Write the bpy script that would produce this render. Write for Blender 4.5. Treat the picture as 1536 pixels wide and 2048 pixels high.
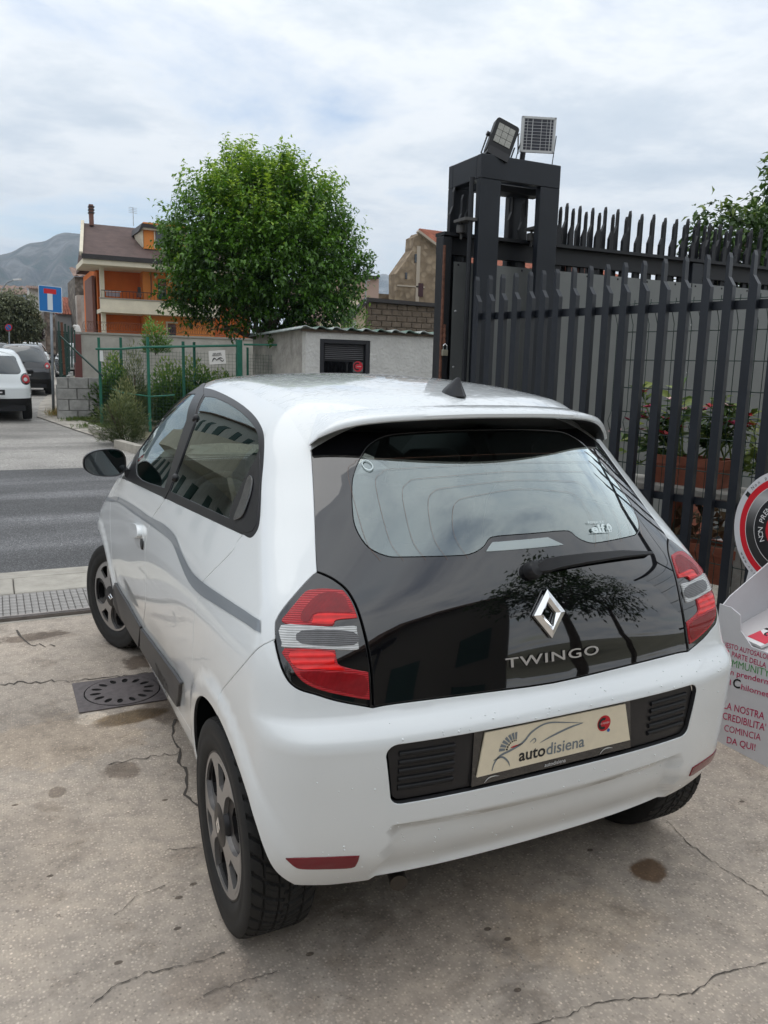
import bpy, bmesh, math, random
import numpy as np
from mathutils import Vector, Matrix
from mathutils.geometry import delaunay_2d_cdt
random.seed(7); RNG = np.random.default_rng(11)
SC = bpy.context.scene
for _o in list(bpy.data.objects): bpy.data.objects.remove(_o)
COL = SC.collection
R = math.radians
# ------------------------------------------------------------------ camera
CAM = np.array([-1.287, -2.046, 1.577]); FPX = 1599.0; PW, PH = 1536, 2048
_y, _p, _r = R(-26.044), R(10.173), R(1.365)
_f = np.array([-math.sin(_y)*math.cos(_p), math.cos(_y)*math.cos(_p), -math.sin(_p)])
_r0 = np.array([math.cos(_y), math.sin(_y), 0]); _u0 = np.cross(_r0, _f)
CR = math.cos(_r)*_r0+math.sin(_r)*_u0; CU = -math.sin(_r)*_r0+math.cos(_r)*_u0; CF = _f
cd = bpy.data.cameras.new('camera'); cam = bpy.data.objects.new('camera', cd); COL.objects.link(cam)
cam.matrix_world = Matrix(((CR[0], CU[0], -CF[0], CAM[0]), (CR[1], CU[1], -CF[1], CAM[1]), (CR[2], CU[2], -CF[2], CAM[2]), (0, 0, 0, 1)))
cd.sensor_fit = 'VERTICAL'; cd.sensor_height = 24; cd.lens = FPX/PH*24; cd.clip_start = .05; cd.clip_end = 9000
SC.camera = cam
# ------------------------------------------------------------------ world: bright broken overcast
SUN_EL, SUN_AZ = R(66), R(325)      # azimuth measured clockwise from +Y
wd = bpy.data.worlds.new('World'); SC.world = wd; wd.use_nodes = True
nt = wd.node_tree; nt.nodes.clear()
def _n(t, **k):
    n = nt.nodes.new(t)
    for a, v in k.items(): setattr(n, a, v)
    return n
def _l(a, b): nt.links.new(a, b)
sky = _n('ShaderNodeTexSky', sky_type='NISHITA'); sky.sun_disc = False
sky.sun_elevation = SUN_EL; sky.sun_rotation = SUN_AZ; sky.air_density = 1.1; sky.dust_density = 1.2; sky.ozone_density = 1.2
tc = _n('ShaderNodeTexCoord'); sep = _n('ShaderNodeSeparateXYZ'); _l(tc.outputs['Generated'], sep.inputs[0])
def wm(op, a, b=None, c=None, clamp=False):
    n = _n('ShaderNodeMath', operation=op); n.use_clamp = clamp
    for i, v in enumerate((a, b, c)):
        if v is None: continue
        if isinstance(v, (int, float)): n.inputs[i].default_value = v
        else: _l(v, n.inputs[i])
    return n.outputs[0]
zc = wm('ADD', wm('MAXIMUM', sep.outputs[2], 0.0), .10)
cu = wm('DIVIDE', sep.outputs[0], zc); cv = wm('DIVIDE', sep.outputs[1], zc)
cmb = _n('ShaderNodeCombineXYZ'); _l(cu, cmb.inputs[0]); _l(cv, cmb.inputs[1])
def wnoise(scale, det, rough, dist=0., off=(0, 0, 0)):
    mp = _n('ShaderNodeMapping'); mp.inputs['Location'].default_value = off; _l(cmb.outputs[0], mp.inputs[0])
    n = _n('ShaderNodeTexNoise'); n.inputs['Scale'].default_value = scale; n.inputs['Detail'].default_value = det
    n.inputs['Roughness'].default_value = rough; n.inputs['Distortion'].default_value = dist; _l(mp.outputs[0], n.inputs['Vector'])
    return n.outputs['Fac']
def wramp(fac, stops):
    r = _n('ShaderNodeValToRGB'); e = r.color_ramp.elements
    while len(e) < len(stops): e.new(.5)
    for el, (p, c) in zip(e, stops): el.position = p; el.color = (*c, 1)
    _l(fac, r.inputs[0]); return r.outputs[0]
CLOUD = dict(a=(3.1, 1.7, 0), b=(7.3, 2.2, 4.0))
n1 = wnoise(.62, 7, .58, .25, CLOUD['a']); n2 = wnoise(1.5, 8, .62, .15, CLOUD['b'])
cover = wramp(wm('ADD', wm('MULTIPLY', n1, .72), wm('MULTIPLY', n2, .28)), [(.33, (0, 0, 0)), (.475, (1, 1, 1))])
dens = wm('ADD', wm('MULTIPLY', n1, .45), wm('MULTIPLY', n2, .55))
ccol = wramp(dens, [(.34, (.98, .99, 1.0)), (.48, (.90, .93, .96)), (.565, (.70, .76, .83)), (.68, (.56, .64, .73))])
# brighter towards the zenith, as under any thin overcast
zen = wm('ADD', .82, wm('MULTIPLY', wm('POWER', wm('MAXIMUM', sep.outputs[2], 0.0), 1.3), .55))
vm = _n('ShaderNodeVectorMath', operation='SCALE'); _l(ccol, vm.inputs[0]); _l(zen, vm.inputs['Scale'])
vs = _n('ShaderNodeVectorMath', operation='SCALE'); _l(sky.outputs[0], vs.inputs[0]); vs.inputs['Scale'].default_value = .125
mx = _n('ShaderNodeMix', data_type='RGBA'); _l(cover, mx.inputs['Factor']); _l(vs.outputs[0], mx.inputs['A']); _l(vm.outputs[0], mx.inputs['B'])
bg = _n('ShaderNodeBackground'); bg.inputs['Strength'].default_value = 1.0; _l(mx.outputs['Result'], bg.inputs[0])
out = _n('ShaderNodeOutputWorld'); _l(bg.outputs[0], out.inputs[0])
sl = bpy.data.lights.new('sun', 'SUN'); sl.energy = .6; sl.angle = R(50); sl.color = (1, .96, .9)
sun = bpy.data.objects.new('sun', sl); COL.objects.link(sun)
_d = Vector((math.sin(SUN_AZ)*math.cos(SUN_EL), math.cos(SUN_AZ)*math.cos(SUN_EL), math.sin(SUN_EL)))
sun.rotation_euler = _d.to_track_quat('Z', 'Y').to_euler(); sun.location = (0, 0, 30)
SC.view_settings.view_transform = 'Standard'; SC.view_settings.look = 'None'; SC.view_settings.gamma = 1; SC.view_settings.exposure = .35
# ------------------------------------------------------------------ helpers
def ray(px):
    d = CF+CR*((px[0]-PW/2)/FPX)-CU*((px[1]-PH/2)/FPX); return d
def at_z(px, z=0.0): d = ray(px); return CAM+d*((z-CAM[2])/d[2])
def at_y(px, y): d = ray(px); return CAM+d*((y-CAM[1])/d[1])
def at_x(px, x): d = ray(px); return CAM+d*((x-CAM[0])/d[0])
def at_d(px, t): return CAM+ray(px)*t
def at_plane(px, p0, n): d = ray(px); p0 = np.array(p0); n = np.array(n); return CAM+d*(np.dot(p0-CAM, n)/np.dot(d, n))
def ground_z(y): return 0.0 if y < 6 else (.03*(y-6)**2/8 if y < 10 else .06+.03*(y-10))
def at_ground(px):
    d = ray(px); lo, hi = .5, 400.
    for _ in range(60):
        m = (lo+hi)/2; p = CAM+d*m
        if p[2] > ground_z(p[1]): lo = m
        else: hi = m
    return CAM+d*lo
def tag(o, label=None, cat=None, group=None, kind=None):
    if label: o['label'] = label
    if cat: o['category'] = cat
    if group: o['group'] = group
    if kind: o['kind'] = kind
    return o
def thing(name, label, cat, loc=(0, 0, 0), group=None):
    o = bpy.data.objects.new(name, None); COL.objects.link(o); o.location = loc; o.empty_display_size = .1
    return tag(o, label, cat, group)
def link(name, me, parent=None, loc=None, rot=None):
    o = bpy.data.objects.new(name, me); COL.objects.link(o)
    if parent is not None:
        o.parent = parent
        m = Matrix.Translation(-Vector(parent_world(parent))); o.matrix_parent_inverse = m
    if loc is not None: o.location = loc
    if rot is not None: o.rotation_euler = rot
    return o
def parent_world(p):
    v = Vector(p.location)
    return v
def mk(name, V, F, mats, parent=None, smooth=False, mi=None, normals=None, autosmooth=None):
    """one mesh object from vertex/face lists given in world coordinates"""
    me = bpy.data.meshes.new(name); me.from_pydata([tuple(map(float, v)) for v in V], [], [tuple(int(i) for i in f) for f in F])
    if not isinstance(mats, (list, tuple)): mats = [mats]
    for m in mats: me.materials.append(m)
    if mi is not None: me.polygons.foreach_set('material_index', np.asarray(mi, dtype=np.int32))
    if smooth: me.polygons.foreach_set('use_smooth', np.ones(len(me.polygons), dtype=bool))
    me.update()
    if autosmooth is not None:
        me.polygons.foreach_set('use_smooth', np.ones(len(me.polygons), dtype=bool))
        me.set_sharp_from_angle(angle=R(autosmooth))
    if normals is not None: me.normals_split_custom_set_from_vertices([tuple(map(float, n)) for n in normals])
    return link(name, me, parent)
class MB:
    """mesh builder: boxes, bars, tubes, prisms, lathes joined into ONE mesh"""
    def __init__(s): s.V = []; s.F = []; s.M = []
    def add(s, V, F, m=0):
        b = len(s.V); s.V += [tuple(map(float, v)) for v in V]; s.F += [tuple(b+int(i) for i in f) for f in F]; s.M += [m]*len(F); return s
    def box(s, c, size, rot=0., m=0, bev=0.):
        x, y, z = [k/2 for k in size]; V = []
        if bev > 0:
            b = min(bev, x*.9, y*.9, z*.9)
            bm = bmesh.new(); bmesh.ops.create_cube(bm, size=1)
            for v in bm.verts: v.co = Vector((v.co.x*2*x, v.co.y*2*y, v.co.z*2*z))
            bmesh.ops.bevel(bm, geom=list(bm.edges), offset=b, segments=1, affect='EDGES', profile=.5)
            V = [tuple(v.co) for v in bm.verts]; bm.verts.index_update(); F = [[v.index for v in f.verts] for f in bm.faces]; bm.free()
        else:
            V = [(sx*x, sy*y, sz*z) for sx in (-1, 1) for sy in (-1, 1) for sz in (-1, 1)]
            F = [(0, 1, 3, 2), (4, 6, 7, 5), (0, 4, 5, 1), (2, 3, 7, 6), (0, 2, 6, 4), (1, 5, 7, 3)]
        if isinstance(rot, (int, float)): M = Matrix.Rotation(rot, 3, 'Z')
        else: M = rot
        return s.add([tuple(M @ Vector(v)+Vector(c)) for v in V], F, m)
    def bar(s, a, b, w, h, up=(0, 0, 1), m=0):
        a, b = Vector(a), Vector(b); d = (b-a); L = d.length; d.normalize(); up = Vector(up)
        sx = d.cross(up)
        if sx.length < 1e-4: sx = d.cross(Vector((1, 0, 0)))
        sx.normalize(); sz = sx.cross(d)
        V = []
        for t in (a, b):
            for i, j in ((-1, -1), (1, -1), (1, 1), (-1, 1)): V.append(t+sx*(i*w/2)+sz*(j*h/2))
        return s.add(V, [(0, 1, 2, 3), (7, 6, 5, 4), (0, 4, 5, 1), (1, 5, 6, 2), (2, 6, 7, 3), (3, 7, 4, 0)], m)
    def tube(s, pts, r, n=8, cap=True, m=0, closed=False):
        P = [Vector(p) for p in pts]; N = len(P); rr = r if isinstance(r, (list, tuple, np.ndarray)) else [r]*N
        V = []; up = None
        for i, p in enumerate(P):
            if closed: d = P[(i+1) % N]-P[i-1]
            else: d = P[min(i+1, N-1)]-P[max(i-1, 0)]
            if d.length < 1e-9: d = Vector((0, 0, 1))
            d.normalize()
            if up is None:
                up = d.cross(Vector((0, 0, 1)))
                if up.length < .1: up = d.cross(Vector((1, 0, 0)))
            up = (up-d*up.dot(d)); up.normalize(); w = d.cross(up)
            for k in range(n):
                a = 2*math.pi*k/n; V.append(p+(up*math.cos(a)+w*math.sin(a))*rr[i])
        F = []
        for i in range(N if closed else N-1):
            j = (i+1) % N
            for k in range(n): F.append((i*n+k, i*n+(k+1) % n, j*n+(k+1) % n, j*n+k))
        if cap and not closed: F += [tuple(range(n-1, -1, -1)), tuple((N-1)*n+k for k in range(n))]
        return s.add(V, F, m)
    def prism(s, poly, O, X, Y, depth, m=0, ms=None):
        """polygon poly (2D) in plane O+X*u+Y*v, extruded by vector depth"""
        O, X, Y, D = map(Vector, (O, X, Y, depth)); n = len(poly)
        A = [O+X*u+Y*v for u, v in poly]; B = [p+D for p in A]
        if X.cross(Y).dot(D) > 0: F0, F1 = tuple(range(n-1, -1, -1)), tuple(range(n, 2*n))
        else: F0, F1 = tuple(range(n)), tuple(range(2*n-1, n-1, -1))
        F = [F0, F1]
        for i in range(n):
            j = (i+1) % n
            F.append((i, j, n+j, n+i) if X.cross(Y).dot(D) > 0 else (j, i, n+i, n+j))
        return s.add(A+B, F, m)
    def lathe(s, prof, O, ax, n=32, m=0, ang=2*math.pi):
        """profile [(r,h)] turned about axis ax through O"""
        O, ax = Vector(O), Vector(ax).normalized(); e = ax.orthogonal().normalized(); g = ax.cross(e); V = []; F = []
        K = len(prof)
        for k in range(n):
            a = 2*math.pi*k/n
            for r, h in prof: V.append(O+(e*math.cos(a)+g*math.sin(a))*r+ax*h)
        for k in range(n):
            q = (k+1) % n
            for i in range(K-1): F.append((k*K+i, q*K+i, q*K+i+1, k*K+i+1))
        return s.add(V, F, m)
    def build(s, name, mats, parent=None, smooth=False, auto=None):
        return mk(name, s.V, s.F, mats, parent, smooth, s.M if isinstance(mats, (list, tuple)) else None, autosmooth=auto)
def copy_tree(o, loc=None, label=None, rotz=None, scale=None):
    r = o.copy(); COL.objects.link(r)
    if loc is not None: r.location = loc
    if rotz is not None: r.rotation_euler = (0, 0, rotz)
    if scale is not None: r.scale = (scale,)*3 if isinstance(scale, (int, float)) else scale
    if label: r['label'] = label
    for ch in o.children:
        c = ch.copy(); COL.objects.link(c); c.parent = r; c.matrix_parent_inverse = ch.matrix_parent_inverse.copy()
        for g in ch.children:
            d = g.copy(); COL.objects.link(d); d.parent = c; d.matrix_parent_inverse = g.matrix_parent_inverse.copy()
    return r
# ------------------------------------------------------------------ materials
MATS = {}
def mat(name, col, rough=.6, metal=0., spec=.5, coat=0., coat_rough=.03, var=0., vscale=8., bump=0., bscale=60., bdet=6, var_col=None, emit=None, trans=0., ior=1.45, sheen=0., alpha=1., rvar=0., bdist=.02, vdet=6, sub=0.):
    if name in MATS: return MATS[name]
    m = bpy.data.materials.new(name); m.use_nodes = True; t = m.node_tree; b = t.nodes['Principled BSDF']
    b.inputs['Base Color'].default_value = (*col, 1); b.inputs['Roughness'].default_value = rough; b.inputs['Metallic'].default_value = metal
    b.inputs['Specular IOR Level'].default_value = spec; b.inputs['Coat Weight'].default_value = coat; b.inputs['Coat Roughness'].default_value = coat_rough
    b.inputs['Transmission Weight'].default_value = trans; b.inputs['IOR'].default_value = ior; b.inputs['Alpha'].default_value = alpha
    if emit: b.inputs['Emission Color'].default_value = (*emit[0], 1); b.inputs['Emission Strength'].default_value = emit[1]
    co = None
    if var or bump or rvar:
        co = t.nodes.new('ShaderNodeTexCoord').outputs['Object']
    if var or rvar:
        n = t.nodes.new('ShaderNodeTexNoise'); n.inputs['Scale'].default_value = vscale; n.inputs['Detail'].default_value = vdet; n.inputs['Roughness'].default_value = .65
        t.links.new(co, n.inputs['Vector'])
        if var:
            r = t.nodes.new('ShaderNodeValToRGB'); e = r.color_ramp.elements; e[0].position = .3; e[1].position = .7
            c2 = var_col or tuple(min(1, c*(1+var)) for c in col); c1 = tuple(c*(1-var) for c in col) if not var_col else col
            e[0].color = (*c1, 1); e[1].color = (*c2, 1); t.links.new(n.outputs['Fac'], r.inputs[0]); t.links.new(r.outputs[0], b.inputs['Base Color'])
        if rvar:
            mr = t.nodes.new('ShaderNodeMapRange'); mr.inputs['From Min'].default_value = .3; mr.inputs['From Max'].default_value = .7
            mr.inputs['To Min'].default_value = max(0, rough-rvar); mr.inputs['To Max'].default_value = min(1, rough+rvar)
            t.links.new(n.outputs['Fac'], mr.inputs[0]); t.links.new(mr.outputs[0], b.inputs['Roughness'])
    if bump:
        n = t.nodes.new('ShaderNodeTexNoise'); n.inputs['Scale'].default_value = bscale; n.inputs['Detail'].default_value = bdet
        t.links.new(co, n.inputs['Vector']); bp = t.nodes.new('ShaderNodeBump'); bp.inputs['Strength'].default_value = bump; bp.inputs['Distance'].default_value = bdist
        t.links.new(n.outputs['Fac'], bp.inputs['Height']); t.links.new(bp.outputs[0], b.inputs['Normal'])
    MATS[name] = m; return m
def glass(name, tint=(.70, .80, .78), f0=.08, rough=0.0, boost=1.0):
    """thin pane: tinted see-through plus the reflection of both of its faces"""
    if name in MATS: return MATS[name]
    m = bpy.data.materials.new(name); m.use_nodes = True; t = m.node_tree; t.nodes.clear()
    tr = t.nodes.new('ShaderNodeBsdfTransparent'); tr.inputs[0].default_value = (*tint, 1)
    gl = t.nodes.new('ShaderNodeBsdfGlossy'); gl.inputs['Roughness'].default_value = rough; gl.inputs[0].default_value = (.86, .96, .95, 1)
    fr = t.nodes.new('ShaderNodeFresnel'); fr.inputs[0].default_value = 1.55
    mu = t.nodes.new('ShaderNodeMath'); mu.operation = 'MULTIPLY'; mu.use_clamp = True; mu.inputs[1].default_value = boost; t.links.new(fr.outputs[0], mu.inputs[0])
    mi = t.nodes.new('ShaderNodeMixShader'); t.links.new(mu.outputs[0], mi.inputs[0]); t.links.new(tr.outputs[0], mi.inputs[1]); t.links.new(gl.outputs[0], mi.inputs[2])
    o = t.nodes.new('ShaderNodeOutputMaterial'); t.links.new(mi.outputs[0], o.inputs[0])
    MATS[name] = m; return m
# ================================================================== THE CAR: body surface
def _pchip(x, y, q):
    x = np.asarray(x, float); y = np.asarray(y, float); h = np.diff(x); d = np.diff(y)/h; m = np.zeros(len(x))
    m[1:-1] = np.where(d[1:]*d[:-1] > 0, 2*d[1:]*d[:-1]/(d[1:]+d[:-1]+1e-12), 0); m[0] = d[0]; m[-1] = d[-1]
    q = np.clip(q, x[0], x[-1]); i = np.clip(np.searchsorted(x, q)-1, 0, len(h)-1); t = (q-x[i])/h[i]
    return (2*t**3-3*t**2+1)*y[i]+(t**3-2*t**2+t)*h[i]*m[i]+(-2*t**3+3*t**2)*y[i+1]+(t**3-t**2)*h[i]*m[i+1]
class Field:
    """smooth 2D table: pchip in both directions, blurred, sampled with cubic weights"""
    def __init__(s, xs, ys, tab, cell=.01, blur=(3, 3)):
        s.c = cell; s.x0 = xs[0]; s.y0 = ys[0]
        gx = np.arange(xs[0], xs[-1]+cell, cell); gy = np.arange(ys[0], ys[-1]+cell, cell); tab = np.asarray(tab, float)
        A = np.array([_pchip(ys, row, gy) for row in tab]); G = np.array([_pchip(xs, A[:, j], gx) for j in range(len(gy))]).T
        def bl(G, n, ax):
            if n < 1: return G
            k = np.exp(-.5*(np.arange(-3*n, 3*n+1)/n)**2); k /= k.sum()
            P = np.pad(G, [(3*n, 3*n) if a == ax else (0, 0) for a in (0, 1)], mode='reflect', reflect_type='odd')
            return np.apply_along_axis(lambda v: np.convolve(v, k, 'valid'), ax, P)
        s.G = bl(bl(G, blur[0], 0), blur[1], 1)
    def __call__(s, x, y):
        u = np.clip((x-s.x0)/s.c, 1, s.G.shape[0]-3.001); v = np.clip((y-s.y0)/s.c, 1, s.G.shape[1]-3.001)
        i = u.astype(int); j = v.astype(int); a = u-i; b = v-j
        def w(t): return ((1-t)**3/6, (3*t**3-6*t**2+4)/6, (-3*t**3+3*t**2+3*t+1)/6, t**3/6)
        wa, wb = w(a), w(b); r = 0
        for p in range(4):
            for q in range(4): r = r+wa[p]*wb[q]*s.G[i+p-1, j+q-1]
        return r
_ZS = [.10, .20, .30, .50, .70, .85, .95, 1.05, 1.2, 1.35, 1.5, 1.65]
_YS = [-.7, -.5, -.25, 0, .4, .9, 1.5, 2.0, 2.5, 3.0, 3.3]
_W = [[.62, .65, .68, .70, .705, .68, .65, .61, .55, .49, .43, .37],
      [.65, .68, .715, .735, .74, .72, .69, .645, .58, .52, .46, .40],
      [.67, .71, .750, .770, .777, .765, .738, .690, .625, .563, .50, .43],
      [.67, .705, .750, .776, .787, .783, .762, .722, .655, .595, .53, .46],
      [.665, .702, .745, .770, .786, .787, .774, .743, .682, .617, .55, .48],
      [.665, .702, .745, .770, .786, .788, .778, .750, .690, .625, .555, .48],
      [.665, .702, .748, .774, .788, .788, .776, .743, .678, .608, .53, .45],
      [.665, .702, .752, .780, .792, .785, .766, .722, .645, .565, .48, .40],
      [.665, .702, .755, .785, .795, .780, .748, .695, .60, .51, .42, .33],
      [.63, .67, .71, .735, .735, .71, .675, .62, .52, .42, .32, .22],
      [.56, .60, .63, .65, .65, .62, .59, .54, .44, .34, .24, .15]]
WF = Field(_YS, _ZS, _W, blur=(6, 3))
_RZ = [.10, .16, .22, .30, .42, .55, .66, .70, .728, .76, .80, .86, .95, 1.0, 1.067, 1.2, 1.3, 1.4, 1.5, 1.65]
_R0 = [-.20, -.28, -.35, -.425, -.484, -.500, -.506, -.506, -.495, -.459, -.447, -.436, -.415, -.400, -.370, -.295, -.215, -.115, -.02, .1]
_RA = [.12, .10, .08, .06, .05, .05, .05, .05, .05, .055, .06, .08, .13, .17, .26, .48, .60, .66, .68, .68]
_RB = [.22, .22, .22, .22, .22, .22, .21, .20, .18, .17, .17, .17, .20, .22, .26, .28, .30, .30, .3, .3]
_zg = np.arange(.1, 1.651, .005)
def _tab(v, n=2):
    g = _pchip(_RZ, v, _zg); k = np.exp(-.5*(np.arange(-3*n, 3*n+1)/n)**2); k /= k.sum()
    return np.convolve(np.pad(g, 3*n, mode='reflect', reflect_type='odd'), k, 'valid')
_g0, _ga, _gb = _tab(_R0, 1), _tab(_RA, 4), _tab(_RB, 4)
_TY = [-.7, -.4, -.15, 0, .16, .5, .9, 1.3, 1.55, 1.7, 2.0, 2.3, 2.45, 2.6, 2.8, 3.0, 3.12, 3.3]
_T = [1.27, 1.375, 1.447, 1.482, 1.510, 1.543, 1.556, 1.545, 1.505, 1.452, 1.296, 1.125, 1.04, .99, .935, .86, .75, .5]
_yg = np.arange(-.7, 3.301, .01)
_k = np.exp(-.5*(np.arange(-9, 10)/3)**2); _k /= _k.sum()
_gt = np.convolve(np.pad(_pchip(_TY, _T, _yg), 9, mode='reflect', reflect_type='odd'), _k, 'valid')
def _sst(e0, e1, x): t = np.clip((x-e0)/(e1-e0), 0, 1); return t*t*(3-2*t)
def _rnd(a, b, r): return np.sqrt(np.maximum(a+r, 0)**2+np.maximum(b+r, 0)**2)-r+np.minimum(np.maximum(a+r, b+r), 0)
def BF(P):
    """signed body field, negative inside"""
    x = np.abs(P[..., 0]); y = P[..., 1]; z = P[..., 2]
    w = WF(y, z)
    # wheel arch flares
    for wy in (0.0, 2.492):
        rr = np.sqrt((y-wy)**2+(z-.30)**2)
        w = w+.012*(1-_sst(.395, .44, rr))*_sst(.12, .3, z)
    # hollow along the lower doors
    w = w-.010*np.exp(-((z-.47)/.10)**2)*_sst(.38, .7, y)*(1-_sst(1.75, 2.0, y))
    side = x-w
    r0 = np.interp(z, _zg, _g0)+np.interp(z, _zg, _ga)*x*x+np.interp(z, _zg, _gb)*x**4
    # scooped lower valance
    zc = .464+.012*(x/.4)**2-3.2*np.clip(x-.455, 0, 1)-90*np.clip(x-.455, 0, 1)**2
    r0 = r0+.027*(1-_sst(-.010, .008, z-zc))*(1-_sst(.52, .60, x))*_sst(.275, .335, z)
    rear = (r0-y)*.93
    top = (z-(np.interp(y, _yg, _gt)-.085*x*x-.30*x**4))
    front = (y-(3.10-.22*x*x-.6*x**4-.5*np.clip(.35-z, 0, 1)**2))
    r1 = .085-.035*_sst(.75, 1.0, z)
    f = _rnd(side, rear, r1); f = _rnd(f, front, .12); f = _rnd(f, top, .10)
    return f
def bnormal(P):
    e = .004; g = np.zeros_like(P)
    for k in range(3):
        d = np.zeros(3); d[k] = e; g[..., k] = BF(P+d)-BF(P-d)
    return g/np.maximum(np.linalg.norm(g, axis=-1, keepdims=True), 1e-9)
def _bis(O, D, lo, hi, n=44):
    lo = np.full(len(O), lo) if np.isscalar(lo) else lo; hi = np.full(len(O), hi) if np.isscalar(hi) else hi
    for _ in range(n):
        m = (lo+hi)/2; ins = BF(O+D*m[:, None]) < 0; lo = np.where(ins, m, lo); hi = np.where(ins, hi, m)
    return O+D*((lo+hi)/2)[:, None]
def S2P(uv):
    """side/rear wrap parameter: u=y ahead of .5, then turning round the tail; v=z"""
    uv = np.asarray(uv, float); u, z = uv[:, 0], uv[:, 1]; ph = np.maximum(.5-u, 0)/.75
    O = np.stack([0*u, np.maximum(u, .5), z], 1); D = np.stack([-np.cos(ph), -np.sin(ph), 0*u], 1)
    return _bis(O, D, 0., 1.6)
def P2S(P):
    P = np.asarray(P, float); ph = np.arctan2(.5-P[:, 1], -P[:, 0]); return np.stack([np.where(P[:, 1] >= .5, P[:, 1], .5-.75*ph), P[:, 2]], 1)
def T2P(uv):
    uv = np.asarray(uv, float); O = np.stack([uv[:, 0], uv[:, 1], np.full(len(uv), .55)], 1); return _bis(O, np.tile([0, 0, 1.], (len(uv), 1)), 0., 1.3)
def P2T(P): return np.asarray(P)[:, :2].copy()
def hit(px):
    """photo pixel -> first point of the body surface on its ray"""
    px = np.asarray([p[:2] for p in px], float)
    D = CF[None]+CR[None]*((px[:, :1]-PW/2)/FPX)-CU[None]*((px[:, 1:2]-PH/2)/FPX)
    ts = np.linspace(.8, 6.5, 400); lo = np.full(len(px), np.nan); best = np.full(len(px), 9e9); bt = np.zeros(len(px)); found = np.zeros(len(px), bool); prev = ts[0]
    for t in ts:
        f = BF(CAM+D*t); new = (f < 0) & ~found; lo = np.where(new, prev, lo); found |= new
        b = (f < best) & ~found; best = np.where(b, f, best); bt = np.where(b, t, bt); prev = t
    a = np.where(found, lo, bt); h = a+(ts[1]-ts[0]); O = np.tile(CAM, (len(px), 1)); Q = a.copy(); H = h.copy()
    for _ in range(40):
        m = (Q+H)/2; ins = BF(O+D*m[:, None]) < 0; H = np.where(ins, m, H); Q = np.where(ins, Q, m)
    t = np.where(found, (Q+H)/2, bt); return O+D*t[:, None]
def curve(pts, n=6, closed=False):
    """Catmull-Rom through 2D/3D points; a trailing extra element marks a corner"""
    pts = [tuple(p) for p in pts]; dim = 2 if len(pts[0]) < 4 else 3; dim = min(dim, len(pts[0]))
    if len(pts[0]) == 3 and all(len(p) == 3 for p in pts): dim = 3
    P = [np.array(p[:dim], float) for p in pts]; C = [len(p) > dim for p in pts]; N = len(P); out_ = []
    for i in range(N if closed else N-1):
        p1, p2 = P[i], P[(i+1) % N]
        p0 = P[i-1] if (closed or i > 0) and not C[i] else p1-(p2-p1)
        p3 = P[(i+2) % N] if (closed or i+2 < N) and not C[(i+1) % N] else p2+(p2-p1)
        for k in range(n):
            t = k/n; out_.append(.5*((2*p1)+(p2-p0)*t+(2*p0-5*p1+4*p2-p3)*t*t+(3*p1-p0-3*p2+p3)*t**3))
    if not closed: out_.append(P[-1])
    return np.array(out_)
def dens(L, h):
    o = []; N = len(L)
    for i in range(N):
        a, b = L[i], L[(i+1) % N]; k = max(1, int(np.linalg.norm(b-a)/h))
        for j in range(k): o.append(a+(b-a)*j/k)
    return np.array(o)
def area(L): x, y = L[:, 0], L[:, 1]; return .5*np.sum(x*np.roll(y, -1)-np.roll(x, -1)*y)
def inset(L, d):
    if area(L) < 0: L = L[::-1]
    n = len(L); t = np.roll(L, -1, 0)-np.roll(L, 1, 0); t /= np.maximum(np.linalg.norm(t, axis=1, keepdims=True), 1e-9)
    return L+np.stack([-t[:, 1], t[:, 0]], 1)*d
def inpoly(P, loops):
    r = np.zeros(len(P), bool)
    for L in loops:
        x1, y1 = L[:, 0], L[:, 1]; x2, y2 = np.roll(x1, -1), np.roll(y1, -1)
        for a, b, c, d in zip(x1, y1, x2, y2):
            if b == d: continue
            cond = ((b > P[:, 1]) != (d > P[:, 1])) & (P[:, 0] < (c-a)*(P[:, 1]-b)/(d-b)+a); r ^= cond
    return r
def patch2d(loops, h):
    V = []; E = []
    for L in loops:
        b = len(V); n = len(L); V += [tuple(p) for p in L]; E += [(b+i, b+(i+1) % n) for i in range(n)]
    A = np.array(V); lo, hi = A.min(0), A.max(0)
    gx, gy = np.meshgrid(np.arange(lo[0]+h*.5, hi[0], h), np.arange(lo[1]+h*.5, hi[1], h)); gx = gx+(np.arange(gx.shape[0])[:, None] % 2)*h*.5
    G = np.stack([gx.ravel(), gy.ravel()], 1)
    if len(G):
        G = G[inpoly(G, loops)]
        if len(G):
            keep = np.ones(len(G), bool)
            for c in range(0, len(A), 400): keep &= (np.linalg.norm(G[:, None]-A[None, c:c+400], axis=2).min(1) > h*.45)
            G = G[keep]
    allv = [Vector(p) for p in V]+[Vector(p) for p in G]
    v, e, f, ov, oe, of = delaunay_2d_cdt(allv, E, [], 0, 1e-7)
    v = np.array([tuple(p) for p in v]); f = np.array([t for t in f if len(t) == 3])
    c = v[f].mean(1); f = f[inpoly(c, loops)]
    return v, f
def bloops(F):
    """directed boundary edges of a triangle soup"""
    E = {}
    for a, b, c in F:
        for p, q in ((a, b), (b, c), (c, a)): E[(p, q)] = 1
    return [(p, q) for (p, q) in E if (q, p) not in E]
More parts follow.
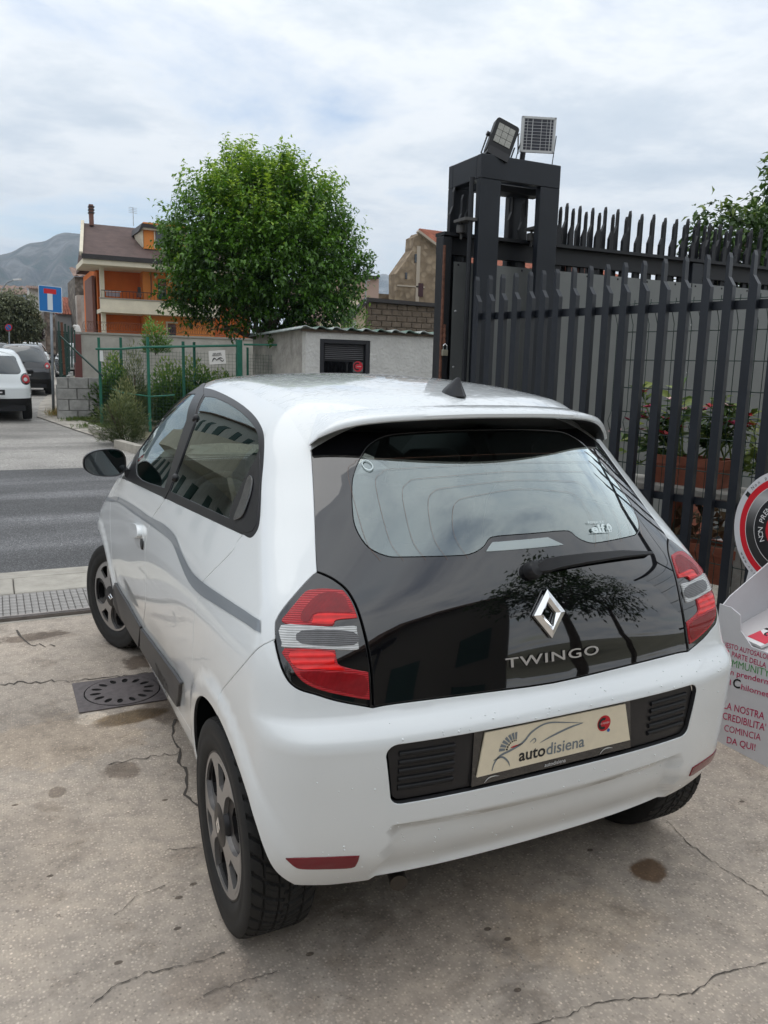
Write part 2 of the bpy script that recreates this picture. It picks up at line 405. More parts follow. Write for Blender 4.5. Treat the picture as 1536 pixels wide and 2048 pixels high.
def panel(name, loops, mats, parent, par='S', gap=.0, thick=.012, off=0., h=.025, hb=.014, mirror=False, flip=False, soft=0.):
    """a piece of the body skin with edges of its own: outer skin, turned-in rim darkened as gap shade, dark inner skin"""
    L = []
    for i, l in enumerate(loops):
        l = np.asarray(l, float)
        l = dens(l, hb)
        if gap: l = inset(l, gap if i == 0 else -gap)
        L.append(l)
    v, f = patch2d(L, h)
    P = S2P(v) if par == 'S' else T2P(v); N = bnormal(P)
    if par == 'S':                          # wind outward
        t = np.cross(P[f[:, 1]]-P[f[:, 0]], P[f[:, 2]]-P[f[:, 0]]); s = (t*N[f[:, 0]]).sum(1)
    else:
        t = np.cross(P[f[:, 1]]-P[f[:, 0]], P[f[:, 2]]-P[f[:, 0]]); s = t[:, 2]
    f = np.where((s < 0)[:, None], f[:, ::-1], f)
    if flip: P = P*[-1, 1, 1]; N = N*[-1, 1, 1]; f = f[:, ::-1]
    P = P+N*off; V = [P]; NN = [N]; F = [tuple(t) for t in f]; MI = [0]*len(f)
    if thick > 0:
        be = bloops(f); bv = sorted({a for e in be for a in e}); ix = {a: i for i, a in enumerate(bv)}; B = np.array(bv)
        n0 = len(P); nb = len(B)
        out_n = np.zeros((nb, 3))
        for a, b in be:
            d = P[b]-P[a]; o = np.cross(d, N[a]); o /= max(np.linalg.norm(o), 1e-9); out_n[ix[a]] += o; out_n[ix[b]] += o
        out_n /= np.maximum(np.linalg.norm(out_n, axis=1, keepdims=True), 1e-9)
        rb = min(.0025, thick*.4)           # small rounded edge
        V += [P[B]+out_n*rb*.8-N[B]*rb, P[B]+out_n*rb*.8-N[B]*thick]; nn = out_n+N[B]*.25; nn /= np.linalg.norm(nn, axis=1, keepdims=True); NN += [nn, out_n]
        for a, b in be:
            i, j = n0+ix[a], n0+ix[b]; F.append((a, i, j, b)); F.append((i, i+nb, j+nb, j)); MI += [0, 1]  # deep rim faces use the dark slot: shade painted into the panel gaps
        k = n0+2*nb; V.append(P-N*thick); NN.append(-N); F += [tuple(k+q for q in t[::-1]) for t in f]; MI += [1]*len(f)
    V = np.concatenate(V); NN = np.concatenate(NN)
    if not isinstance(mats, (list, tuple)): mats = [mats, M_trim]
    return mk(name, V, F, mats, parent, True, MI, NN)
def uvpx(px, n=5, closed=True): return P2S(hit(curve(px, n, closed)))
def mirS(L): L = np.array(L, float); L[:, 0] = 2*UC-L[:, 0]; return L[::-1]
UC = .5-.75*math.pi/2           # u of the tail's centre line
def ribbon(name, P, w, m, parent, off=.0015, N=None):
    """thin strip lying on the body along 3D points P"""
    P = np.asarray(P, float); N = bnormal(P) if N is None else N; T = np.gradient(P, axis=0); T /= np.linalg.norm(T, axis=1, keepdims=True); S = np.cross(N, T)
    V = np.concatenate([P+S*w/2+N*off, P-S*w/2+N*off]); n = len(P); F = [(i, i+1, n+i+1, n+i) for i in range(n-1)]
    return mk(name, V, F, m, parent, True)
def solid_px(name, outline, m, parent, thick=.006, off=.002, n=4, h=.02, flip=False):
    return panel(name, [uvpx(outline, n)], [m, m], parent, thick=thick, off=off, h=h, flip=flip)
# ================================================================== THE CAR: parts
M_paint = mat('white_paint', (.73, .76, .768), rough=.30, spec=.5, coat=1., coat_rough=.02)
M_trim = mat('black_plastic', (.011, .011, .012), rough=.5, spec=.4, bump=.15, bscale=900, bdist=.001)
M_satin = mat('satin_black', (.013, .013, .015), rough=.36)
M_gloss = mat('gloss_black', (.004, .004, .005), rough=.03, spec=.75, coat=1., coat_rough=.0)
M_dark = mat('cabin_dark', (.018, .018, .02), rough=.8)
M_seat = mat('seat_cloth', (.035, .036, .04), rough=.9, var=.3, vscale=60)
M_clad = mat('grey_cladding', (.032, .032, .034), rough=.45)
M_rub = mat('tyre_rubber', (.012, .0118, .0115), rough=.72, var=.35, vscale=25, bump=.2, bscale=220, bdist=.002)
M_alu = mat('machined_silver', (.37, .36, .355), rough=.33, metal=.75, var=.08, vscale=90)
M_alud = mat('anthracite_wheel', (.020, .019, .020), rough=.38, metal=.3)
M_chrome = mat('chrome', (.82, .83, .84), rough=.06, metal=1.)
M_glassr = glass('rear_glass', tint=(.50, .58, .56), boost=5.0)
M_glasss = glass('side_glass', tint=(.34, .40, .38), boost=1.15)
M_glassw = glass('clear_glass', tint=(.8, .86, .84), boost=1.5)
def lens(name, col, rough=.12, rib=0., vert=False, emit=0):
    m = mat(name, col, rough=rough, coat=.45, coat_rough=.02, spec=.4); t = m.node_tree; b = t.nodes['Principled BSDF']
    if rib:
        co = t.nodes.new('ShaderNodeTexCoord').outputs['Object']; w = t.nodes.new('ShaderNodeTexWave'); w.inputs['Scale'].default_value = rib; w.bands_direction = 'X' if vert else 'Z'
        w.inputs['Distortion'].default_value = .6; t.links.new(co, w.inputs['Vector'])
        r = t.nodes.new('ShaderNodeValToRGB'); e = r.color_ramp.elements; e[0].color = (*[c*.45 for c in col], 1); e[1].color = (*[min(1, c*1.35) for c in col], 1)
        n = t.nodes.new('ShaderNodeTexNoise'); n.inputs['Scale'].default_value = 45; t.links.new(co, n.inputs['Vector'])
        mm = t.nodes.new('ShaderNodeMath'); mm.operation = 'MULTIPLY_ADD'; mm.inputs[1].default_value = .55; t.links.new(w.outputs['Fac'], mm.inputs[0])
        m2 = t.nodes.new('ShaderNodeMath'); m2.operation = 'MULTIPLY'; m2.inputs[1].default_value = .6; t.links.new(n.outputs['Fac'], m2.inputs[0]); t.links.new(m2.outputs[0], mm.inputs[2])
        t.links.new(mm.outputs[0], r.inputs[0]); t.links.new(r.outputs[0], b.inputs['Base Color'])
        bp = t.nodes.new('ShaderNodeBump'); bp.inputs['Strength'].default_value = .35; bp.inputs['Distance'].default_value = .004; t.links.new(mm.outputs[0], bp.inputs['Height']); t.links.new(bp.outputs[0], b.inputs['Normal'])
    return m
M_red = lens('red_lens', (.40, .005, .012), rib=70)
M_redb = lens('bright_red_lens', (.82, .010, .010), rib=22)
M_redd = lens('deep_red_lens', (.24, .003, .007), rib=110, vert=True)
M_clear = lens('clear_lens', (.52, .53, .53), rib=62, rough=.08)
M_refl = lens('red_reflector', (.17, .004, .012), rough=.25)
car = thing('white_hatchback', 'white five-door hatchback with black glass tailgate, seen from behind in the gateway', 'car', (0, 1.25, 0))
# ---- outlines read from the photograph (left half; the right half is their mirror image)
LAMP = [(630, 1144), (612, 1161), (570, 1209), (552, 1236), (548, 1251), (549, 1274), (553.5, 1302), (564, 1338), (579, 1364.5), (600, 1379.5), (630, 1388.5), (675, 1402), (746.6, 1415.5, 1), (746, 1400), (743.6, 1349.5), (737.7, 1307.6), (728.7, 1265.7), (716.7, 1223.8), (704.7, 1196.8), (689.7, 1175.8), (668.8, 1159.4), (651, 1150)]
lampL = uvpx(LAMP)
lamp_in = P2S(hit(curve([(746.6, 1415.5), (746, 1400), (743.6, 1349.5), (737.7, 1307.6), (728.7, 1265.7), (716.7, 1223.8), (704.7, 1196.8), (689.7, 1175.8), (668.8, 1159.4), (651, 1150), (632, 1143)], 5)))
lamp_out = P2S(hit(curve([(632, 1143), (612, 1161), (570, 1209), (552, 1236), (548, 1251), (548.5, 1277)], 5)))
lamp_low = P2S(hit(curve([(548.5, 1277), (553.5, 1302), (564, 1338), (579, 1364.5), (600, 1379.5), (630, 1388.5), (675, 1402), (746.6, 1415.5)], 5)))
seam = P2S(hit(curve([(548.5, 1277), (515, 1295), (483, 1331), (456, 1363), (442, 1381), (437, 1398)], 5)))
glassL = P2S(hit(curve([(632, 1143), (630, 1110), (626, 1000), (621, 905)], 5)))
def arch(wy, a0, a1, r=.36, n=40, zc=.30):
    a = np.linspace(R(a0), R(a1), n); L = np.stack([wy+r*np.cos(a), zc+r*np.sin(a)], 1)
    # (y,z) on the flank -> S parameter
    O = np.stack([0*a, L[:, 0], L[:, 1]], 1); return P2S(_bis(O, np.tile([-1., 0, 0], (n, 1)), 0., 1.2))
DOORTOP = [(244, 955), (258, 938), (283.7, 880), (316, 824.6), (355, 782), (381, 774), (407, 776), (430, 781), (469, 800), (502, 825), (521, 851), (528, 877), (527, 922), (523, 968), (520, 1033), (515, 1059), (502, 1075), (487, 1069)]
dtop = P2S(hit(curve(DOORTOP, 5)))
dback = P2S(hit(curve([(487, 1069), (474, 1085), (463, 1105), (407, 1163), (401, 1186), (394, 1209), (388, 1248), (386, 1293), (384, 1340)], 5)))
dfront = P2S(hit(curve([(230, 1163), (225, 1130), (222, 1082), (220, 1033), (222, 1000), (230, 978), (244, 955)], 5)))
def XZ(pts):
    pts = np.asarray(pts, float); O = np.stack([pts[:, 0], 0*pts[:, 0]+.2, pts[:, 1]], 1); return _bis(O, np.tile([0, -1., 0], (len(O), 1)), 0., 1.2)
def XZS(pts): return P2S(XZ(pts))
def rrect(hw, z0, z1, r, hw2=None, n=5):
    hw2 = hw2 or hw; o = []
    for cx, cz, a0 in ((hw-r, z1-r, 0), (-(hw-r), z1-r, 90), (-(hw2-r), z0+r, 180), (hw2-r, z0+r, 270)):
        for k in range(n+1): a = R(a0+90*k/n); o.append((cx+r*math.cos(a), cz+r*math.sin(a)))
    return np.array(o)
def YZS(pts):
    pts = np.asarray(pts, float); O = np.stack([0*pts[:, 0], pts[:, 0], pts[:, 1]], 1); return P2S(_bis(O, np.tile([-1., 0, 0], (len(O), 1)), 0., 1.2))
AR = .362
tg_low = P2S(hit(curve([(746.6, 1415.5), (788, 1408), (923, 1391), (1085, 1370)], 6))); tg_low[-1, 0] = UC
tg_low = tg_low[tg_low[:, 0] >= UC-1e-6]
# rear bumper
a_r = np.concatenate([arch(0, 99, 126, AR), P2S(curve([(-.788, -.240, .576), (-.783, -.285, .535), (-.774, -.318, .48), (-.760, -.338, .42), (-.735, -.350, .36), (-.690, -.362, .315)], 5))])
seam2 = np.concatenate([seam, a_r[:1]])
half = np.concatenate([tg_low[::-1], lamp_low[::-1][1:], seam2[1:], a_r[1:], XZS([(-.60, .302), (-.5, .300), (-.3, .298), (-.1, .297)])])
ins = rrect(.497, .546, .702, .026, .482)
bump = panel('rear_bumper', [np.concatenate([half, mirS(half)]), XZS(dens(ins, .01))], [M_paint, M_dark], car, gap=.0034, thick=.016, h=.02, hb=.011)
# black insert with louvres
bi = panel('bumper_insert', [XZS(dens(rrect(.492, .551, .697, .022, .478), .01))], [M_satin, M_trim], car, thick=.004, off=-.013, h=.02)
for s in (-1, 1):
    for k in range(5):
        zz = .583+.0225*k; x0, x1 = s*.465, s*.318; P = XZ([(x0+(x1-x0)*t, zz) for t in np.linspace(0, 1, 8)]); N = bnormal(P)
        m = MB(); m.tube(list(P-N*.0125), .0068, 8); m.build('louvre', M_trim, bi, auto=50)
# reflectors
REFL = [(572.7, 1717, 1), (640, 1715.5), (717.7, 1712, 1), (713, 1725.6), (702, 1734), (650, 1736.5), (606, 1736.5), (590, 1732)]
for fl in (0, 1): solid_px('rear_reflector', REFL, M_refl, car, off=.003, flip=fl)
# tailgate with clear window
CLW = [(1056, 1066), (1003, 1070), (980, 1075), (967, 1092), (945, 1105), (914, 1109.6), (808, 1112), (772.5, 1109.6), (737, 1092), (713, 1056), (706, 1021), (705, 968), (710.5, 941), (722, 915), (736, 893), (762, 876), (800, 868), (900, 862), (1003, 860)]
clw = P2S(hit(curve(CLW, 5))); clw[0, 0] = clw[-1, 0] = UC; clw = clw[clw[:, 0] >= UC-1e-9]
clw = np.concatenate([clw, mirS(clw)[1:-1]])
gl_top = P2S(np.array([hit([(621, 905)])[0]])); topz = XZS([(-.515, 1.395), (-.45, 1.425), (-.3, 1.455), (-.1, 1.468), (0, 1.469)])
h2 = np.concatenate([tg_low[::-1], lamp_in[1:], glassL[1:], topz]); h2[0, 0] = UC; h2[-1, 0] = UC
tg_loop = np.concatenate([h2, mirS(h2)[1:-1]])
tg = panel('tailgate', [tg_loop, clw], [M_gloss, M_dark], car, gap=.0034, thick=.010, off=-.001, h=.022)
panel('rear_window', [clw], [M_glassr], tg, thick=0, off=-.0025, h=.03)
# heating wires nested round the window
M_wire = mat('heater_wire', (.20, .10, .06), rough=.5)
_cw = S2P(clw); _cc = np.array([0, 0, 1.16])
for k in range(5):
    s = .93-.115*k; hx = .487*s; zt = 1.335-.022*k; zb_ = 1.10 if hx > .20 else 1.165
    pts = curve([(-hx+.02, zb_), (-hx-.0, zb_+.05), (-hx+.01, zt-.045), (-hx+.035, zt-.012), (-hx+.09, zt), (0, zt+.012), (hx-.09, zt), (hx-.035, zt-.012), (hx-.01, zt-.045), (hx, zb_+.05), (hx-.02, zb_)], 6)
    ribbon('heater_wire', XZ(pts), .0006, M_wire, tg, off=.0006)
P = hit([(971.7, 1103), (985, 1085), (1095.6, 1075), (1126.6, 1089.6)])
panel('brake_light', [P2S(P)], [mat('brake_light_window', (.36, .42, .42), rough=.08, coat=1.), M_trim], tg, thick=.003, off=.0015, h=.03)
# lamps
for fl in (0, 1):
    t_ = panel('tail_lamp', [lampL], [M_gloss, M_trim], car, gap=.0034, thick=.014, off=.001, h=.02, flip=fl)
    RT = [(565.5, 1243), (574.4, 1229.7), (591, 1208.8), (609, 1187.8), (621, 1181.8), (645, 1179.4), (680.8, 1181.8), (689.7, 1187.8), (701.7, 1205.8), (713.7, 1235.7, 1), (671.8, 1240), (664, 1250.7), (630, 1250.7), (591, 1250)]
    CL = [(564, 1252), (630, 1253.7), (666, 1256), (707.7, 1253.7), (712, 1259.7), (715, 1289.6), (712, 1298.6), (672, 1298.6), (630, 1296.5), (570, 1294), (566, 1286.6)]
    RL = [(570, 1298), (668.8, 1301, 1), (671.8, 1319.6), (677.8, 1331.6), (707.7, 1340.5), (734.7, 1345, 1), (737.7, 1398, 1), (689.7, 1390), (645, 1379.5), (615, 1367.5), (597, 1352.5), (582, 1328.6)]
    a = solid_px('brake_lens', RT, M_red, t_, .006, .005, 3, flip=fl)
    solid_px('bright_reflector', [(626, 1241), (636, 1229), (711, 1229, 1), (713, 1236, 1), (672, 1240), (664, 1249), (626, 1247.5)], M_redb, t_, .001, .0062, 3, flip=fl)
    solid_px('lens_grid', [(606, 1222), (640, 1189), (684, 1190), (697, 1215), (700, 1226), (634, 1226), (618, 1243), (604, 1242)], M_redd, t_, .001, .0058, 3, flip=fl)
    solid_px('reversing_lens', CL, M_clear, t_, .006, .006, 3, flip=fl)
    solid_px('bulb_window', [(604, 1262), (705, 1264), (707, 1290), (604, 1288)], lens('bulb_window', (.11, .11, .115), rib=75), t_, .001, .0068, 3, flip=fl)
    solid_px('lower_lens', RL, M_red, t_, .006, .005, 3, flip=fl)
    solid_px('bright_reflector', [(582, 1303), (664, 1305), (668, 1326), (690, 1341), (640, 1338), (594, 1336)], M_redb, t_, .001, .0058, 3, flip=fl)
    solid_px('lens_grid', [(600, 1345), (660, 1345), (728, 1352), (730, 1390), (690, 1384), (630, 1369)], M_redd, t_, .001, .0062, 3, flip=fl)
# body sides: quarter panel, sill, roof rail and windscreen pillar in one pressing
border = T2P(curve([(-.69, 2.13), (-.615, 1.88), (-.53, 1.70), (-.463, 1.58), (-.462, 1.45), (-.482, 1.2), (-.50, .9), (-.517, .5), (-.522, .2), (-.514, .06), (-.510, .02)], 6))
dbot = YZS(curve([(2.09, .325), (1.7, .318), (1.2, .325), (.8, .345), (.475, .371)], 5))
sill = YZS([(.345, .193), (.8, .190), (1.4, .190), (2.0, .190), (2.148, .193)])
a_q = arch(0, 99, -17.2, AR)
side = np.concatenate([glassL[::-1], lamp_out[1:], seam[1:], a_q, sill[1:], YZS([(2.13, .30)]), dbot, dback[::-1][:-1], dtop[::-1], P2S(border)])
for fl in (0, 1): panel('body_side', [side], [M_paint, M_dark], car, thick=.012, h=.022, flip=fl)
# doors
belt_lo = P2S(hit(curve([(248, 957), (258, 961), (331, 995.5), (400, 1028), (483, 1066.5)], 5)))
bgap = P2S(hit(curve([(331, 995.5), (323, 1008), (303, 1039), (292, 1082), (290, 1121), (291.5, 1189), (288.6, 1228), (285, 1254)], 5)))
ub = YZS([(1.38, .32)]); bl = belt_lo; kB = int(np.argmin(np.abs(bl[:, 0]-bgap[0, 0])))
dbk = np.concatenate([dback, YZS([(.33, .55), (.40, .45), (.475, .371)])])
fd = np.concatenate([dfront, bl[1:kB], bgap, YZS([(bgap[-1, 0]-.02, .40), (1.36, .321)]), dbot[dbot[:, 0] > 1.38][::-1], YZS([(2.10, .40)])])
rd = np.concatenate([bgap[::-1], bl[kB+1:], dbk, dbot[(dbot[:, 0] < 1.36) & (dbot[:, 0] > .48)][::-1], YZS([(1.36, .321), (bgap[-1, 0]-.02, .40)])])
wf = np.concatenate([dtop[:-1], bl[::-1]])
GF = [(274, 951), (284, 883), (310, 838), (342, 799), (368, 788), (393, 787, 1), (330, 974, 1), (329.5, 977, 1)]
GR = [(409, 793, 1), (430, 795), (459, 808), (485, 826), (505, 847), (516, 870), (518, 899, 1), (463, 1040, 1), (340, 983, 1)]
gF, gR = uvpx(GF, 4), uvpx(GR, 4)
for fl in (0, 1):
    d1 = panel('front_door', [fd], [M_paint, M_dark], car, gap=.0042, thick=.016, h=.022, flip=fl)
    d2 = panel('rear_door', [rd], [M_paint, M_dark], car, gap=.0042, thick=.016, h=.022, flip=fl)
    w_ = panel('window_surround', [wf, gF, gR], [M_satin, M_dark], car, thick=.012, off=.001, h=.025, flip=fl)
    panel('front_window', [gF], [M_glasss], w_, thick=0, off=-.003, h=.03, flip=fl)
    panel('rear_side_window', [gR], [M_glasss], w_, thick=0, off=-.001, h=.03, flip=fl)
    # upright dividing the two panes, window hinges, rear handle
    solid_px('pillar_cover', [(394, 787, 1), (408, 790, 1), (341, 978, 1), (332, 973, 1)], M_satin, w_, .004, .004, 3, flip=fl)
    for q in ((391, 837), (350, 956)):
        P = hit([q]); N = bnormal(P)[0]; P = P[0]
        if fl: P = P*[-1, 1, 1]; N = N*[-1, 1, 1]
        m = MB(); m.lathe([(0, .012), (.011, .010), (.016, .004), (.016, -.002)], P, N, 14); m.build('window_hinge', M_satin, w_, auto=40)
    hp = solid_px('handle_panel', [(519, 905, 1), (521, 960), (513, 1050), (486, 1064), (460, 1040), (472, 995)], M_satin, w_, .004, .0025, 3, flip=fl)
    solid_px('door_handle', [(500, 956), (508, 960), (504, 990), (490, 1030), (476, 1040), (472, 1036), (486, 1000)], M_gloss, hp, .004, .008, 3, flip=fl)
    # belt mouldings
    P = S2P(P2S(hit(curve([(262, 958), (331, 991)], 6)))); N = bnormal(P)
    # lower cladding
    c1 = solid_px('door_cladding', [(231, 1175), (234, 1168), (238, 1173), (285, 1253.5, 1), (281.5, 1292, 1), (236, 1218), (231, 1196)], M_clad, car, .012, .013, 3, flip=fl)
    c2 = solid_px('door_cladding', [(286.5, 1257, 1), (361, 1357), (364, 1368), (360.5, 1405), (353, 1402), (290, 1302), (286, 1292, 1)], M_clad, car, .012, .013, 3, flip=fl)
    # stripe
    ST = [(209, 991), (222, 994), (238, 994), (267, 1010), (300, 1033), (329, 1049), (349, 1069), (358.6, 1091.6), (368, 1114), (384.6, 1143.6), (407.4, 1165), (437, 1186), (521.3, 1241, 1), (522, 1265.7, 1), (437, 1212), (401, 1189), (378, 1163), (362, 1127), (352, 1101), (342, 1082), (323, 1065.5), (300, 1049), (267, 1026.5), (238, 1005), (222, 1003.7), (209, 1000.4)]
    panel('side_stripe', [uvpx(ST, 3)], [mat('stripe_film', (.20, .225, .25), rough=.28, coat=.6), M_trim], car, thick=0, off=.0024, h=.02, flip=fl)
    # outside handle
    hd = solid_px('door_handle', [(268, 1052), (274, 1048), (282, 1053), (284, 1072), (276, 1075), (269, 1072)], M_paint, d1, .02, .020, 3, flip=fl)
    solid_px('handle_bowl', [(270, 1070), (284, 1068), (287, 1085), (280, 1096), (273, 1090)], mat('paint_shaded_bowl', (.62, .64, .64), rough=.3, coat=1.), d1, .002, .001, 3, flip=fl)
    solid_px('key_cover', [(284, 1078), (287, 1082), (287, 1095), (285, 1098), (283, 1088)], M_satin, d1, .006, .006, 3, flip=fl)
# front wings
fen = np.concatenate([YZS([(2.10, .40)]), dfront, YZS([(2.16, 1.0), (2.45, .93), (2.7, .88), (2.95, .78), (2.98, .66)]), arch(2.492, 40, 168, AR)[:, :]])
for fl in (0, 1): panel('front_wing', [fen], [M_paint, M_dark], car, gap=.0042, thick=.012, h=.025, flip=fl)
# roof, windscreen, bonnet
bT = P2T(border)
ri = int(np.argmin(np.abs(bT[:, 1]-1.60)))
rb = bT[ri:]
rear_e = np.array([(-.4, .015), (-.2, .01), (0, .01)])
hr = np.concatenate([rb, rear_e]); mr_ = hr[::-1]*[-1, 1]
M_roof = mat('wet_roof_paint', (.70, .73, .738), rough=.28, coat=1., coat_rough=.02)
_t2 = M_roof.node_tree; _c2 = _t2.nodes.new('ShaderNodeTexCoord').outputs['Object']; _n2 = _t2.nodes.new('ShaderNodeTexNoise'); _n2.inputs['Scale'].default_value = 34; _n2.inputs['Detail'].default_value = 4; _n2.inputs['Roughness'].default_value = .55; _t2.links.new(_c2, _n2.inputs['Vector'])
_r2 = _t2.nodes.new('ShaderNodeValToRGB'); _r2.color_ramp.elements[0].position = .54; _r2.color_ramp.elements[1].position = .585; _t2.links.new(_n2.outputs['Fac'], _r2.inputs[0]); _bp2 = _t2.nodes.new('ShaderNodeBump'); _bp2.inputs['Strength'].default_value = .35; _bp2.inputs['Distance'].default_value = .004; _t2.links.new(_r2.outputs[0], _bp2.inputs['Height']); _t2.links.new(_bp2.outputs[0], _t2.nodes['Principled BSDF'].inputs['Coat Normal'])
panel('roof', [np.concatenate([hr, mr_[1:]])], [M_roof, mat('headlining', (.30, .30, .29), rough=.9)], car, par='T', thick=.012, h=.03)
wb = bT[:ri+1]; base = np.array([(0, 2.42), (-.3, 2.40), (-.55, 2.30)]); hw_ = np.concatenate([base, wb]); hw_ = np.concatenate([hw_, [(-.2, 1.635), (0, 1.645)]]); mw = hw_[::-1]*[-1, 1]
panel('windscreen', [np.concatenate([hw_, mw[1:-1]])], [M_glassw], car, par='T', thick=0, off=-.002, h=.05)
hb_ = np.concatenate([[(0, 2.42), (-.3, 2.40), (-.55, 2.30), (-.68, 2.2), (-.70, 2.45), (-.66, 2.8), (-.5, 2.98), (-.25, 3.03), (0, 3.05)]]); mh = hb_[::-1]*[-1, 1]
panel('bonnet', [np.concatenate([hb_, mh[1:-1]])], [M_paint, M_dark], car, par='T', gap=.0042, thick=.012, h=.05)
# nose (behind the car from here; closes the body)
gx, gz = np.meshgrid(np.linspace(-.6, .6, 25), np.linspace(.22, .80, 14)); O = np.stack([gx.ravel(), 0*gx.ravel()+2.3, gz.ravel()], 1); P = _bis(O, np.tile([0, 1., 0], (len(O), 1)), 0., 1.2)
F = [(r*25+c+1, r*25+c, (r+1)*25+c, (r+1)*25+c+1) for r in range(13) for c in range(24)]
mk('front_bumper', P, F, M_paint, car, True)
# ================================================================== lettering helper
_TXT = {}
def text2d(body, size=1., bold=0., xs=1., shear=0., spacing=1., res=3):
    """2D triangles of a line of text, centred on its own box, height measured on capitals"""
    key = (body, round(bold, 4), shear, spacing)
    if key not in _TXT:
        cu_ = bpy.data.curves.new('txt', 'FONT'); cu_.body = body; cu_.offset = bold; cu_.shear = shear; cu_.space_character = spacing; cu_.resolution_u = res
        cu_.align_x = 'LEFT'; ob = bpy.data.objects.new('txt', cu_); COL.objects.link(ob); dg = bpy.context.evaluated_depsgraph_get(); dg.update()
        me = bpy.data.meshes.new_from_object(ob.evaluated_get(dg)); me.calc_loop_triangles()
        V = np.array([v.co[:] for v in me.vertices])[:, :2]; F = np.array([t.vertices[:] for t in me.loop_triangles])
        bpy.data.objects.remove(ob); bpy.data.curves.remove(cu_); bpy.data.meshes.remove(me)
        _TXT[key] = (V, F)
    V, F = _TXT[key]; V = V.copy(); V[:, 0] -= (V[:, 0].min()+V[:, 0].max())/2; V[:, 0] *= xs
    return V*size/.73, F            # .73: cap height of the built-in face
def plane_map(O, X, Y, off=.001):
    O, X, Y = (np.array(v, float) for v in (O, X, Y)); N = np.cross(X, Y); N /= np.linalg.norm(N)
    return lambda V: O+V[:, :1]*X+V[:, 1:2]*Y+N*off
def letters(name, body, fmap, m, parent, size, **k):
    V, F = text2d(body, size, **k); P = fmap(V)
    return mk(name, P, F, m, parent)
def arc_strip(r0, r1, a0, a1, n=16, c=(0, 0)):
    a = np.linspace(R(a0), R(a1), n); V = np.concatenate([np.stack([c[0]+r0*np.cos(a), c[1]+r0*np.sin(a)], 1), np.stack([c[0]+r1*np.cos(a), c[1]+r1*np.sin(a)], 1)])
    F = [(i, i+1, n+i+1, n+i) for i in range(n-1)]; return V, F
def flat(name, V, F, fmap, m, parent): return mk(name, fmap(np.asarray(V, float)), F, m, parent)
def flatpoly(name, L, fmap, m, parent, h=.05):
    L = np.asarray(L, float); v, f = patch2d([L], 9e9); return mk(name, fmap(v), f, m, parent)
def swoosh(pts, w):
    """tapered brush stroke along a curve"""
    C = curve(pts, 8); T = np.gradient(C, axis=0); T /= np.linalg.norm(T, axis=1, keepdims=True); S = np.stack([-T[:, 1], T[:, 0]], 1)
    t = np.linspace(0, 1, len(C)); ww = (w*np.sin(np.pi*np.clip(t*.9+.1, 0, 1))**.8)[:, None]/2; n = len(C)
    return np.concatenate([C+S*ww, C-S*ww]), [(i, i+1, n+i+1, n+i) for i in range(n-1)]
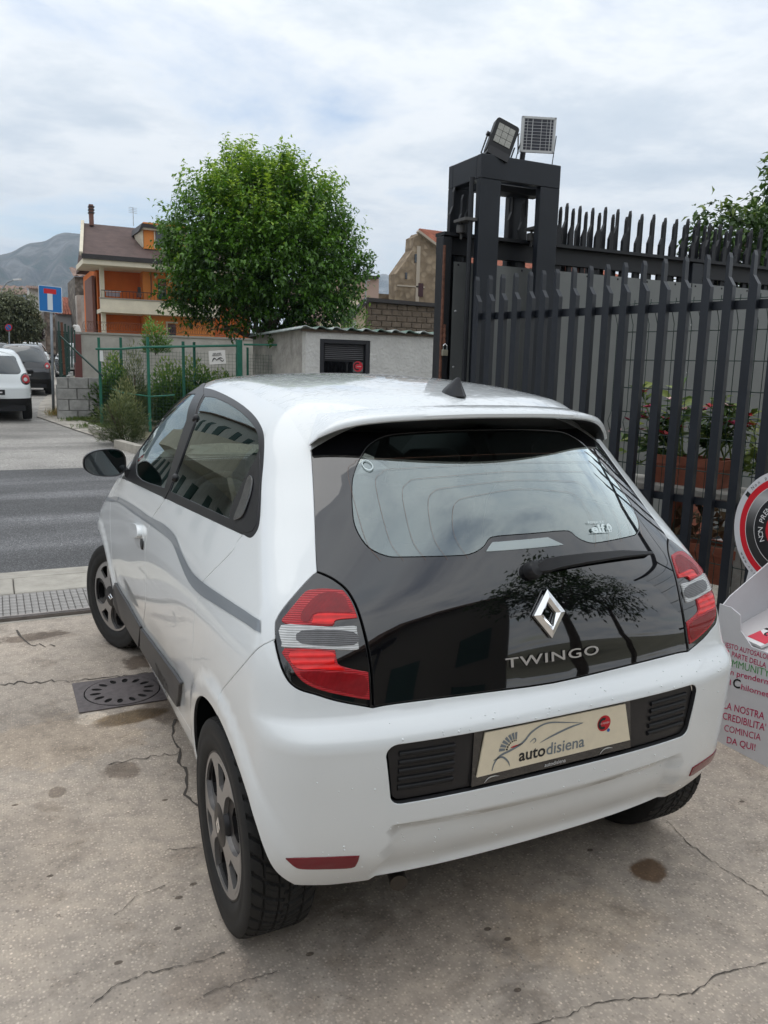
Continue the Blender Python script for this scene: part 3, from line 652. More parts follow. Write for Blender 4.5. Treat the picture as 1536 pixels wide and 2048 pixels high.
# ================================================================== THE CAR: details
# ---- wheels (local: outer face towards -x)
def make_wheel():
    B = {}
    tw = .0925; r = .300
    na, nw = 40*16, 44; V = []; F = []; wv = np.linspace(-1, 1, nw)
    for i in range(na):
        a = 2*math.pi*i/na
        for w in wv:
            s = abs(w); g = (40*i/na+1.15*s**1.5+(.5 if w > 0 else 0)) % 1; dep = .0065 if g < .20 else 0
            if abs(s-.16) < .035 or abs(s-.62) < .03: dep = .0065
            q = (80*i/na+1.15*s**1.5*2) % 1
            if dep == 0 and q < .10 and .2 < s < .58: dep = .003
            rr = r-dep-.006*s**6; V.append((w*tw*.93, rr*math.cos(a), rr*math.sin(a)))
    for i in range(na):
        j = (i+1) % na
        for k in range(nw-1): F.append((i*nw+k, i*nw+k+1, j*nw+k+1, j*nw+k))
    m = MB(); m.add(V, F)
    sw = [(.293, -.086), (.288, -.0905), (.275, -.094), (.262, -.0955), (.258, -.0945), (.244, -.0945), (.240, -.0955), (.225, -.093), (.212, -.088), (.204, -.083), (.200, -.078)]
    for sg in (1, -1): m.lathe([(a, b*sg) for a, b in (sw if sg == 1 else sw[::-1])], (0, 0, 0), (1, 0, 0), 72)
    B['tyre'] = (m, M_rub)
    m = MB(); m.lathe([(.203, -.080), (.2035, -.084), (.200, -.086), (.196, -.083), (.186, -.078), (.182, -.06), (.175, .06), (.19, .07)], (0, 0, 0), (1, 0, 0), 72)
    B['wheel'] = (m, M_alud)
    m = MB(); m.lathe([(.0, -.045), (.15, -.045), (.15, -.030), (.0, -.030)], (0, 0, 0), (1, 0, 0), 40); m.lathe([(.0, -.01), (.178, -.01)], (0, 0, 0), (1, 0, 0), 40); B['brake_disc'] = (m, mat('brake_steel', (.10, .10, .10), rough=.5, metal=.6))
    def pol(r, d): return (r*math.cos(R(d)), r*math.sin(R(d)))
    def face(loops, x0, dome, thick, mt, rr=.2):
        v, f = patch2d([np.array(l) for l in loops], .02); rad = np.linalg.norm(v, axis=1); x = x0-dome*(1-(rad/rr)**2)
        P = np.stack([x, v[:, 0], v[:, 1]], 1); f = np.array([t[::-1] for t in f]); n0 = len(P); Q = P+[thick, 0, 0]; FF = [tuple(t) for t in f]
        be = bloops(f); FF += [(a, n0+a, n0+b, b) for a, b in be]
        mb = MB(); mb.add(np.concatenate([P, Q]), FF); return mb
    ring = [pol(.1985, a) for a in range(0, 360, 5)]; ringi = [pol(.1875, a) for a in range(0, 360, 5)]
    B['rim_ring'] = (face([ring, ringi], -.0845, .0, .008, None), M_alu)
    sp = []
    for k in range(3):
        c = 90+120*k; rt = [(.060, 34), (.080, 27), (.105, 23.5), (.130, 25), (.155, 30), (.175, 36.5), (.1875, 40.5)]
        L = [pol(r_, c+d) for r_, d in rt]+[pol(.1885, c+d) for d in (28, 14, 0, -14, -28)]+[pol(r_, c-d) for r_, d in rt[::-1]]+[pol(.06, c-15), pol(.06, c), pol(.06, c+15)]
        H = [pol(.113, c-9), pol(.113, c+9), pol(.150, c+12.5), pol(.173, c+14), pol(.177, c+8), pol(.178, c), pol(.177, c-8), pol(.173, c-14), pol(.150, c-12.5)]
        B['spoke%d' % k] = (face([L, H], -.0845, .006, .014, None), M_alu)
        # dark recessed web with its opening
        c2 = c+60; L2 = [pol(.05, c2+60), pol(.05, c2+30), pol(.05, c2), pol(.05, c2-30), pol(.05, c2-60), pol(.12, c2-40), pol(.186, c2-24), pol(.187, c2-12), pol(.187, c2), pol(.187, c2+12), pol(.186, c2+24), pol(.12, c2+40)]
        H2 = [pol(.100, c2-13), pol(.098, c2), pol(.100, c2+13), pol(.13, c2+20), pol(.165, c2+17), pol(.176, c2+10), pol(.179, c2), pol(.176, c2-10), pol(.165, c2-17), pol(.13, c2-20)]
        B['web%d' % k] = (face([L2, H2], -.070, .008, .02, None), M_alud)
    m = MB(); m.lathe([(0, -.0955), (.030, -.0955), (.034, -.0935), (.052, -.0935), (.060, -.0905), (.064, -.084), (.066, -.07)], (0, 0, 0), (1, 0, 0), 40); B['hub_cap'] = (m, M_alud)
    m = MB(); e = .022
    for q, s in (((0, 1.35), 1), ((0, .55), 0)): pass
    o = [(0, e*1.25), (e*.85, 0), (0, -e*1.25), (-e*.85, 0)]; i_ = [(a*.45, b*.45) for a, b in o]
    Vv = [(-.0962, a, b) for a, b in o]+[(-.0985, a*.75, b*.75) for a, b in o]+[(-.0962, a, b) for a, b in i_]
    Ff = [(k, (k+1) % 4, 4+(k+1) % 4, 4+k) for k in range(4)]+[(4+k, 4+(k+1) % 4, 8+(k+1) % 4, 8+k) for k in range(4)]
    m.add(Vv, Ff); B['hub_badge'] = (m, M_chrome)
    me = {}
    for k, (mb, mt) in B.items():
        d = bpy.data.meshes.new(k); d.from_pydata(mb.V, [], mb.F); d.materials.append(mt); d.polygons.foreach_set('use_smooth', np.ones(len(d.polygons), dtype=bool)); d.update(); d.set_sharp_from_angle(angle=R(32)); me[k] = d
    return me
WM = make_wheel()
for (x, y, z, st, spin, sc) in ((-.688, 0, .30, 0, 3, (1, 1, 1)), (.688, 0, .30, 180, 30, (1, 1, 1)), (-.682, 2.492, .295, 21, 92, (.9, .985, .985)), (.682, 2.492, .295, 201, 0, (.9, .985, .985))):
    M = Matrix.Translation((x, y-1.25, z)) @ Matrix.Rotation(R(st), 4, 'Z') @ Matrix.Rotation(R(spin if st < 100 else spin), 4, 'X') @ Matrix.Diagonal((*sc, 1))
    w_ = bpy.data.objects.new('wheel', WM['wheel']); COL.objects.link(w_); w_.parent = car; w_.matrix_local = M
    for k, d in WM.items():
        if k == 'wheel': continue
        o = bpy.data.objects.new(k.rstrip('012'), d); COL.objects.link(o); o.parent = w_
# ---- wheel housings and floor
for wy in (0, 2.492):
    for s in (-1, 1):
        m = MB(); n = 24; V = []; F = []; rr = .375
        for i in range(n+1):
            a = R(12+150*i/n); xo = .752-.09*max(0, abs(math.cos(a))-.55)/.45; V += [(s*xo, wy+rr*math.cos(a), .30+rr*math.sin(a)), (s*.42, wy+rr*math.cos(a), .30+rr*math.sin(a))]
        for i in range(n): F.append((2*i, 2*i+1, 2*i+3, 2*i+2))
        F.append(tuple(2*i+1 for i in range(n+1))); m.add(V, F); m.build('wheel_housing', M_dark, car, smooth=False)
m = MB(); m.box((0, 1.25, .215), (1.36, 2.0, .03)); m.box((0, 1.5, .24), (.84, 2.8, .03)); m.box((0, -.14, .315), (1.15, .42, .03)); m.box((0, 0, .24), (1.25, .07, .09)); m.build('floor', M_dark, car)
m = MB(); m.tube([(-.36, -.18, .27), (-.38, -.30, .255), (-.40, -.372, .248)], .024, 12); m.build('exhaust', mat('exhaust_steel', (.08, .07, .06), rough=.5, metal=.7), car, auto=40)
m = MB(); m.box((.1, -.15, .35), (.6, .2, .10), bev=.04); m.build('silencer', M_dark, car)
# ---- spoiler
def lipcurve(px):
    P = []
    for p in px:
        d = ray(p); lo, hi = 1.2, 4.
        for _ in range(50):
            t = (lo+hi)/2; q = CAM+d*t
            if q[1] < -.205+.77*q[0]**2: lo = t
            else: hi = t
        P.append(CAM+d*lo)
    return np.array(P)
lp = lipcurve([(617.5, 893), (630, 882), (648.5, 872.7), (684, 859.4), (728, 850.6), (781, 845), (870, 840), (958, 837), (1000, 836.5)])
xs_ = np.linspace(-abs(lp[0, 0]), 0, 27); zl = _pchip(lp[:, 0], lp[:, 2], xs_) if lp[0, 0] < lp[-1, 0] else None
X = np.concatenate([xs_, -xs_[:-1][::-1]]); Z = np.concatenate([zl, zl[:-1][::-1]]); x0 = abs(lp[0, 0])
Vs = []; S_ = []
t_ = np.abs(X)/x0; end = np.clip((t_-.90)/.10, 0, 1)
ylip = -.205+.77*X**2
pe = hit([(634, 830)])[0]; xn = X/x0; seamP = T2P(np.stack([xn*abs(pe[0]), .015+(pe[1]-.015)*xn**2], 1)); seamP[:, 2] += .002
rows = [seamP+[0, 0, .0], None, None, None, None, None]
thk = .020-.008*end
ltop = np.stack([X, ylip+.002, Z+thk], 1)
mid = seamP*.45+ltop*.55+np.stack([0*X, 0*X, .007*(1-end)], 1)
mid0 = seamP*.8+ltop*.2+np.stack([0*X, 0*X, .004*(1-end)], 1)
lface = np.stack([X, ylip-.006, Z+thk*.62], 1); lface2 = np.stack([X, ylip-.005, Z+.004], 1); lbot = np.stack([X*.998, ylip+.004, Z], 1)
und = np.stack([X*.93, ylip+.14-.08*t_, Z+.006-.004*t_], 1)
rows = [seamP-[0, 0, .012], seamP, mid0, mid, ltop, lface, lface2, lbot]
V = np.concatenate(rows); n = len(X); F = []
for r in range(len(rows)-1):
    for i in range(n-1): F.append((r*n+i, r*n+i+1, (r+1)*n+i+1, (r+1)*n+i))
F = [f[::-1] for f in F]
for e_ in (0, n-1): F.append(tuple(r*n+e_ for r in range(len(rows))))
spo = mk('roof_spoiler', V, F, M_roof, car, autosmooth=50)
mk('spoiler_underside', np.concatenate([lbot, und]), [(i, i+1, n+i+1, n+i) for i in range(n-1)], M_trim, spo, True)
P = T2P(np.array([(-.335, .022), (-.25, .018)])); m = MB(); m.bar(P[0]+[0, 0, .006], P[1]+[0, 0, .006], .016, .006); m.build('washer_slot', M_trim, spo)
# ---- aerial
m = MB(); b = T2P(np.array([(0, .11)]))[0]
prof = [(0, .055, 0, .0), (.0, 0, 0, 0)]
V = []; F = []
for k, (hh, l0, l1, w) in enumerate(((-.004, -.055, .075, .030), (.012, -.045, .062, .025), (.030, -.035, .034, .015), (.046, -.030, .004, .007), (.053, -.026, -.012, .003))):
    for i in range(12):
        a = 2*math.pi*i/12; yy = (l0+l1)/2+(l1-l0)/2*math.cos(a); V.append((w*math.sin(a), b[1]+yy, b[2]+hh))
for k in range(4):
    for i in range(12): F.append((k*12+i, k*12+(i+1) % 12, k*12+12+(i+1) % 12, k*12+12+i))
F.append(tuple(48+i for i in range(12))); m.add(V, F); m.build('roof_aerial', M_satin, car, auto=50)
# ---- mirrors
mc = at_y((210, 926), 1.97)
for s in (1, -1):
    c = np.array([mc[0]*s, mc[1], mc[2]]); V = []; F = []; na = 28
    def mo(a, k):  # outline of the mirror head in its own plane
        ca, sa = math.cos(a), math.sin(a); e = 2.6; return (.100*k*abs(ca)**(2/e)*np.sign(ca), .067*k*abs(sa)**(2/e)*np.sign(sa)*(1-.16*np.sign(-ca*s)*abs(ca)*(1 if s > 0 else 1)))
    ringsk = [(.0, .92), (.004, .985), (-.02, 1.0), (-.05, .93), (-.075, .74), (-.088, .42), (-.092, .1)]
    for dy, k in ringsk:
        for i in range(na): a = 2*math.pi*i/na; u, v = mo(a, k); V.append(c+np.array([u, -dy, v]))
    for r in range(len(ringsk)-1):
        for i in range(na): F.append((r*na+i, r*na+(i+1) % na, (r+1)*na+(i+1) % na, (r+1)*na+i))
    mh_ = mk('door_mirror', V, F, M_satin, car, autosmooth=60)
    V = [c+np.array([mo(2*math.pi*i/na, .91)[0], .001, mo(2*math.pi*i/na, .91)[1]]) for i in range(na)]
    mk('mirror_glass', V, [tuple(range(na))], mat('mirror_silver', (.17, .19, .20), rough=.0, metal=1.), mh_)
    m = MB(); q = S2P(P2S(hit([(258, 948)])))[0]*[s, 1, 1]; m.tube([c+[s*.085, 0, -.035], c+[s*.12, .01, -.055], q+[s*.0, 0, 0]], [.022, .020, .022], 10); m.build('mirror_stalk', M_satin, mh_, auto=50)
# ---- wiper
P = hit([(1062, 1142), (1076, 1137), (1100, 1131), (1160, 1122), (1230, 1114), (1296, 1110)]); N = bnormal(P); L = P+N*np.array([.022, .03, .034, .032, .026, .016])[:, None]
wm_ = MB()
wd_ = [.020, .040, .036, .030, .022, .008]; hh_ = [.02, .03, .024, .02, .015, .006]; V = []; F = []
for i in range(6):
    T = L[min(i+1, 5)]-L[max(i-1, 0)]; T /= np.linalg.norm(T); S = np.cross(N[i], T)
    for a, b in ((-1, -.5), (-.8, .5), (.8, .5), (1, -.5)): V.append(L[i]+S*a*wd_[i]/2+N[i]*b*hh_[i])
for i in range(5):
    for k in range(4): F.append((i*4+k, i*4+(k+1) % 4, i*4+4+(k+1) % 4, i*4+4+k))
F += [(3, 2, 1, 0), (20, 21, 22, 23)]
wip = mk('rear_wiper', V, F, M_satin, car, autosmooth=35)
m = MB(); m.lathe([(.0, .034), (.018, .032), (.024, .02), (.025, -.01)], P[0], N[0], 18); m.build('wiper_pivot', M_satin, wip, auto=40)
m = MB(); m.bar(L[2]-N[2]*.022, L[5]-N[5]*.008, .006, .014, up=tuple(N[3])); m.build('wiper_blade', M_rub, wip)
# ---- badge and lettering on the tailgate
bc = hit([(1095, 1227)])[0]; bn = bnormal(bc[None])[0]; bx = np.array([1., 0, 0]); bz = np.cross(bx, bn); bz = -bz if bz[2] < 0 else bz
hw, hh = .052, .066; o = [(0, hh), (hw, .0), (0, -hh), (-hw, .0)]; i_ = [(-.004, .034), (.021, 0), (.004, -.034), (-.021, 0)]
V = [bc+bx*a+bz*b+bn*.002 for a, b in o]+[bc+bx*a*.97+bz*b*.97+bn*.010 for a, b in o]+[bc+bx*(a*.62)+bz*(b*.66)+bn*.016 for a, b in o]+[bc+bx*a+bz*b+bn*.009 for a, b in i_]+[bc+bx*a*.9+bz*b*.9+bn*.002 for a, b in i_]
F = [(r*4+k, r*4+(k+1) % 4, r*4+4+(k+1) % 4, r*4+4+k) for r in range(4) for k in range(4)]
F = [f[::-1] for f in F]
mk('diamond_badge', V, F, M_chrome, car)
c4 = hit([(1010, 1326), (1196, 1298), (1014, 1336), (1012, 1315)])
def tailmap(x0, x1, zA, zB, off=.0015):
    def f(V):
        t = V[:, 0]; x = (x0+x1)/2+t; z = (zA+zB)/2+(zB-zA)/(x1-x0)*t+V[:, 1]; P = XZ(np.stack([x, z], 1)); return P+bnormal(P)*off
    return f
hgt = abs(c4[3][2]-c4[2][2])*.95
V, F = text2d('TWINGO', hgt, bold=.012, spacing=1.12); wdt = V[:, 0].max()-V[:, 0].min(); V[:, 0] *= (c4[1][0]-c4[0][0])/wdt; V[:, 1] -= hgt/2
mk('model_lettering', tailmap(c4[0][0], c4[1][0], c4[0][2], c4[1][2], .003)(V), F, mat('satin_chrome', (.52, .50, .48), rough=.35, metal=.6), car)
M_stick = mat('white_sticker', (.72, .82, .82), rough=.5)
q = hit([(1175, 1046), (1207, 1045), (1180, 1058), (1210, 1056), (1217, 1056), (1181, 1067), (1222, 1064)])
V, F = text2d('RENAULT', abs(q[0][2]-q[2][2])*.42, bold=.0); V[:, 0] *= (q[1][0]-q[0][0])/np.ptp(V[:, 0]); mk('oil_sticker', tailmap(q[0][0], q[1][0], q[0][2]-.003, q[1][2]-.003, .003)(V), F, M_stick, car)
V, F = text2d('elf', .020, bold=.03); V[:, 0] *= (q[3][0]-q[2][0])*.95/np.ptp(V[:, 0]); V[:, 1] -= .009; mk('oil_sticker', tailmap(q[2][0], q[3][0], q[2][2]-.001, q[3][2]-.001, .003)(V), F, M_stick, car)
V, F = arc_strip(.004, .0105, -60, 250, 20); mk('oil_sticker', tailmap(q[4][0]-.01, q[4][0]+.01, q[4][2], q[4][2], .003)(V), F, M_stick, car)
P = XZ(np.linspace(q[5][[0, 2]], q[6][[0, 2]], 6)); ribbon('oil_sticker', P, .0015, M_stick, car, .003)
cpx = hit([(735, 931)])[0]; V, F = arc_strip(.0105, .013, 0, 360, 25); mk('window_sticker', tailmap(cpx[0]-.01, cpx[0]+.01, cpx[2], cpx[2], .003)(V), F, M_stick, car)
# ---- dealer plate in its holder
pl = [at_y(p, -.4985) for p in ((971, 1466), (1250.7, 1408), (1260, 1480), (954, 1555))]
pc = sum(pl)/4; m = MB()
def flaty(L, y0, y1):
    V = [(p[0], y0, p[2]) for p in L]+[(p[0], y1, p[2]) for p in L]; k = len(L)
    return V, [tuple(range(k)), tuple(range(2*k-1, k-1, -1))]+[(i, k+i, k+(i+1) % k, (i+1) % k) for i in range(k)]
hl = [(pl[0][0]-.030, pl[0][2]+.004), (pl[1][0]+.022, pl[1][2]+.004), (pl[2][0]+.010, pl[2][2]-.026), (pl[3][0]-.012, pl[3][2]-.026)]
V, F = flaty([(a, 0, b) for a, b in hl], -.493, -.470); hold = mk('plate_holder', V, [f[::-1] for f in F], M_gloss, car)
V, F = flaty(pl, -.4985, -.494); plate = mk('dealer_plate', V, [f[::-1] for f in F], mat('cream_plate', (.74, .66, .50), rough=.45, var=.05, vscale=30), car)
PWd = (pl[1][0]-pl[0][0]+pl[2][0]-pl[3][0])/2; PHt = (pl[0][2]-pl[3][2]+pl[1][2]-pl[2][2])/2
pm = plane_map((pc[0]-PWd/2, -.4985, pc[2]-PHt/2), (PWd, 0, 0), (0, 0, PHt), .0008)     # 0..1 across, 0..1 up
asp = PWd/PHt
def pm2(V): V = np.array(V, float); V[:, 0] /= asp; return pm(V)    # both axes in plate heights
M_ink = mat('plate_ink', (.012, .013, .015), rough=.5); M_grey = mat('plate_grey', (.17, .20, .22), rough=.5); M_inkr = mat('plate_red', (.50, .01, .02), rough=.5); M_lt = mat('plate_light', (.6, .6, .6), rough=.5)
V, F = text2d('auto', .30, bold=.02); w1 = np.ptp(V[:, 0]); V[:, 0] += .155*asp+w1/2+.17*asp-w1/2+.0; V += [0, .14]; V[:, 0] += .02
mk('plate_print', pm2(V), F, M_ink, plate)
x_r = V[:, 0].max(); V, F = text2d('disiena', .30, bold=.012); V[:, 0] += x_r+.03+np.ptp(V[:, 0])/2; V += [0, .14]; mk('plate_print', pm2(V), F, M_grey, plate)
for k in range(7):
    a0 = 178-13.5*k; V, F = arc_strip(.30-.012*k, .46-.010*k, a0-9.5, a0, 6, (.92, .47)); V[:, 0] += .0; mk('plate_print', pm2(V), F, M_grey, plate)
    V, F = arc_strip(.225-.006*k, .275-.010*k, a0-9, a0, 5, (.92, .47)); mk('plate_print', pm2(V), F, M_ink, plate)
V, F = swoosh([(.78, .52), (.9, .535), (1.12, .56)], .035); mk('plate_print', pm2(V), F, M_inkr, plate)
for pts, w in (([(.30, .06), (.36, .24), (.5, .38), (.78, .46), (1.1, .58), (1.35, .80), (1.75, .93), (2.35, .84), (2.85, .74)], .055), ([(.33, .30), (.55, .34), (.72, .2), (.78, .06)], .045), ([(2.8, .75), (2.4, .70), (1.9, .58), (1.55, .47)], .05), ([(1.3, .55), (1.42, .62), (1.46, .55), (1.38, .50)], .03)):
    V, F = swoosh(pts, w); mk('plate_print', pm2(V), F, M_grey, plate)
V, F = arc_strip(0.0, .20, 0, 360, 30, (3.45, .62)); mk('plate_print', pm2(V), F, M_inkr, plate)
pm3 = lambda V: pm2(V)-np.array([0, .0006, 0])
V, F = arc_strip(.08, .15, 60, 300, 18, (3.42, .62)); mk('plate_print', pm3(V), F, M_ink, plate)
V, F = text2d('NON PRENDERMI', .05); V += [3.46, .60]; V[:, 0] = 3.46+(V[:, 0]-3.46)*.55; mk('plate_print', pm3(V), F, M_lt, plate)
V, F = arc_strip(0.0, .045, 0, 360, 12, (3.60, .42)); mk('plate_print', pm3(V), F, mat('plate_blue', (.02, .12, .4), rough=.5), plate)
hm = lambda V: np.array([pc[0], -.4940, pl[3][2]-.014])+np.stack([V[:, 0], 0*V[:, 0], (pl[2][2]-pl[3][2])/(pl[2][0]-pl[3][0])*V[:, 0]+.002+V[:, 1]], 1)
V, F = text2d('autodisiena', .011, bold=.01); mk('holder_print', hm(V-[.0, .006]), F, M_lt, hold)
for dx in (-.20, .17):
    V, F = swoosh([(-.02, -.006), (-.008, .004), (.008, .006), (.025, .003)], .003); mk('holder_print', hm(V+[dx, -.002]), F, M_lt, hold)
# ---- lettering pressed into the cladding
cl = hit([(318, 1332), (343, 1378)]); a, b = P2S(cl)
V, F = text2d('TWINGO', .060, spacing=1.15); V[:, 0] *= (a[0]-b[0])/np.ptp(V[:, 0]); V[:, 1] -= .03
uv = np.stack([(a[0]+b[0])/2-V[:, 0], (a[1]+b[1])/2-.008+V[:, 1]+(a[1]-b[1])/(a[0]-b[0])*(-V[:, 0])], 1); P = S2P(uv)
for s in (1, -1): mk('cladding_lettering', (P+bnormal(P)*.0142)*[s, 1, 1], F if s > 0 else F[:, ::-1], mat('pressed_letters', (.012, .012, .012), rough=.6), car)
# ---- cabin
def cushion(parent, name, c, size, rx=0., mt=M_seat):
    m = MB(); m.box(c, size, rot=Matrix.Rotation(rx, 3, 'X'), bev=min(size)*.3); return m.build(name, mt, parent, auto=60)
for sx in (-1, 1):
    s_ = cushion(car, 'front_seat', (sx*.33, 1.20, .48), (.48, .52, .17), R(8))
    cushion(s_, 'backrest', (sx*.33, .93, .80), (.46, .14, .62), R(14)); cushion(s_, 'headrest', (sx*.33, .835, 1.17), (.25, .09, .17), R(12)); cushion(s_, 'headrest_post', (sx*.33, .86, 1.09), (.12, .03, .12), R(12), M_trim)
    h_ = cushion(car, 'rear_headrest', (sx*.32, .17, 1.05), (.24, .08, .13), R(14))
rs = cushion(car, 'rear_bench', (0, .42, .52), (1.22, .48, .18), R(6)); cushion(rs, 'backrest', (0, .20, .78), (1.24, .13, .50), R(14))
m = MB(); m.box((0, -.10, .93), (1.16, .42, .02), bev=.006); m.build('parcel_shelf', mat('shelf_felt', (.02, .02, .021), rough=.95), car)
m = MB(); m.box((0, 1.98, .86), (1.40, .42, .20), bev=.07); m.box((0, 2.2, .92), (1.36, .4, .06), bev=.02); m.box((-.33, 1.80, .95), (.36, .14, .10), bev=.04); m.build('dashboard', M_dark, car, auto=60)
m = MB(); ce = Vector((-.33, 1.60, .90)); ax = Vector((0, -.9, .42)).normalized(); e1 = Vector((1, 0, 0)); e2 = ax.cross(e1)
m.tube([ce+(e1*math.cos(a)+e2*math.sin(a))*.185 for a in np.linspace(0, 2*math.pi, 29)[:-1]], .015, 8, closed=True); m.bar(ce-e1*.18, ce+e1*.18, .03, .02, up=tuple(ax)); m.bar(ce, ce-e2*.18, .04, .02, up=tuple(ax)); m.box(tuple(ce), (.14, .03, .12), rot=Matrix.Rotation(R(-25), 3, 'X')); m.tube([tuple(ce), tuple(ce-ax*.22)], .03, 8)
m.build('steering_wheel', M_dark, car, auto=60)
m = MB(); m.box((0, 1.66, 1.36), (.22, .03, .07), bev=.02); m.tube([(0, 1.67, 1.38), (0, 1.66, 1.44)], .012, 6); m.build('interior_mirror', M_dark, car)
# ---- rain drops left on the bumper and roof edge
m = MB(); rr = random.Random(5)
pts = [(rr.uniform(-.66, .66), rr.choice([rr.uniform(.42, .54), rr.uniform(.70, .75), rr.uniform(.32, .5), rr.uniform(.54, .74)])) for _ in range(170)]
pts = [(x, z) for x, z in pts if not (abs(x) < .51 and .535 < z < .71)]
P = XZ(np.array(pts)); N = bnormal(P)
for p, n_ in zip(P, N):
    r_ = rr.uniform(.0012, .0030); m.lathe([(r_, -.0004), (r_*.85, r_*.4), (r_*.45, r_*.62), (0, r_*.68)], p, n_, 7)
o = m.build('rain_drops', mat('water_drop', (.80, .84, .85), rough=.04, spec=.8, coat=1.), bump, smooth=True); o['kind'] = 'stuff'
# ================================================================== GROUND
def nodes_mat(name):
    m = bpy.data.materials.new(name); m.use_nodes = True; MATS[name] = m; t = m.node_tree; b = t.nodes['Principled BSDF']
    co = t.nodes.new('ShaderNodeTexCoord').outputs['Object']
    def N(tp, **k):
        n = t.nodes.new(tp)
        for a, v in k.items():
            if a in n.inputs: n.inputs[a].default_value = v
            else: setattr(n, a, v)
        return n
    def noise(scale, det=5, rough=.6, dist=0): n = N('ShaderNodeTexNoise', Scale=scale, Detail=det, Roughness=rough, Distortion=dist); t.links.new(co, n.inputs['Vector']); return n.outputs['Fac']
    def ramp(f, st, interp='LINEAR'):
        r = N('ShaderNodeValToRGB'); r.color_ramp.interpolation = interp; e = r.color_ramp.elements
        while len(e) < len(st): e.new(.5)
        for el, (p, c) in zip(e, st): el.position = p; el.color = (*(c if isinstance(c, tuple) else (c,)*3), 1)
        t.links.new(f, r.inputs[0]); return r.outputs[0]
    def mix(f, a, bb, mode='MIX'):
        n = N('ShaderNodeMix', data_type='RGBA', blend_type=mode)
        if isinstance(f, (int, float)): n.inputs['Factor'].default_value = f
        else: t.links.new(f, n.inputs['Factor'])
        for k, v in (('A', a), ('B', bb)):
            if isinstance(v, tuple): n.inputs[k].default_value = (*v, 1)
            else: t.links.new(v, n.inputs[k])
        return n.outputs['Result']
    def vor(scale, feat='F1'): n = N('ShaderNodeTexVoronoi', Scale=scale, feature=feat); t.links.new(co, n.inputs['Vector']); return n
    def bump(h, s, d): n = N('ShaderNodeBump', Strength=s, Distance=d); t.links.new(h, n.inputs['Height']); t.links.new(n.outputs[0], b.inputs['Normal']); return n
    return m, t, b, co, N, noise, ramp, mix, vor, bump
def aggregate(name, tone=1., warm=1., scale=110, dark=0.):
    m, t, b, co, N, noise, ramp, mix, vor, bump = nodes_mat(name)
    v = vor(scale); sep = N('ShaderNodeSeparateColor'); t.links.new(v.outputs['Color'], sep.inputs[0])
    st = ramp(sep.outputs[0], [(0, (.13*tone, .117*tone, .10*tone)), (.25, (.235*tone, .21*tone, .178*tone)), (.5, (.285*tone, .254*tone, .212*tone)), (.78, (.335*tone, .297*tone, .245*tone)), (.95, (.40*tone, .355*tone, .295*tone)), (1, (.45*tone, .405*tone, .35*tone))])
    mort = ramp(noise(14, 8), [(.3, (.18*tone, .162*tone, .14*tone)), (.7, (.28*tone, .25*tone, .21*tone))])
    c = mix(ramp(v.outputs['Distance'], [(.30, 1.), (.55, 0.)]), mort, st)
    c = mix(ramp(noise(130, 3), [(.42, 0.), (.62, .85)]), c, mort)
    big = ramp(noise(.9, 6, .6), [(.30, (.66, .65, .64)), (.5, (.93, .92, .91)), (.72, (1.14, 1.10, 1.05))]); c = mix(1., c, big, 'MULTIPLY'); c = mix(1., c, (1.01, .98, .975), 'MULTIPLY')
    blot = ramp(noise(3.3, 8, .72, .4), [(.36, (.58, .56, .54)), (.46, (.95, .95, .95)), (.7, (1.06, 1.05, 1.04))]); c = mix(.75, c, blot, 'MULTIPLY')
    spots = ramp(noise(27, 3), [(.26, (.35, .33, .32)), (.32, (1., 1., 1.))]); c = mix(.8, c, spots, 'MULTIPLY')
    t.links.new(c, b.inputs['Base Color']); b.inputs['Roughness'].default_value = .82
    bump(v.outputs['Distance'], .35, .003); return m
def asphalt(name, lo, hi, streak=0.):
    m, t, b, co, N, noise, ramp, mix, vor, bump = nodes_mat(name)
    v = vor(150); sep = N('ShaderNodeSeparateColor'); t.links.new(v.outputs['Color'], sep.inputs[0])
    c = ramp(sep.outputs[0], [(0, tuple(x*.55 for x in lo)), (.5, lo), (.85, hi), (1, tuple(min(1, x*1.8) for x in hi))])
    c = mix(1., c, ramp(noise(.55, 6), [(.3, .75), (.7, 1.25)]), 'MULTIPLY')
    if streak:
        mp = N('ShaderNodeMapping'); mp.inputs['Scale'].default_value = (.10, 1.15, 1); t.links.new(co, mp.inputs[0]); n = N('ShaderNodeTexNoise', Scale=1.0, Detail=5.); t.links.new(mp.outputs[0], n.inputs['Vector'])
        c = mix(1., c, ramp(n.outputs['Fac'], [(.38, .72), (.5, 1.0), (.62, 1.0+streak)]), 'MULTIPLY')
    t.links.new(c, b.inputs['Base Color']); b.inputs['Roughness'].default_value = .75; bump(v.outputs['Distance'], .4, .004); return m
M_conc = aggregate('exposed_aggregate_concrete', 1.68)
M_asph = asphalt('dark_asphalt', (.066, .066, .068), (.13, .13, .132), .7)
M_road2 = asphalt('bleached_road', (.27, .255, .235), (.38, .36, .33), .12)
M_soil = mat('dry_soil', (.20, .155, .10), rough=.95, var=.4, vscale=3., bump=.6, bscale=30)
M_kerb = mat('kerb_concrete', (.37, .345, .30), rough=.9, var=.22, vscale=5, bump=.4, bscale=70, bdist=.006)
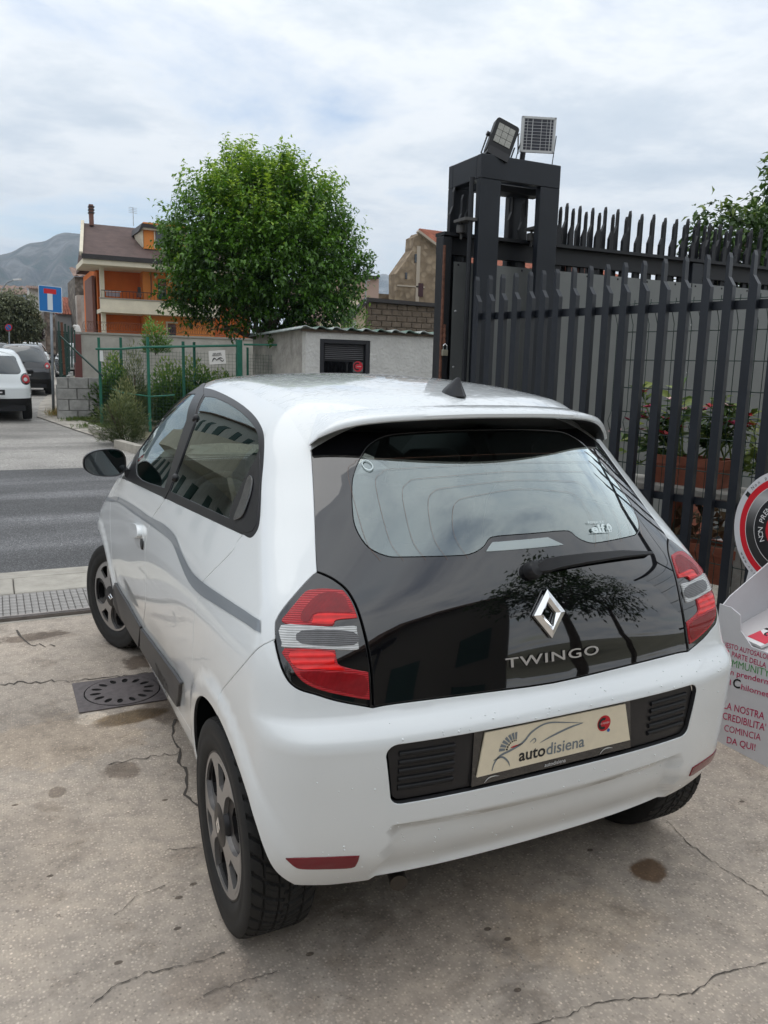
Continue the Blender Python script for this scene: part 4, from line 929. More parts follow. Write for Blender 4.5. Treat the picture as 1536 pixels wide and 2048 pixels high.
def sheet(name, poly, z, m, kind='structure', parent=None, thick=0.):
    V = [(x, y, (z if callable(z) is False else z(y))) for x, y in poly]; n = len(V)
    if thick:
        V += [(x, y, z_-thick) for x, y, z_ in V]; F = [tuple(range(n)), tuple(range(2*n-1, n-1, -1))]+[(i, n+i, n+(i+1) % n, (i+1) % n) for i in range(n)]
        F = [f for f in F]; F[2:] = [f[::-1] for f in F[2:]]; F[2:] = [(i, n+i, n+(i+1) % n, (i+1) % n) for i in range(n)]
    else: F = [tuple(range(n))]
    o = mk(name, V, F, m, parent)
    if parent is None and kind: o['kind'] = kind
    return o
def strip(name, x0, x1, ys, dz, m, nx=2):
    """sheet following the rise of the street"""
    V = [(x0+(x1-x0)*i/(nx-1), y, ground_z(y)+dz) for y in ys for i in range(nx)]; F = [(r*nx+i, r*nx+i+1, (r+1)*nx+i+1, (r+1)*nx+i) for r in range(len(ys)-1) for i in range(nx-1)]
    o = mk(name, V, F, m); o['kind'] = 'structure'; return o
YS = [6, 6.5, 7, 7.5, 8, 8.5, 9, 9.5, 10, 10.32]
def far_ground(y): return ground_z(min(y, 70))-.06
ysg = [-300, -80, -20, 0, 3, 6]+YS[1:]+[14, 20, 40, 70, 200, 700, 1500, 4200]; xsg = [-2600, -900, -300, -100, -40, -15, 0, 15, 40, 100, 300, 900, 2600]
V = [(x, y, far_ground(y)) for y in ysg for x in xsg]; nx = len(xsg); F = [(r*nx+i, r*nx+i+1, (r+1)*nx+i+1, (r+1)*nx+i) for r in range(len(ysg)-1) for i in range(nx-1)]
mk('ground', V, F, mat('scrub_ground', (.16, .15, .10), rough=.95, var=.4, vscale=.05))['kind'] = 'structure'
# driveway with cracks and damp marks, and painted shade behind the car
drive = sheet('driveway', [(-9, -9), (2.6, -9), (2.6, -1), (1.75, 2.6), (1.75, 3.13), (-9, 3.13)], 0., M_conc)
sheet('yard', [(2.6, -9), (9, -9), (9, 3.05), (1.752, 3.05), (1.752, 2.6), (2.6, -1)], .002, mat('yard_gravel', (.33, .30, .25), rough=.95, var=.45, vscale=45, bump=.9, bscale=60, bdist=.02))
M_crack = mat('crack', (.085, .075, .065), rough=1.)
CR_ = [([(180, 2012), (222, 1976), (290, 1948), (345, 1934), (400, 1926), (450, 1904)], 2.4), ([(408, 1990), (470, 1966), (560, 1940)], 2.), ([(1060, 2048), (1130, 2032), (1190, 2004), (1285, 1995), (1385, 1986), (1440, 1946), (1536, 1924)], 2.3), ([(1332, 1640), (1378, 1690), (1424, 1720), (1470, 1752), (1540, 1792)], 2.0),
       ([(350, 1440), (344, 1475), (362, 1500), (356, 1522), (374, 1545), (370, 1590), (400, 1612)], 5.), ([(360, 1506), (300, 1512), (215, 1530)], 2.6), ([(0, 1368), (90, 1362), (160, 1361), (230, 1352), (300, 1346)], 4.), ([(230, 1830), (270, 1792), (330, 1770)], 1.6), ([(320, 1700), (390, 1694)], 1.6), ([(30, 1262), (60, 1290), (110, 1292)], 4.)]
rr = random.Random(3)
for pts, w in CR_:
    C = []
    for a, b in zip(pts[:-1], pts[1:]):
        k = max(2, int(math.hypot(b[0]-a[0], b[1]-a[1])/9))
        for j in range(k): t_ = j/k; C.append((a[0]+(b[0]-a[0])*t_+rr.gauss(0, 1.6), a[1]+(b[1]-a[1])*t_+rr.gauss(0, 1.9)))
    C.append(pts[-1]); P = np.array([at_z(c, .003) for c in C]); ww = np.array([w*.00028*rr.uniform(.2, 1.4)*(np.linalg.norm(p-CAM)) for p in P]); T = np.gradient(P, axis=0); T /= np.linalg.norm(T, axis=1, keepdims=True)+1e-9; S = np.stack([-T[:, 1], T[:, 0], 0*T[:, 0]], 1)
    n = len(P); mk('crack', np.concatenate([P+S*ww[:, None], P-S*ww[:, None]]), [(i, n+i, n+i+1, i+1) for i in range(n-1)], M_crack, drive)
_t = M_conc.node_tree; _b = _t.nodes['Principled BSDF']; _csrc = _b.inputs['Base Color'].links[0].from_socket
_co = _t.nodes.new('ShaderNodeTexCoord').outputs['Object']; _nz = _t.nodes.new('ShaderNodeTexNoise'); _nz.inputs['Scale'].default_value = 9.; _nz.inputs['Detail'].default_value = 9.; _nz.inputs['Roughness'].default_value = .68; _t.links.new(_co, _nz.inputs['Vector'])
_rsrc = None
def stain_shade(px, rx, ry, ang, col, fac, ragged=.9, rough=None):
    """tints the concrete in a ragged soft-edged ellipse: stains, damp, painted shade"""
    global _csrc, _rsrc
    c = at_z(px, 0); mp = _t.nodes.new('ShaderNodeMapping'); mp.vector_type = 'TEXTURE'; mp.inputs['Location'].default_value = (c[0], c[1], 0); mp.inputs['Rotation'].default_value = (0, 0, ang); mp.inputs['Scale'].default_value = (rx, ry, 1); _t.links.new(_co, mp.inputs[0])
    ln = _t.nodes.new('ShaderNodeVectorMath'); ln.operation = 'LENGTH'; _t.links.new(mp.outputs[0], ln.inputs[0])
    ma = _t.nodes.new('ShaderNodeMath'); ma.operation = 'MULTIPLY_ADD'; ma.inputs[1].default_value = ragged*2.2; _t.links.new(_nz.outputs['Fac'], ma.inputs[0]); sb = _t.nodes.new('ShaderNodeMath'); sb.operation = 'SUBTRACT'; _t.links.new(ln.outputs['Value'], sb.inputs[0]); sb.inputs[1].default_value = ragged*1.1; _t.links.new(sb.outputs[0], ma.inputs[2])
    mr = _t.nodes.new('ShaderNodeMapRange'); mr.interpolation_type = 'SMOOTHSTEP'; mr.inputs['From Min'].default_value = 1.12; mr.inputs['From Max'].default_value = .78; mr.inputs['To Max'].default_value = fac; _t.links.new(ma.outputs[0], mr.inputs[0])
    mx_ = _t.nodes.new('ShaderNodeMix'); mx_.data_type = 'RGBA'; mx_.blend_type = 'MULTIPLY'; _t.links.new(mr.outputs[0], mx_.inputs['Factor']); _t.links.new(_csrc, mx_.inputs['A']); mx_.inputs['B'].default_value = (*col, 1); _csrc = mx_.outputs['Result']; _t.links.new(_csrc, _b.inputs['Base Color'])
    if rough is not None:
        m2 = _t.nodes.new('ShaderNodeMix'); m2.data_type = 'FLOAT'; _t.links.new(mr.outputs[0], m2.inputs['Factor'])
        if _rsrc is None: m2.inputs['A'].default_value = .82
        else: _t.links.new(_rsrc, m2.inputs['A'])
        m2.inputs['B'].default_value = rough; _rsrc = m2.outputs['Result']; _t.links.new(_rsrc, _b.inputs['Roughness'])
WETC = (.42, .38, .35)
stain_shade((62, 1274), .20, .07, .1, WETC, .9, 1.0); stain_shade((288, 1322), .12, .10, .3, WETC, .95, 1.0, .5); stain_shade((245, 1541), .06, .075, .4, WETC, .8, .7); stain_shade((1298, 1740), .075, .055, .5, (.34, .24, .16), .95, .5, .55); stain_shade((115, 1583), .03, .04, 0, WETC, .7)
stain_shade((262, 1434), .17, .075, .12, (.40, .32, .20), .95, .35, .35); stain_shade((345, 1412), .16, .22, .1, WETC, .85, .5, .5); stain_shade((182, 1436), .075, .075, .2, (1.5, 1.55, 1.6), .9, .5)
stain_shade((130, 1480), .35, .25, 0, (1.12, 1.06, .98), .8, .8); stain_shade((420, 1960), .12, .10, 0, (.75, .72, .70), .7); stain_shade((900, 1890), .45, .2, .2, (.80, .77, .74), .6); stain_shade((60, 1700), .2, .3, 0, (.86, .84, .82), .6); stain_shade((1150, 1850), .25, .16, 0, (1.10, 1.06, 1.0), .8)  # broad dark patch behind the car is ambient shade painted into the concrete
for _px in ((30, 1610), (510, 1850), (358, 1795), (387, 1768), (355, 1857), (975, 1858), (1015, 1878), (1484, 1603), (1180, 1700), (100, 1752), (620, 1908), (237, 1925), (330, 1600), (1035, 1980)): stain_shade(_px, .012, .008, 0, (.25, .22, .2), .9, .4)
# drain cover
dc = np.array([-.80, 1.80, 0]); drain = thing('drain_cover', 'round cast-iron drain cover with oval slots in a square frame beside the car', 'drain cover', tuple(dc))
M_iron = mat('cast_iron', (.135, .118, .118), rough=.62, metal=.35, var=.25, vscale=30, bump=.3, bscale=120, bdist=.002)
def pl2(r, a): return (r*math.cos(R(a)), r*math.sin(R(a)))
fr = [(-.215, -.185), (.30, -.185), (.30, .185), (-.215, .185)]
def slab(name, loops, z, th, m, parent, o=dc):
    v, f = patch2d([np.array(l, float) for l in loops], 9e9); n0 = len(v); P = np.concatenate([np.c_[v, np.full(n0, z)], np.c_[v, np.full(n0, z-th)]])+o
    FF = []
    for a, b, c in f:
        t = (a, b, c) if np.cross(v[b]-v[a], v[c]-v[a]) > 0 else (a, c, b); FF.append(t)
    be = bloops(FF); FF2 = [tuple(t) for t in FF]+[(b, a, n0+a, n0+b) for a, b in be]; return mk(name, P, FF2, m, parent)
slab('frame', [fr, [pl2(.178, a) for a in range(0, 360, 8)]], .006, .004, M_iron, drain)
slots = []
for k in range(14):
    a = 360/14*k; c = pl2(.125, a); slots.append([(c[0]+.026*math.cos(q)*math.cos(R(a))-.014*math.sin(q)*math.sin(R(a)), c[1]+.026*math.cos(q)*math.sin(R(a))+.014*math.sin(q)*math.cos(R(a))) for q in np.linspace(0, 2*math.pi, 13)[:-1]])
slab('lid', [[pl2(.172, a) for a in range(0, 360, 8)]]+slots, .0075, .004, M_iron, drain)
slab('pit', [[pl2(.178, a) for a in range(0, 360, 15)]], .0022, .0005, mat('pit_black', (.004, .004, .004), rough=1), drain)
V, F = text2d('GHISA', .028, bold=.01) if False else ([(0, 0)], [])
# gate track, paving, kerb
tr = thing('gate_track', 'steel ground rail of the sliding gate set in a concrete strip', 'gate track', (0, 3.18, 0))
m = MB(); m.box((0, 3.183, .008), (14, .045, .030)); m.tube([(-7, 3.183, .022), (7, 3.183, .022)], .011, 8); m.build('rail', mat('worn_steel', (.22, .20, .19), rough=.45, metal=.7, var=.3, vscale=9), tr)
sheet('track_strip', [(-9, 3.13), (9, 3.13), (9, 3.255), (-9, 3.255)], .001, M_kerb)
pave = sheet('pavement', [(-9, 3.255), (9, 3.255), (9, 3.79), (-9, 3.79)], -.004, mat('paving_joint', (.16, .15, .14), rough=.95))
M_pav = mat('grey_paver', (.30, .285, .27), rough=.9, var=.3, vscale=7, bump=.4, bscale=90, bdist=.004)
pm_ = MB(); pm_.box((0, 0, 0), (.0385, .066, .014), bev=.003); me = bpy.data.meshes.new('paver'); me.from_pydata(pm_.V, [], pm_.F); me.materials.append(M_pav)
for i in range(42):
    for j in range(7):
        o = bpy.data.objects.new('paver', me); COL.objects.link(o); o.parent = pave; o.location = (-2.05+.0425*i+(0 if j % 2 else 0), 3.293+.0725*j, .001+RNG.uniform(-.001, .0015)); o.rotation_euler = (RNG.uniform(-.012, .012), RNG.uniform(-.012, .012), 0)
rm = MB()
for i in list(range(-130, 0))+list(range(42, 200)):
    for j in range(7): rm.box((-2.05+.0425*i, 3.293+.0725*j, .001), (.0385, .066, .014))
o = rm.build('paver_field', M_pav, pave); o['kind'] = 'stuff'
kb = sheet('kerb', [(-9, 3.79), (9, 3.79), (9, 4.44), (-9, 4.44)], -.02, mat('kerb_joint', (.12, .11, .10), rough=1))
for k in range(-6, 8):
    m = MB(); m.box((-1.235+1.25*k-.62+1.25, 4.01, -.012), (1.243, .425, .03), bev=.006); m.build('kerb_slab', M_kerb, kb)
    m = MB(); m.box((-1.235+1.25*k, 4.335, -.012), (1.243, .20, .026), bev=.008); m.build('kerb_slab', M_kerb, kb)
strip('street', -45, 45, [4.44, 5.2]+YS, -.025, M_asph)
# side street and its edge
e1, e2, e3 = at_ground((290, 897)), at_ground((175, 862)), at_ground((85, 832))
ye = [10.32, 11, e1[1], (e1[1]+e2[1])/2, e2[1], e3[1], 22, 26, 32, 45, 70]
xe = [2.6, 1.75, e1[0], (e1[0]+e2[0])/2+.02, e2[0], e3[0], -.02, .45, .8, 1.4, 2.2]
V = []; F = []
for y, x in zip(ye, xe): V += [(-5.6, y, ground_z(y)-.030), (x, y, ground_z(y)-.030)]
n = len(ye); F = [(2*i, 2*i+1, 2*i+3, 2*i+2) for i in range(n-1)]; mk('side_street', V, F, M_road2)['kind'] = 'structure'
sheet('far_street', [(-45, 10.32), (-5.6, 10.32), (-5.6, 70), (-45, 70)], lambda y: ground_z(y)-.034, M_road2); sheet('far_verge', [(2.6, 10.32), (45, 10.32), (45, 11.6), (1.3, 11.6)], lambda y: ground_z(y)-.030, M_road2)
# broken concrete apron along the verge
V = []; F = []
for y, x, w in zip(ye[1:], xe[1:], [.55, .5, .42, .45, .5, .35, .35, .35, .35, .35]): V += [(x-.12, y, ground_z(y)-.012), (x+w, y, ground_z(y)+.02)]
n = len(V)//2; F = [(2*i, 2*i+1, 2*i+3, 2*i+2) for i in range(n-1)]; mk('gutter', V, F, mat('rough_gutter', (.40, .37, .325), rough=.95, var=.35, vscale=3.5, bump=.8, bscale=14, bdist=.05))['kind'] = 'structure'
V = []; F = []
for y, x, w in zip(ye[1:], xe[1:], [.5, .45, .38, .40, .45, .3, .3, .3, .3, .3]): V += [(x+w, y, ground_z(y)+.012), (x+14, y, ground_z(y)+.03)]
mk('verge', V, F, M_soil)['kind'] = 'structure'
# ================================================================== GATE, TOWER, FENCES
M_gun = mat('anthracite_paint', (.013, .016, .022), rough=.40, spec=.45, var=.18, vscale=4, bump=.06, bscale=40, bdist=.003, rvar=.1)
M_gunb = mat('dusty_black_steel', (.008, .009, .012), rough=.5, var=.3, vscale=5)
M_galv = mat('grey_sheet_steel', (.165, .172, .168), rough=.40, metal=.35, var=.12, vscale=1.6, rvar=.10, bump=.05, bscale=3, bdist=.02)
M_rust = mat('rusty_steel', (.12, .05, .03), rough=.85, var=.5, vscale=30)
# ---- guide tower
tx0, tx1, ty0, ty1, tz = 1.84, 2.52, 2.95, 3.40, 3.055
tow = thing('gate_tower', 'anthracite steel portal frame guiding the sliding gate, floodlight and solar panel on top', 'gate tower', (2.18, 3.17, 0))
for x, w in ((tx0+.085, .17), (tx1-.085, .17)):
    for y, d in ((ty0+.03, .06), (ty1-.03, .06)): m = MB(); m.box((x, y, (tz-.16)/2), (w, d, tz-.16), bev=.004); m.build('post', M_gun, tow)
for y in (ty0+.03, ty1-.03): m = MB(); m.box(((tx0+tx1)/2, y, tz-.08), (tx1-tx0, .06, .16), bev=.004); m.build('head_beam', M_gun, tow)
for x in (tx0+.04, tx1-.04): m = MB(); m.box((x, (ty0+ty1)/2, tz-.08), (.08, ty1-ty0-.125, .158), bev=.004); m.build('head_beam', M_gun, tow)
m = MB(); m.box(((tx0+tx1)/2+.06, (ty0+ty1)/2, tz-.165), (.5, .12, .05), bev=.004); m.build('guide_bracket', M_gunb, tow)
for x in (1.79, 2.40):
    m = MB(); m.lathe([(0, .05), (.03, .05), (.034, .045), (.034, 0), (.03, -.005), (0, -.005)], (x, 3.105, 2.545), (0, 0, 1), 14); m.tube([(x, 3.105, 2.5), (x, 3.105, 2.62)], .009, 8); m.box((x, 3.05, 2.62), (.10, .16, .02)); m.build('guide_roller', mat('roller_grey', (.07, .068, .066), rough=.5), tow)
m = MB(); m.tube([(1.80, 3.0, 1.0), (1.80, 3.0, 2.9)], .018, 8); m.build('guide_rod', M_gunb, tow)
# ---- sliding gate
GY = 3.18; gx0, gx1, gt = 1.66, 9.0, 2.545
gate = thing('sliding_gate', 'tall anthracite sliding gate with spiked pickets and grey sheet panels, slid open', 'gate', (gx0, GY, 0))
m = MB(); m.box(((gx0+gx1)/2, GY, gt-.012), (gx1-gx0, .13, .024)); m.box(((gx0+gx1)/2, GY+.02, gt-.085), (gx1-gx0, .06, .12)); m.build('top_beam', M_gunb, gate)
m = MB(); m.box(((gx0+gx1)/2, GY, .16), (gx1-gx0, .10, .14), bev=.004); m.build('bottom_beam', M_gun, gate)
for x in (gx0+.035, gx0+2.48, gx0+4.95, gx1-.04): m = MB(); m.box((x, GY-.005, (gt-.03)/2+.05), (.075 if x < 2 else .12, .10, gt-.13), bev=.004); m.build('post', M_gunb if x < 2 else M_gun, gate)
m = MB(); m.box((gx0+.005, GY-.058, 1.25), (.012, .03, 2.4)); m.build('edge_angle', M_rust, gate)
xs = [gx0+.085, gx0+.33, gx0+2.42, gx0+4.88, gx0+7.2]
for a, b in zip(xs[:-1], xs[1:]):
    m = MB(); m.box(((a+b)/2-.004, GY-.062, (2.345+.20)/2), (b-a-.012, .004, 2.345-.20)); s_ = m.build('sheet_panel', M_galv, gate)
    for x in np.arange(a+.04, b, .31):
        m = MB(); m.lathe([(0, .006), (.006, .004), (.009, 0)], (float(x), GY-.064, 2.325), (0, -1, 0), 8); m.build('screw', M_gunb, s_)
    for z_ in (.6, 1.1, 1.6, 2.0):
        m = MB(); m.lathe([(0, .006), (.006, .004), (.009, 0)], (a+.03, GY-.064, z_), (0, -1, 0), 8); m.build('screw', mat('zinc_screw', (.5, .5, .5), rough=.4, metal=.8), s_)
def picket(w, d, h0, h1, cut, tip, side=1):
    """flat bar with a sloping shoulder and a narrow blade; profile across w, thickness d"""
    s = side; P = [(-w/2*s, h0), (w/2*s, h0), (w/2*s, h1-tip*.0-.035), (w/2*s-.006*s, h1), (w/2*s-w*.36*s, h1-.03), (w/2*s-w*.40*s, h1-cut+.06), (-w/2*s, h1-cut)]
    return P if s > 0 else P[::-1]
mp = MB(); mp.prism(picket(.040, .03, .22, 2.88, .19, .2), (0, 0, 0), (1, 0, 0), (0, 0, 1), (0, .028, 0)); mpk = bpy.data.meshes.new('picket'); mpk.from_pydata(mp.V, [], mp.F); mpk.materials.append(M_gunb)
rg = random.Random(9); x = gx0+.13; k = 0
while x < gx1-.05:
    for dy, dx in ((.055, 0), (-.045, .05+.022*math.sin(k*.55))):
        if dy < 0 and (x+dx > tx0+.0 and x+dx < tx1) and k % 2: continue
        o = bpy.data.objects.new('picket', mpk); COL.objects.link(o); o.parent = gate; o.location = (x+dx-gx0, dy if dy > 0 else .012, rg.uniform(-.012, .012)-(.05 if dy < 0 else 0)); o.scale = (1, 1, 1)
    x += .128; k += 1
# taller fixed pickets standing behind the gate, left of the tower
o = thing('padlock', 'steel padlock and chain on the rusty edge of the sliding gate', 'padlock', (gx0+.02, GY-.08, 1.72))
m = MB(); m.box((gx0+.025, GY-.085, 1.70), (.05, .02, .045), bev=.004); m.build('body', mat('padlock_brass', (.30, .28, .22), rough=.4, metal=.8), o)
m = MB(); m.tube([(gx0+.010, GY-.085, 1.72), (gx0+.010, GY-.085, 1.75), (gx0+.025, GY-.085, 1.765), (gx0+.04, GY-.085, 1.75), (gx0+.04, GY-.085, 1.72)], .004, 6); m.build('shackle', M_chrome, o)
m = MB(); m.tube([(gx0+.02, GY-.08, 1.76+.02*i) for i in range(8)], [.008, .012]*4, 6); m.build('chain', M_rust, o)
# ---- floodlight and solar panel on the tower
fl = thing('floodlight', 'black LED floodlight tilted back on top of the gate tower', 'floodlight', (1.98, 3.0, tz))
fx = np.array([.985, -.17, 0]); fn = np.array([-.17, -.985, 0]); tl = R(28); up = np.array([0, 0, 1.])*math.cos(tl)+(-fn)*math.sin(tl)*.35+fx*.36; up /= np.linalg.norm(up); fx = fx-up*np.dot(fx, up); fx /= np.linalg.norm(fx); nn = np.cross(fx, up)
fo = at_y((1005, 279), 2.99); fo = np.array(fo)
def fm(L, w0, w1): return [fo+fx*u+up*v+nn*w0 for u, v in L], nn*(w1-w0)
def plate_(name, L, w0, w1, mt, par): mb = MB(); mb.prism(L, fo+nn*w0, fx, up, nn*(w1-w0)); return mb.build(name, mt, par)
def rr2(hw, hh, r, cx=0, cy=0):
    o_ = []
    for sx, sy, a0 in ((1, 1, 0), (-1, 1, 90), (-1, -1, 180), (1, -1, 270)):
        for k in range(4): a = R(a0+30*k); o_.append((cx+sx*(hw-r)+r*math.cos(a), cy+sy*(hh-r)+r*math.sin(a)))
    return o_
hs = plate_('housing', rr2(.090, .130, .022), -.045, .012, M_trim, fl)
for i in range(3):
    for j in range(3): plate_('led_cell', rr2(.0205, .0225, .003, -.044+.044*i, -.025+.048*j), .0125, .0165, mat('led_lens', (.30, .30, .27), rough=.25, var=.2, vscale=90), fl)
plate_('base', rr2(.082, .028, .01, 0, -.125), -.07, .03, M_satin, fl)
m = MB(); m.tube([fo-fx*.095+nn*(-.02), fo-fx*.118+nn*(-.02)], .016, 12); m.tube([fo-fx*.108-nn*.02, fo-fx*.108-nn*.02-up*.15, fo-up*.158-nn*.02, fo+fx*.108-up*.15-nn*.02, fo+fx*.108-nn*.02], .006, 6); m.build('bracket', M_satin, fl)
sp = thing('solar_panel', 'small framed solar panel on a bracket on top of the gate tower', 'solar panel', (2.3, 3.0, tz))
so = np.array(at_y((1076, 270), 2.99)); sx_ = np.array([.94, -.34, 0]); su = np.array([.02, -.10, 1.]); su = su-sx_*np.dot(su, sx_); su /= np.linalg.norm(su); sn = np.cross(sx_, su)
def pls(name, L, w0, w1, mt, par=sp): mb = MB(); mb.prism(L, so+sn*w0, sx_, su, sn*(w1-w0)); return mb.build(name, mt, par)
pw, ph = .125, .118
M_fr = mat('aluminium_frame', (.62, .63, .63), rough=.4, metal=.5)
bk = pls('backing', rr2(pw, ph, .004), -.012, .004, M_fr)
for L in (rr2(pw, .007, .002, 0, ph-.007), rr2(pw, .007, .002, 0, -ph+.007), rr2(.007, ph, .002, -pw+.007, 0), rr2(.007, ph, .002, pw-.007, 0)): pls('frame_bar', L, -.014, .010, M_fr)
M_cell = mat('solar_cell', (.055, .058, .075), rough=.3, coat=.6)
for j in range(10):
    for i, (c, w) in enumerate(((-.094, .010), (-.064, .016), (-.012, .030), (.040, .018), (.072, .011), (.097, .008))): pls('solar_cell', rr2(w, .0088, .001, c, -.0925+.0206*j), .0045, .0055, M_cell, bk)
m = MB(); m.tube([so-sx_*(pw+.01), so-sx_*(pw+.02)-su*.0, so-sx_*(pw+.012)-su*.13], .005, 6); m.tube([so+sx_*(pw+.01), so+sx_*(pw-.005)-su*.20, so+sx_*.03-su*.21], .0035, 6); m.tube([so-sx_*.10-su*.12, so-sx_*.105-su*.19], .02, 10); m.tube([so-sx_*.12-su*.05, so-sx_*.135-su*.10, so-sx_*.15-su*.17, so-sx_*.19-su*.19], .004, 6); m.build('bracket', M_satin, sp)
# ---- palisade fence along the drive
A = np.array([1.70, 2.70, 0]); B = np.array([2.17, .89, 0]); fd_ = (B-A)/np.linalg.norm(B-A); fnm = np.array([-fd_[1], fd_[0], 0]); fnm = fnm if fnm[0] < 0 else -fnm   # towards the drive
def onf(px, off=0.): return at_plane(px, A+fnm*off, fnm)
pal = thing('palisade_fence', 'anthracite palisade fence of pointed upright bars along the drive, right of the car', 'fence', tuple(A))
zr = 1.94; Bend = A+fd_*4.6
for z_, h_ in ((zr, .045), (.905, .04), (.16, .045)):
    m = MB(); m.bar(A-fd_*.02-fnm*.028+[0, 0, z_], Bend-fnm*.028+[0, 0, z_], .02, h_); m.build('rail', M_gun, pal)
for px in (943, 969, 994, 1020, 1049, 1075, 1102, 1136, 1168.6, 1202, 1237, 1274.6, 1315.6, 1357, 1400, 1444, 1493, 1546, 1605, 1672, 1748):
    p = onf((px+13, 612+.0*px)); s0 = np.dot(p-A, fd_); c = A+fd_*s0; m = MB()
    L = [(-.023, .06), (.023, .06), (.023, 2.08), (.023, 2.175), (.014, 2.20), (.006, 2.175), (.005, 2.08), (-.023, 2.035)]
    m.prism([(-a, b) for a, b in L][::-1], c-fnm*.016, fd_, (0, 0, 1), fnm*.036); m.build('bar', M_gun, pal)
# ---- green welded mesh behind it
msh = thing('mesh_fence', 'dark green welded wire mesh behind the palisade bars', 'mesh fence', tuple(A+fd_*1.2-fnm*.1))
M_grn = mat('dark_green_wire', (.010, .035, .028), rough=.4)
sA = np.dot(onf((1212, 700))-A, fd_); mo_ = A-fnm*.10; m = MB()
def foldw(z): return .03*max(0, 1-abs(z-1.30)/.05)+.03*max(0, 1-abs(z-1.92)/.05)+.03*max(0, 1-abs(z-.62)/.05)
for s in np.arange(sA, 4.4, .052): m.tube([mo_+fd_*s+fnm*foldw(z)+np.array([0, 0, z]) for z in (.08, .56, .62, .68, 1.24, 1.30, 1.36, 1.86, 1.92, 1.98, 2.0)], .0026, 4, cap=False)
for z in (.12, .33, .56, .68, .88, 1.06, 1.24, 1.36, 1.5, 1.66, 1.82, 1.98): m.tube([mo_+fd_*sA+[0, 0, z], mo_+fd_*4.4+[0, 0, z]], .0030, 4)
o = m.build('wire_mesh', M_grn, msh); o['kind'] = 'stuff'
for s in (sA+.02, sA+1.1, sA+2.4): m = MB(); m.bar(mo_+fd_*s-fnm*.03+[0, 0, 0], mo_+fd_*s-fnm*.03+[0, 0, 2.0], .04, .04, up=tuple(fd_)); m.build('post', M_grn, msh)
# ================================================================== VEGETATION HELPERS
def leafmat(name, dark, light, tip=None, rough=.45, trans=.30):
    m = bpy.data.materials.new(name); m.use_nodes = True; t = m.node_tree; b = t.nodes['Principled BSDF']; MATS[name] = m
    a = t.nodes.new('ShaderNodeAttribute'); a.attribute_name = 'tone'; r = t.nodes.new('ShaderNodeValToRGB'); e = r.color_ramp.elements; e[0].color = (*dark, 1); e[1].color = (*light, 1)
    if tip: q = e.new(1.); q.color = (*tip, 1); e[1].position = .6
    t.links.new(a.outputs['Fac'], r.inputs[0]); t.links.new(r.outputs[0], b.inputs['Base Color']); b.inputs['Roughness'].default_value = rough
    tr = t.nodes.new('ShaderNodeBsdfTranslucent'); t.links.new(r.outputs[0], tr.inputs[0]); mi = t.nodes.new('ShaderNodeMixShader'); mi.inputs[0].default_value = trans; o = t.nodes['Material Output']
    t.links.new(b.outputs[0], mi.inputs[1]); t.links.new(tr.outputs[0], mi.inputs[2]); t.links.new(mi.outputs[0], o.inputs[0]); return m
def leaf_mesh(name, C, D, L, Wd, tone, m, parent, droop=.25, narrow=False):
    """folded leaves: centres C, directions D, lengths L, widths Wd, tone 0..1"""
    C = np.asarray(C); D = D/np.maximum(np.linalg.norm(D, axis=1, keepdims=True), 1e-9); n = len(C); up = np.tile([0, 0, 1.], (n, 1))+RNG.normal(0, .35, (n, 3))
    S = np.cross(D, up); S /= np.maximum(np.linalg.norm(S, axis=1, keepdims=True), 1e-9); U = np.cross(S, D); L = L[:, None]; Wd = Wd[:, None]
    p0 = C; p1 = C+D*L*.45+S*Wd/2+U*Wd*.22; p2 = C+D*L*.45-S*Wd/2+U*Wd*.22; pm = C+D*L*.48; p3 = C+D*L-U*L*droop
    V = np.stack([p0, p1, p2, pm, p3], 1).reshape(-1, 3); b = np.arange(n)[:, None]*5
    F = np.concatenate([b+[0, 1, 3], b+[0, 3, 2], b+[3, 1, 4], b+[3, 4, 2]])
    me = bpy.data.meshes.new(name); me.vertices.add(len(V)); me.vertices.foreach_set('co', V.ravel()); nf = len(F); me.loops.add(nf*3); me.loops.foreach_set('vertex_index', F.ravel().astype(np.int32)); me.polygons.add(nf); me.polygons.foreach_set('loop_start', np.arange(0, nf*3, 3, dtype=np.int32)); me.polygons.foreach_set('loop_total', np.full(nf, 3, dtype=np.int32))
    at = me.attributes.new('tone', 'FLOAT', 'POINT'); at.data.foreach_set('value', np.repeat(tone, 5).astype(np.float32)); me.materials.append(m); me.update(); me.validate()
    return link(name, me, parent)
M_bark = mat('bark', (.10, .078, .058), rough=.95, var=.4, vscale=9, bump=.8, bscale=25, bdist=.03)
def limb(m, a, b, r0, r1, k=5, wob=.06, seed=0):
    q = random.Random(seed); a = np.array(a, float); b = np.array(b, float); L = np.linalg.norm(b-a); P = [a+(b-a)*t+np.array([q.gauss(0, wob), q.gauss(0, wob), q.gauss(0, wob*.5)])*L*math.sin(math.pi*t) for t in np.linspace(0, 1, k)]
    m.tube(P, list(np.linspace(r0, r1, k)), 8); return P
def shoots(base, dirs, length, n_per, lsize, spread=.5, jit=.03):
    """leaves set alternately along shoots"""
    C = []; D = []; T = []
    for b, d, L in zip(base, dirs, length):
        d = d/np.linalg.norm(d); k = max(3, int(n_per*L)); e = np.cross(d, RNG.normal(size=3)); e /= np.linalg.norm(e); g = np.cross(d, e)
        for i in range(k):
            t = (i+.5)/k; a = i*2.4+RNG.uniform(0, .6); o = e*math.cos(a)+g*math.sin(a); C.append(b+d*L*t+RNG.normal(0, jit, 3)); D.append(o*spread+d*.55+np.array([0, 0, -.10])+RNG.normal(0, .2, 3)); T.append(t)
    return np.array(C), np.array(D), np.array(T)
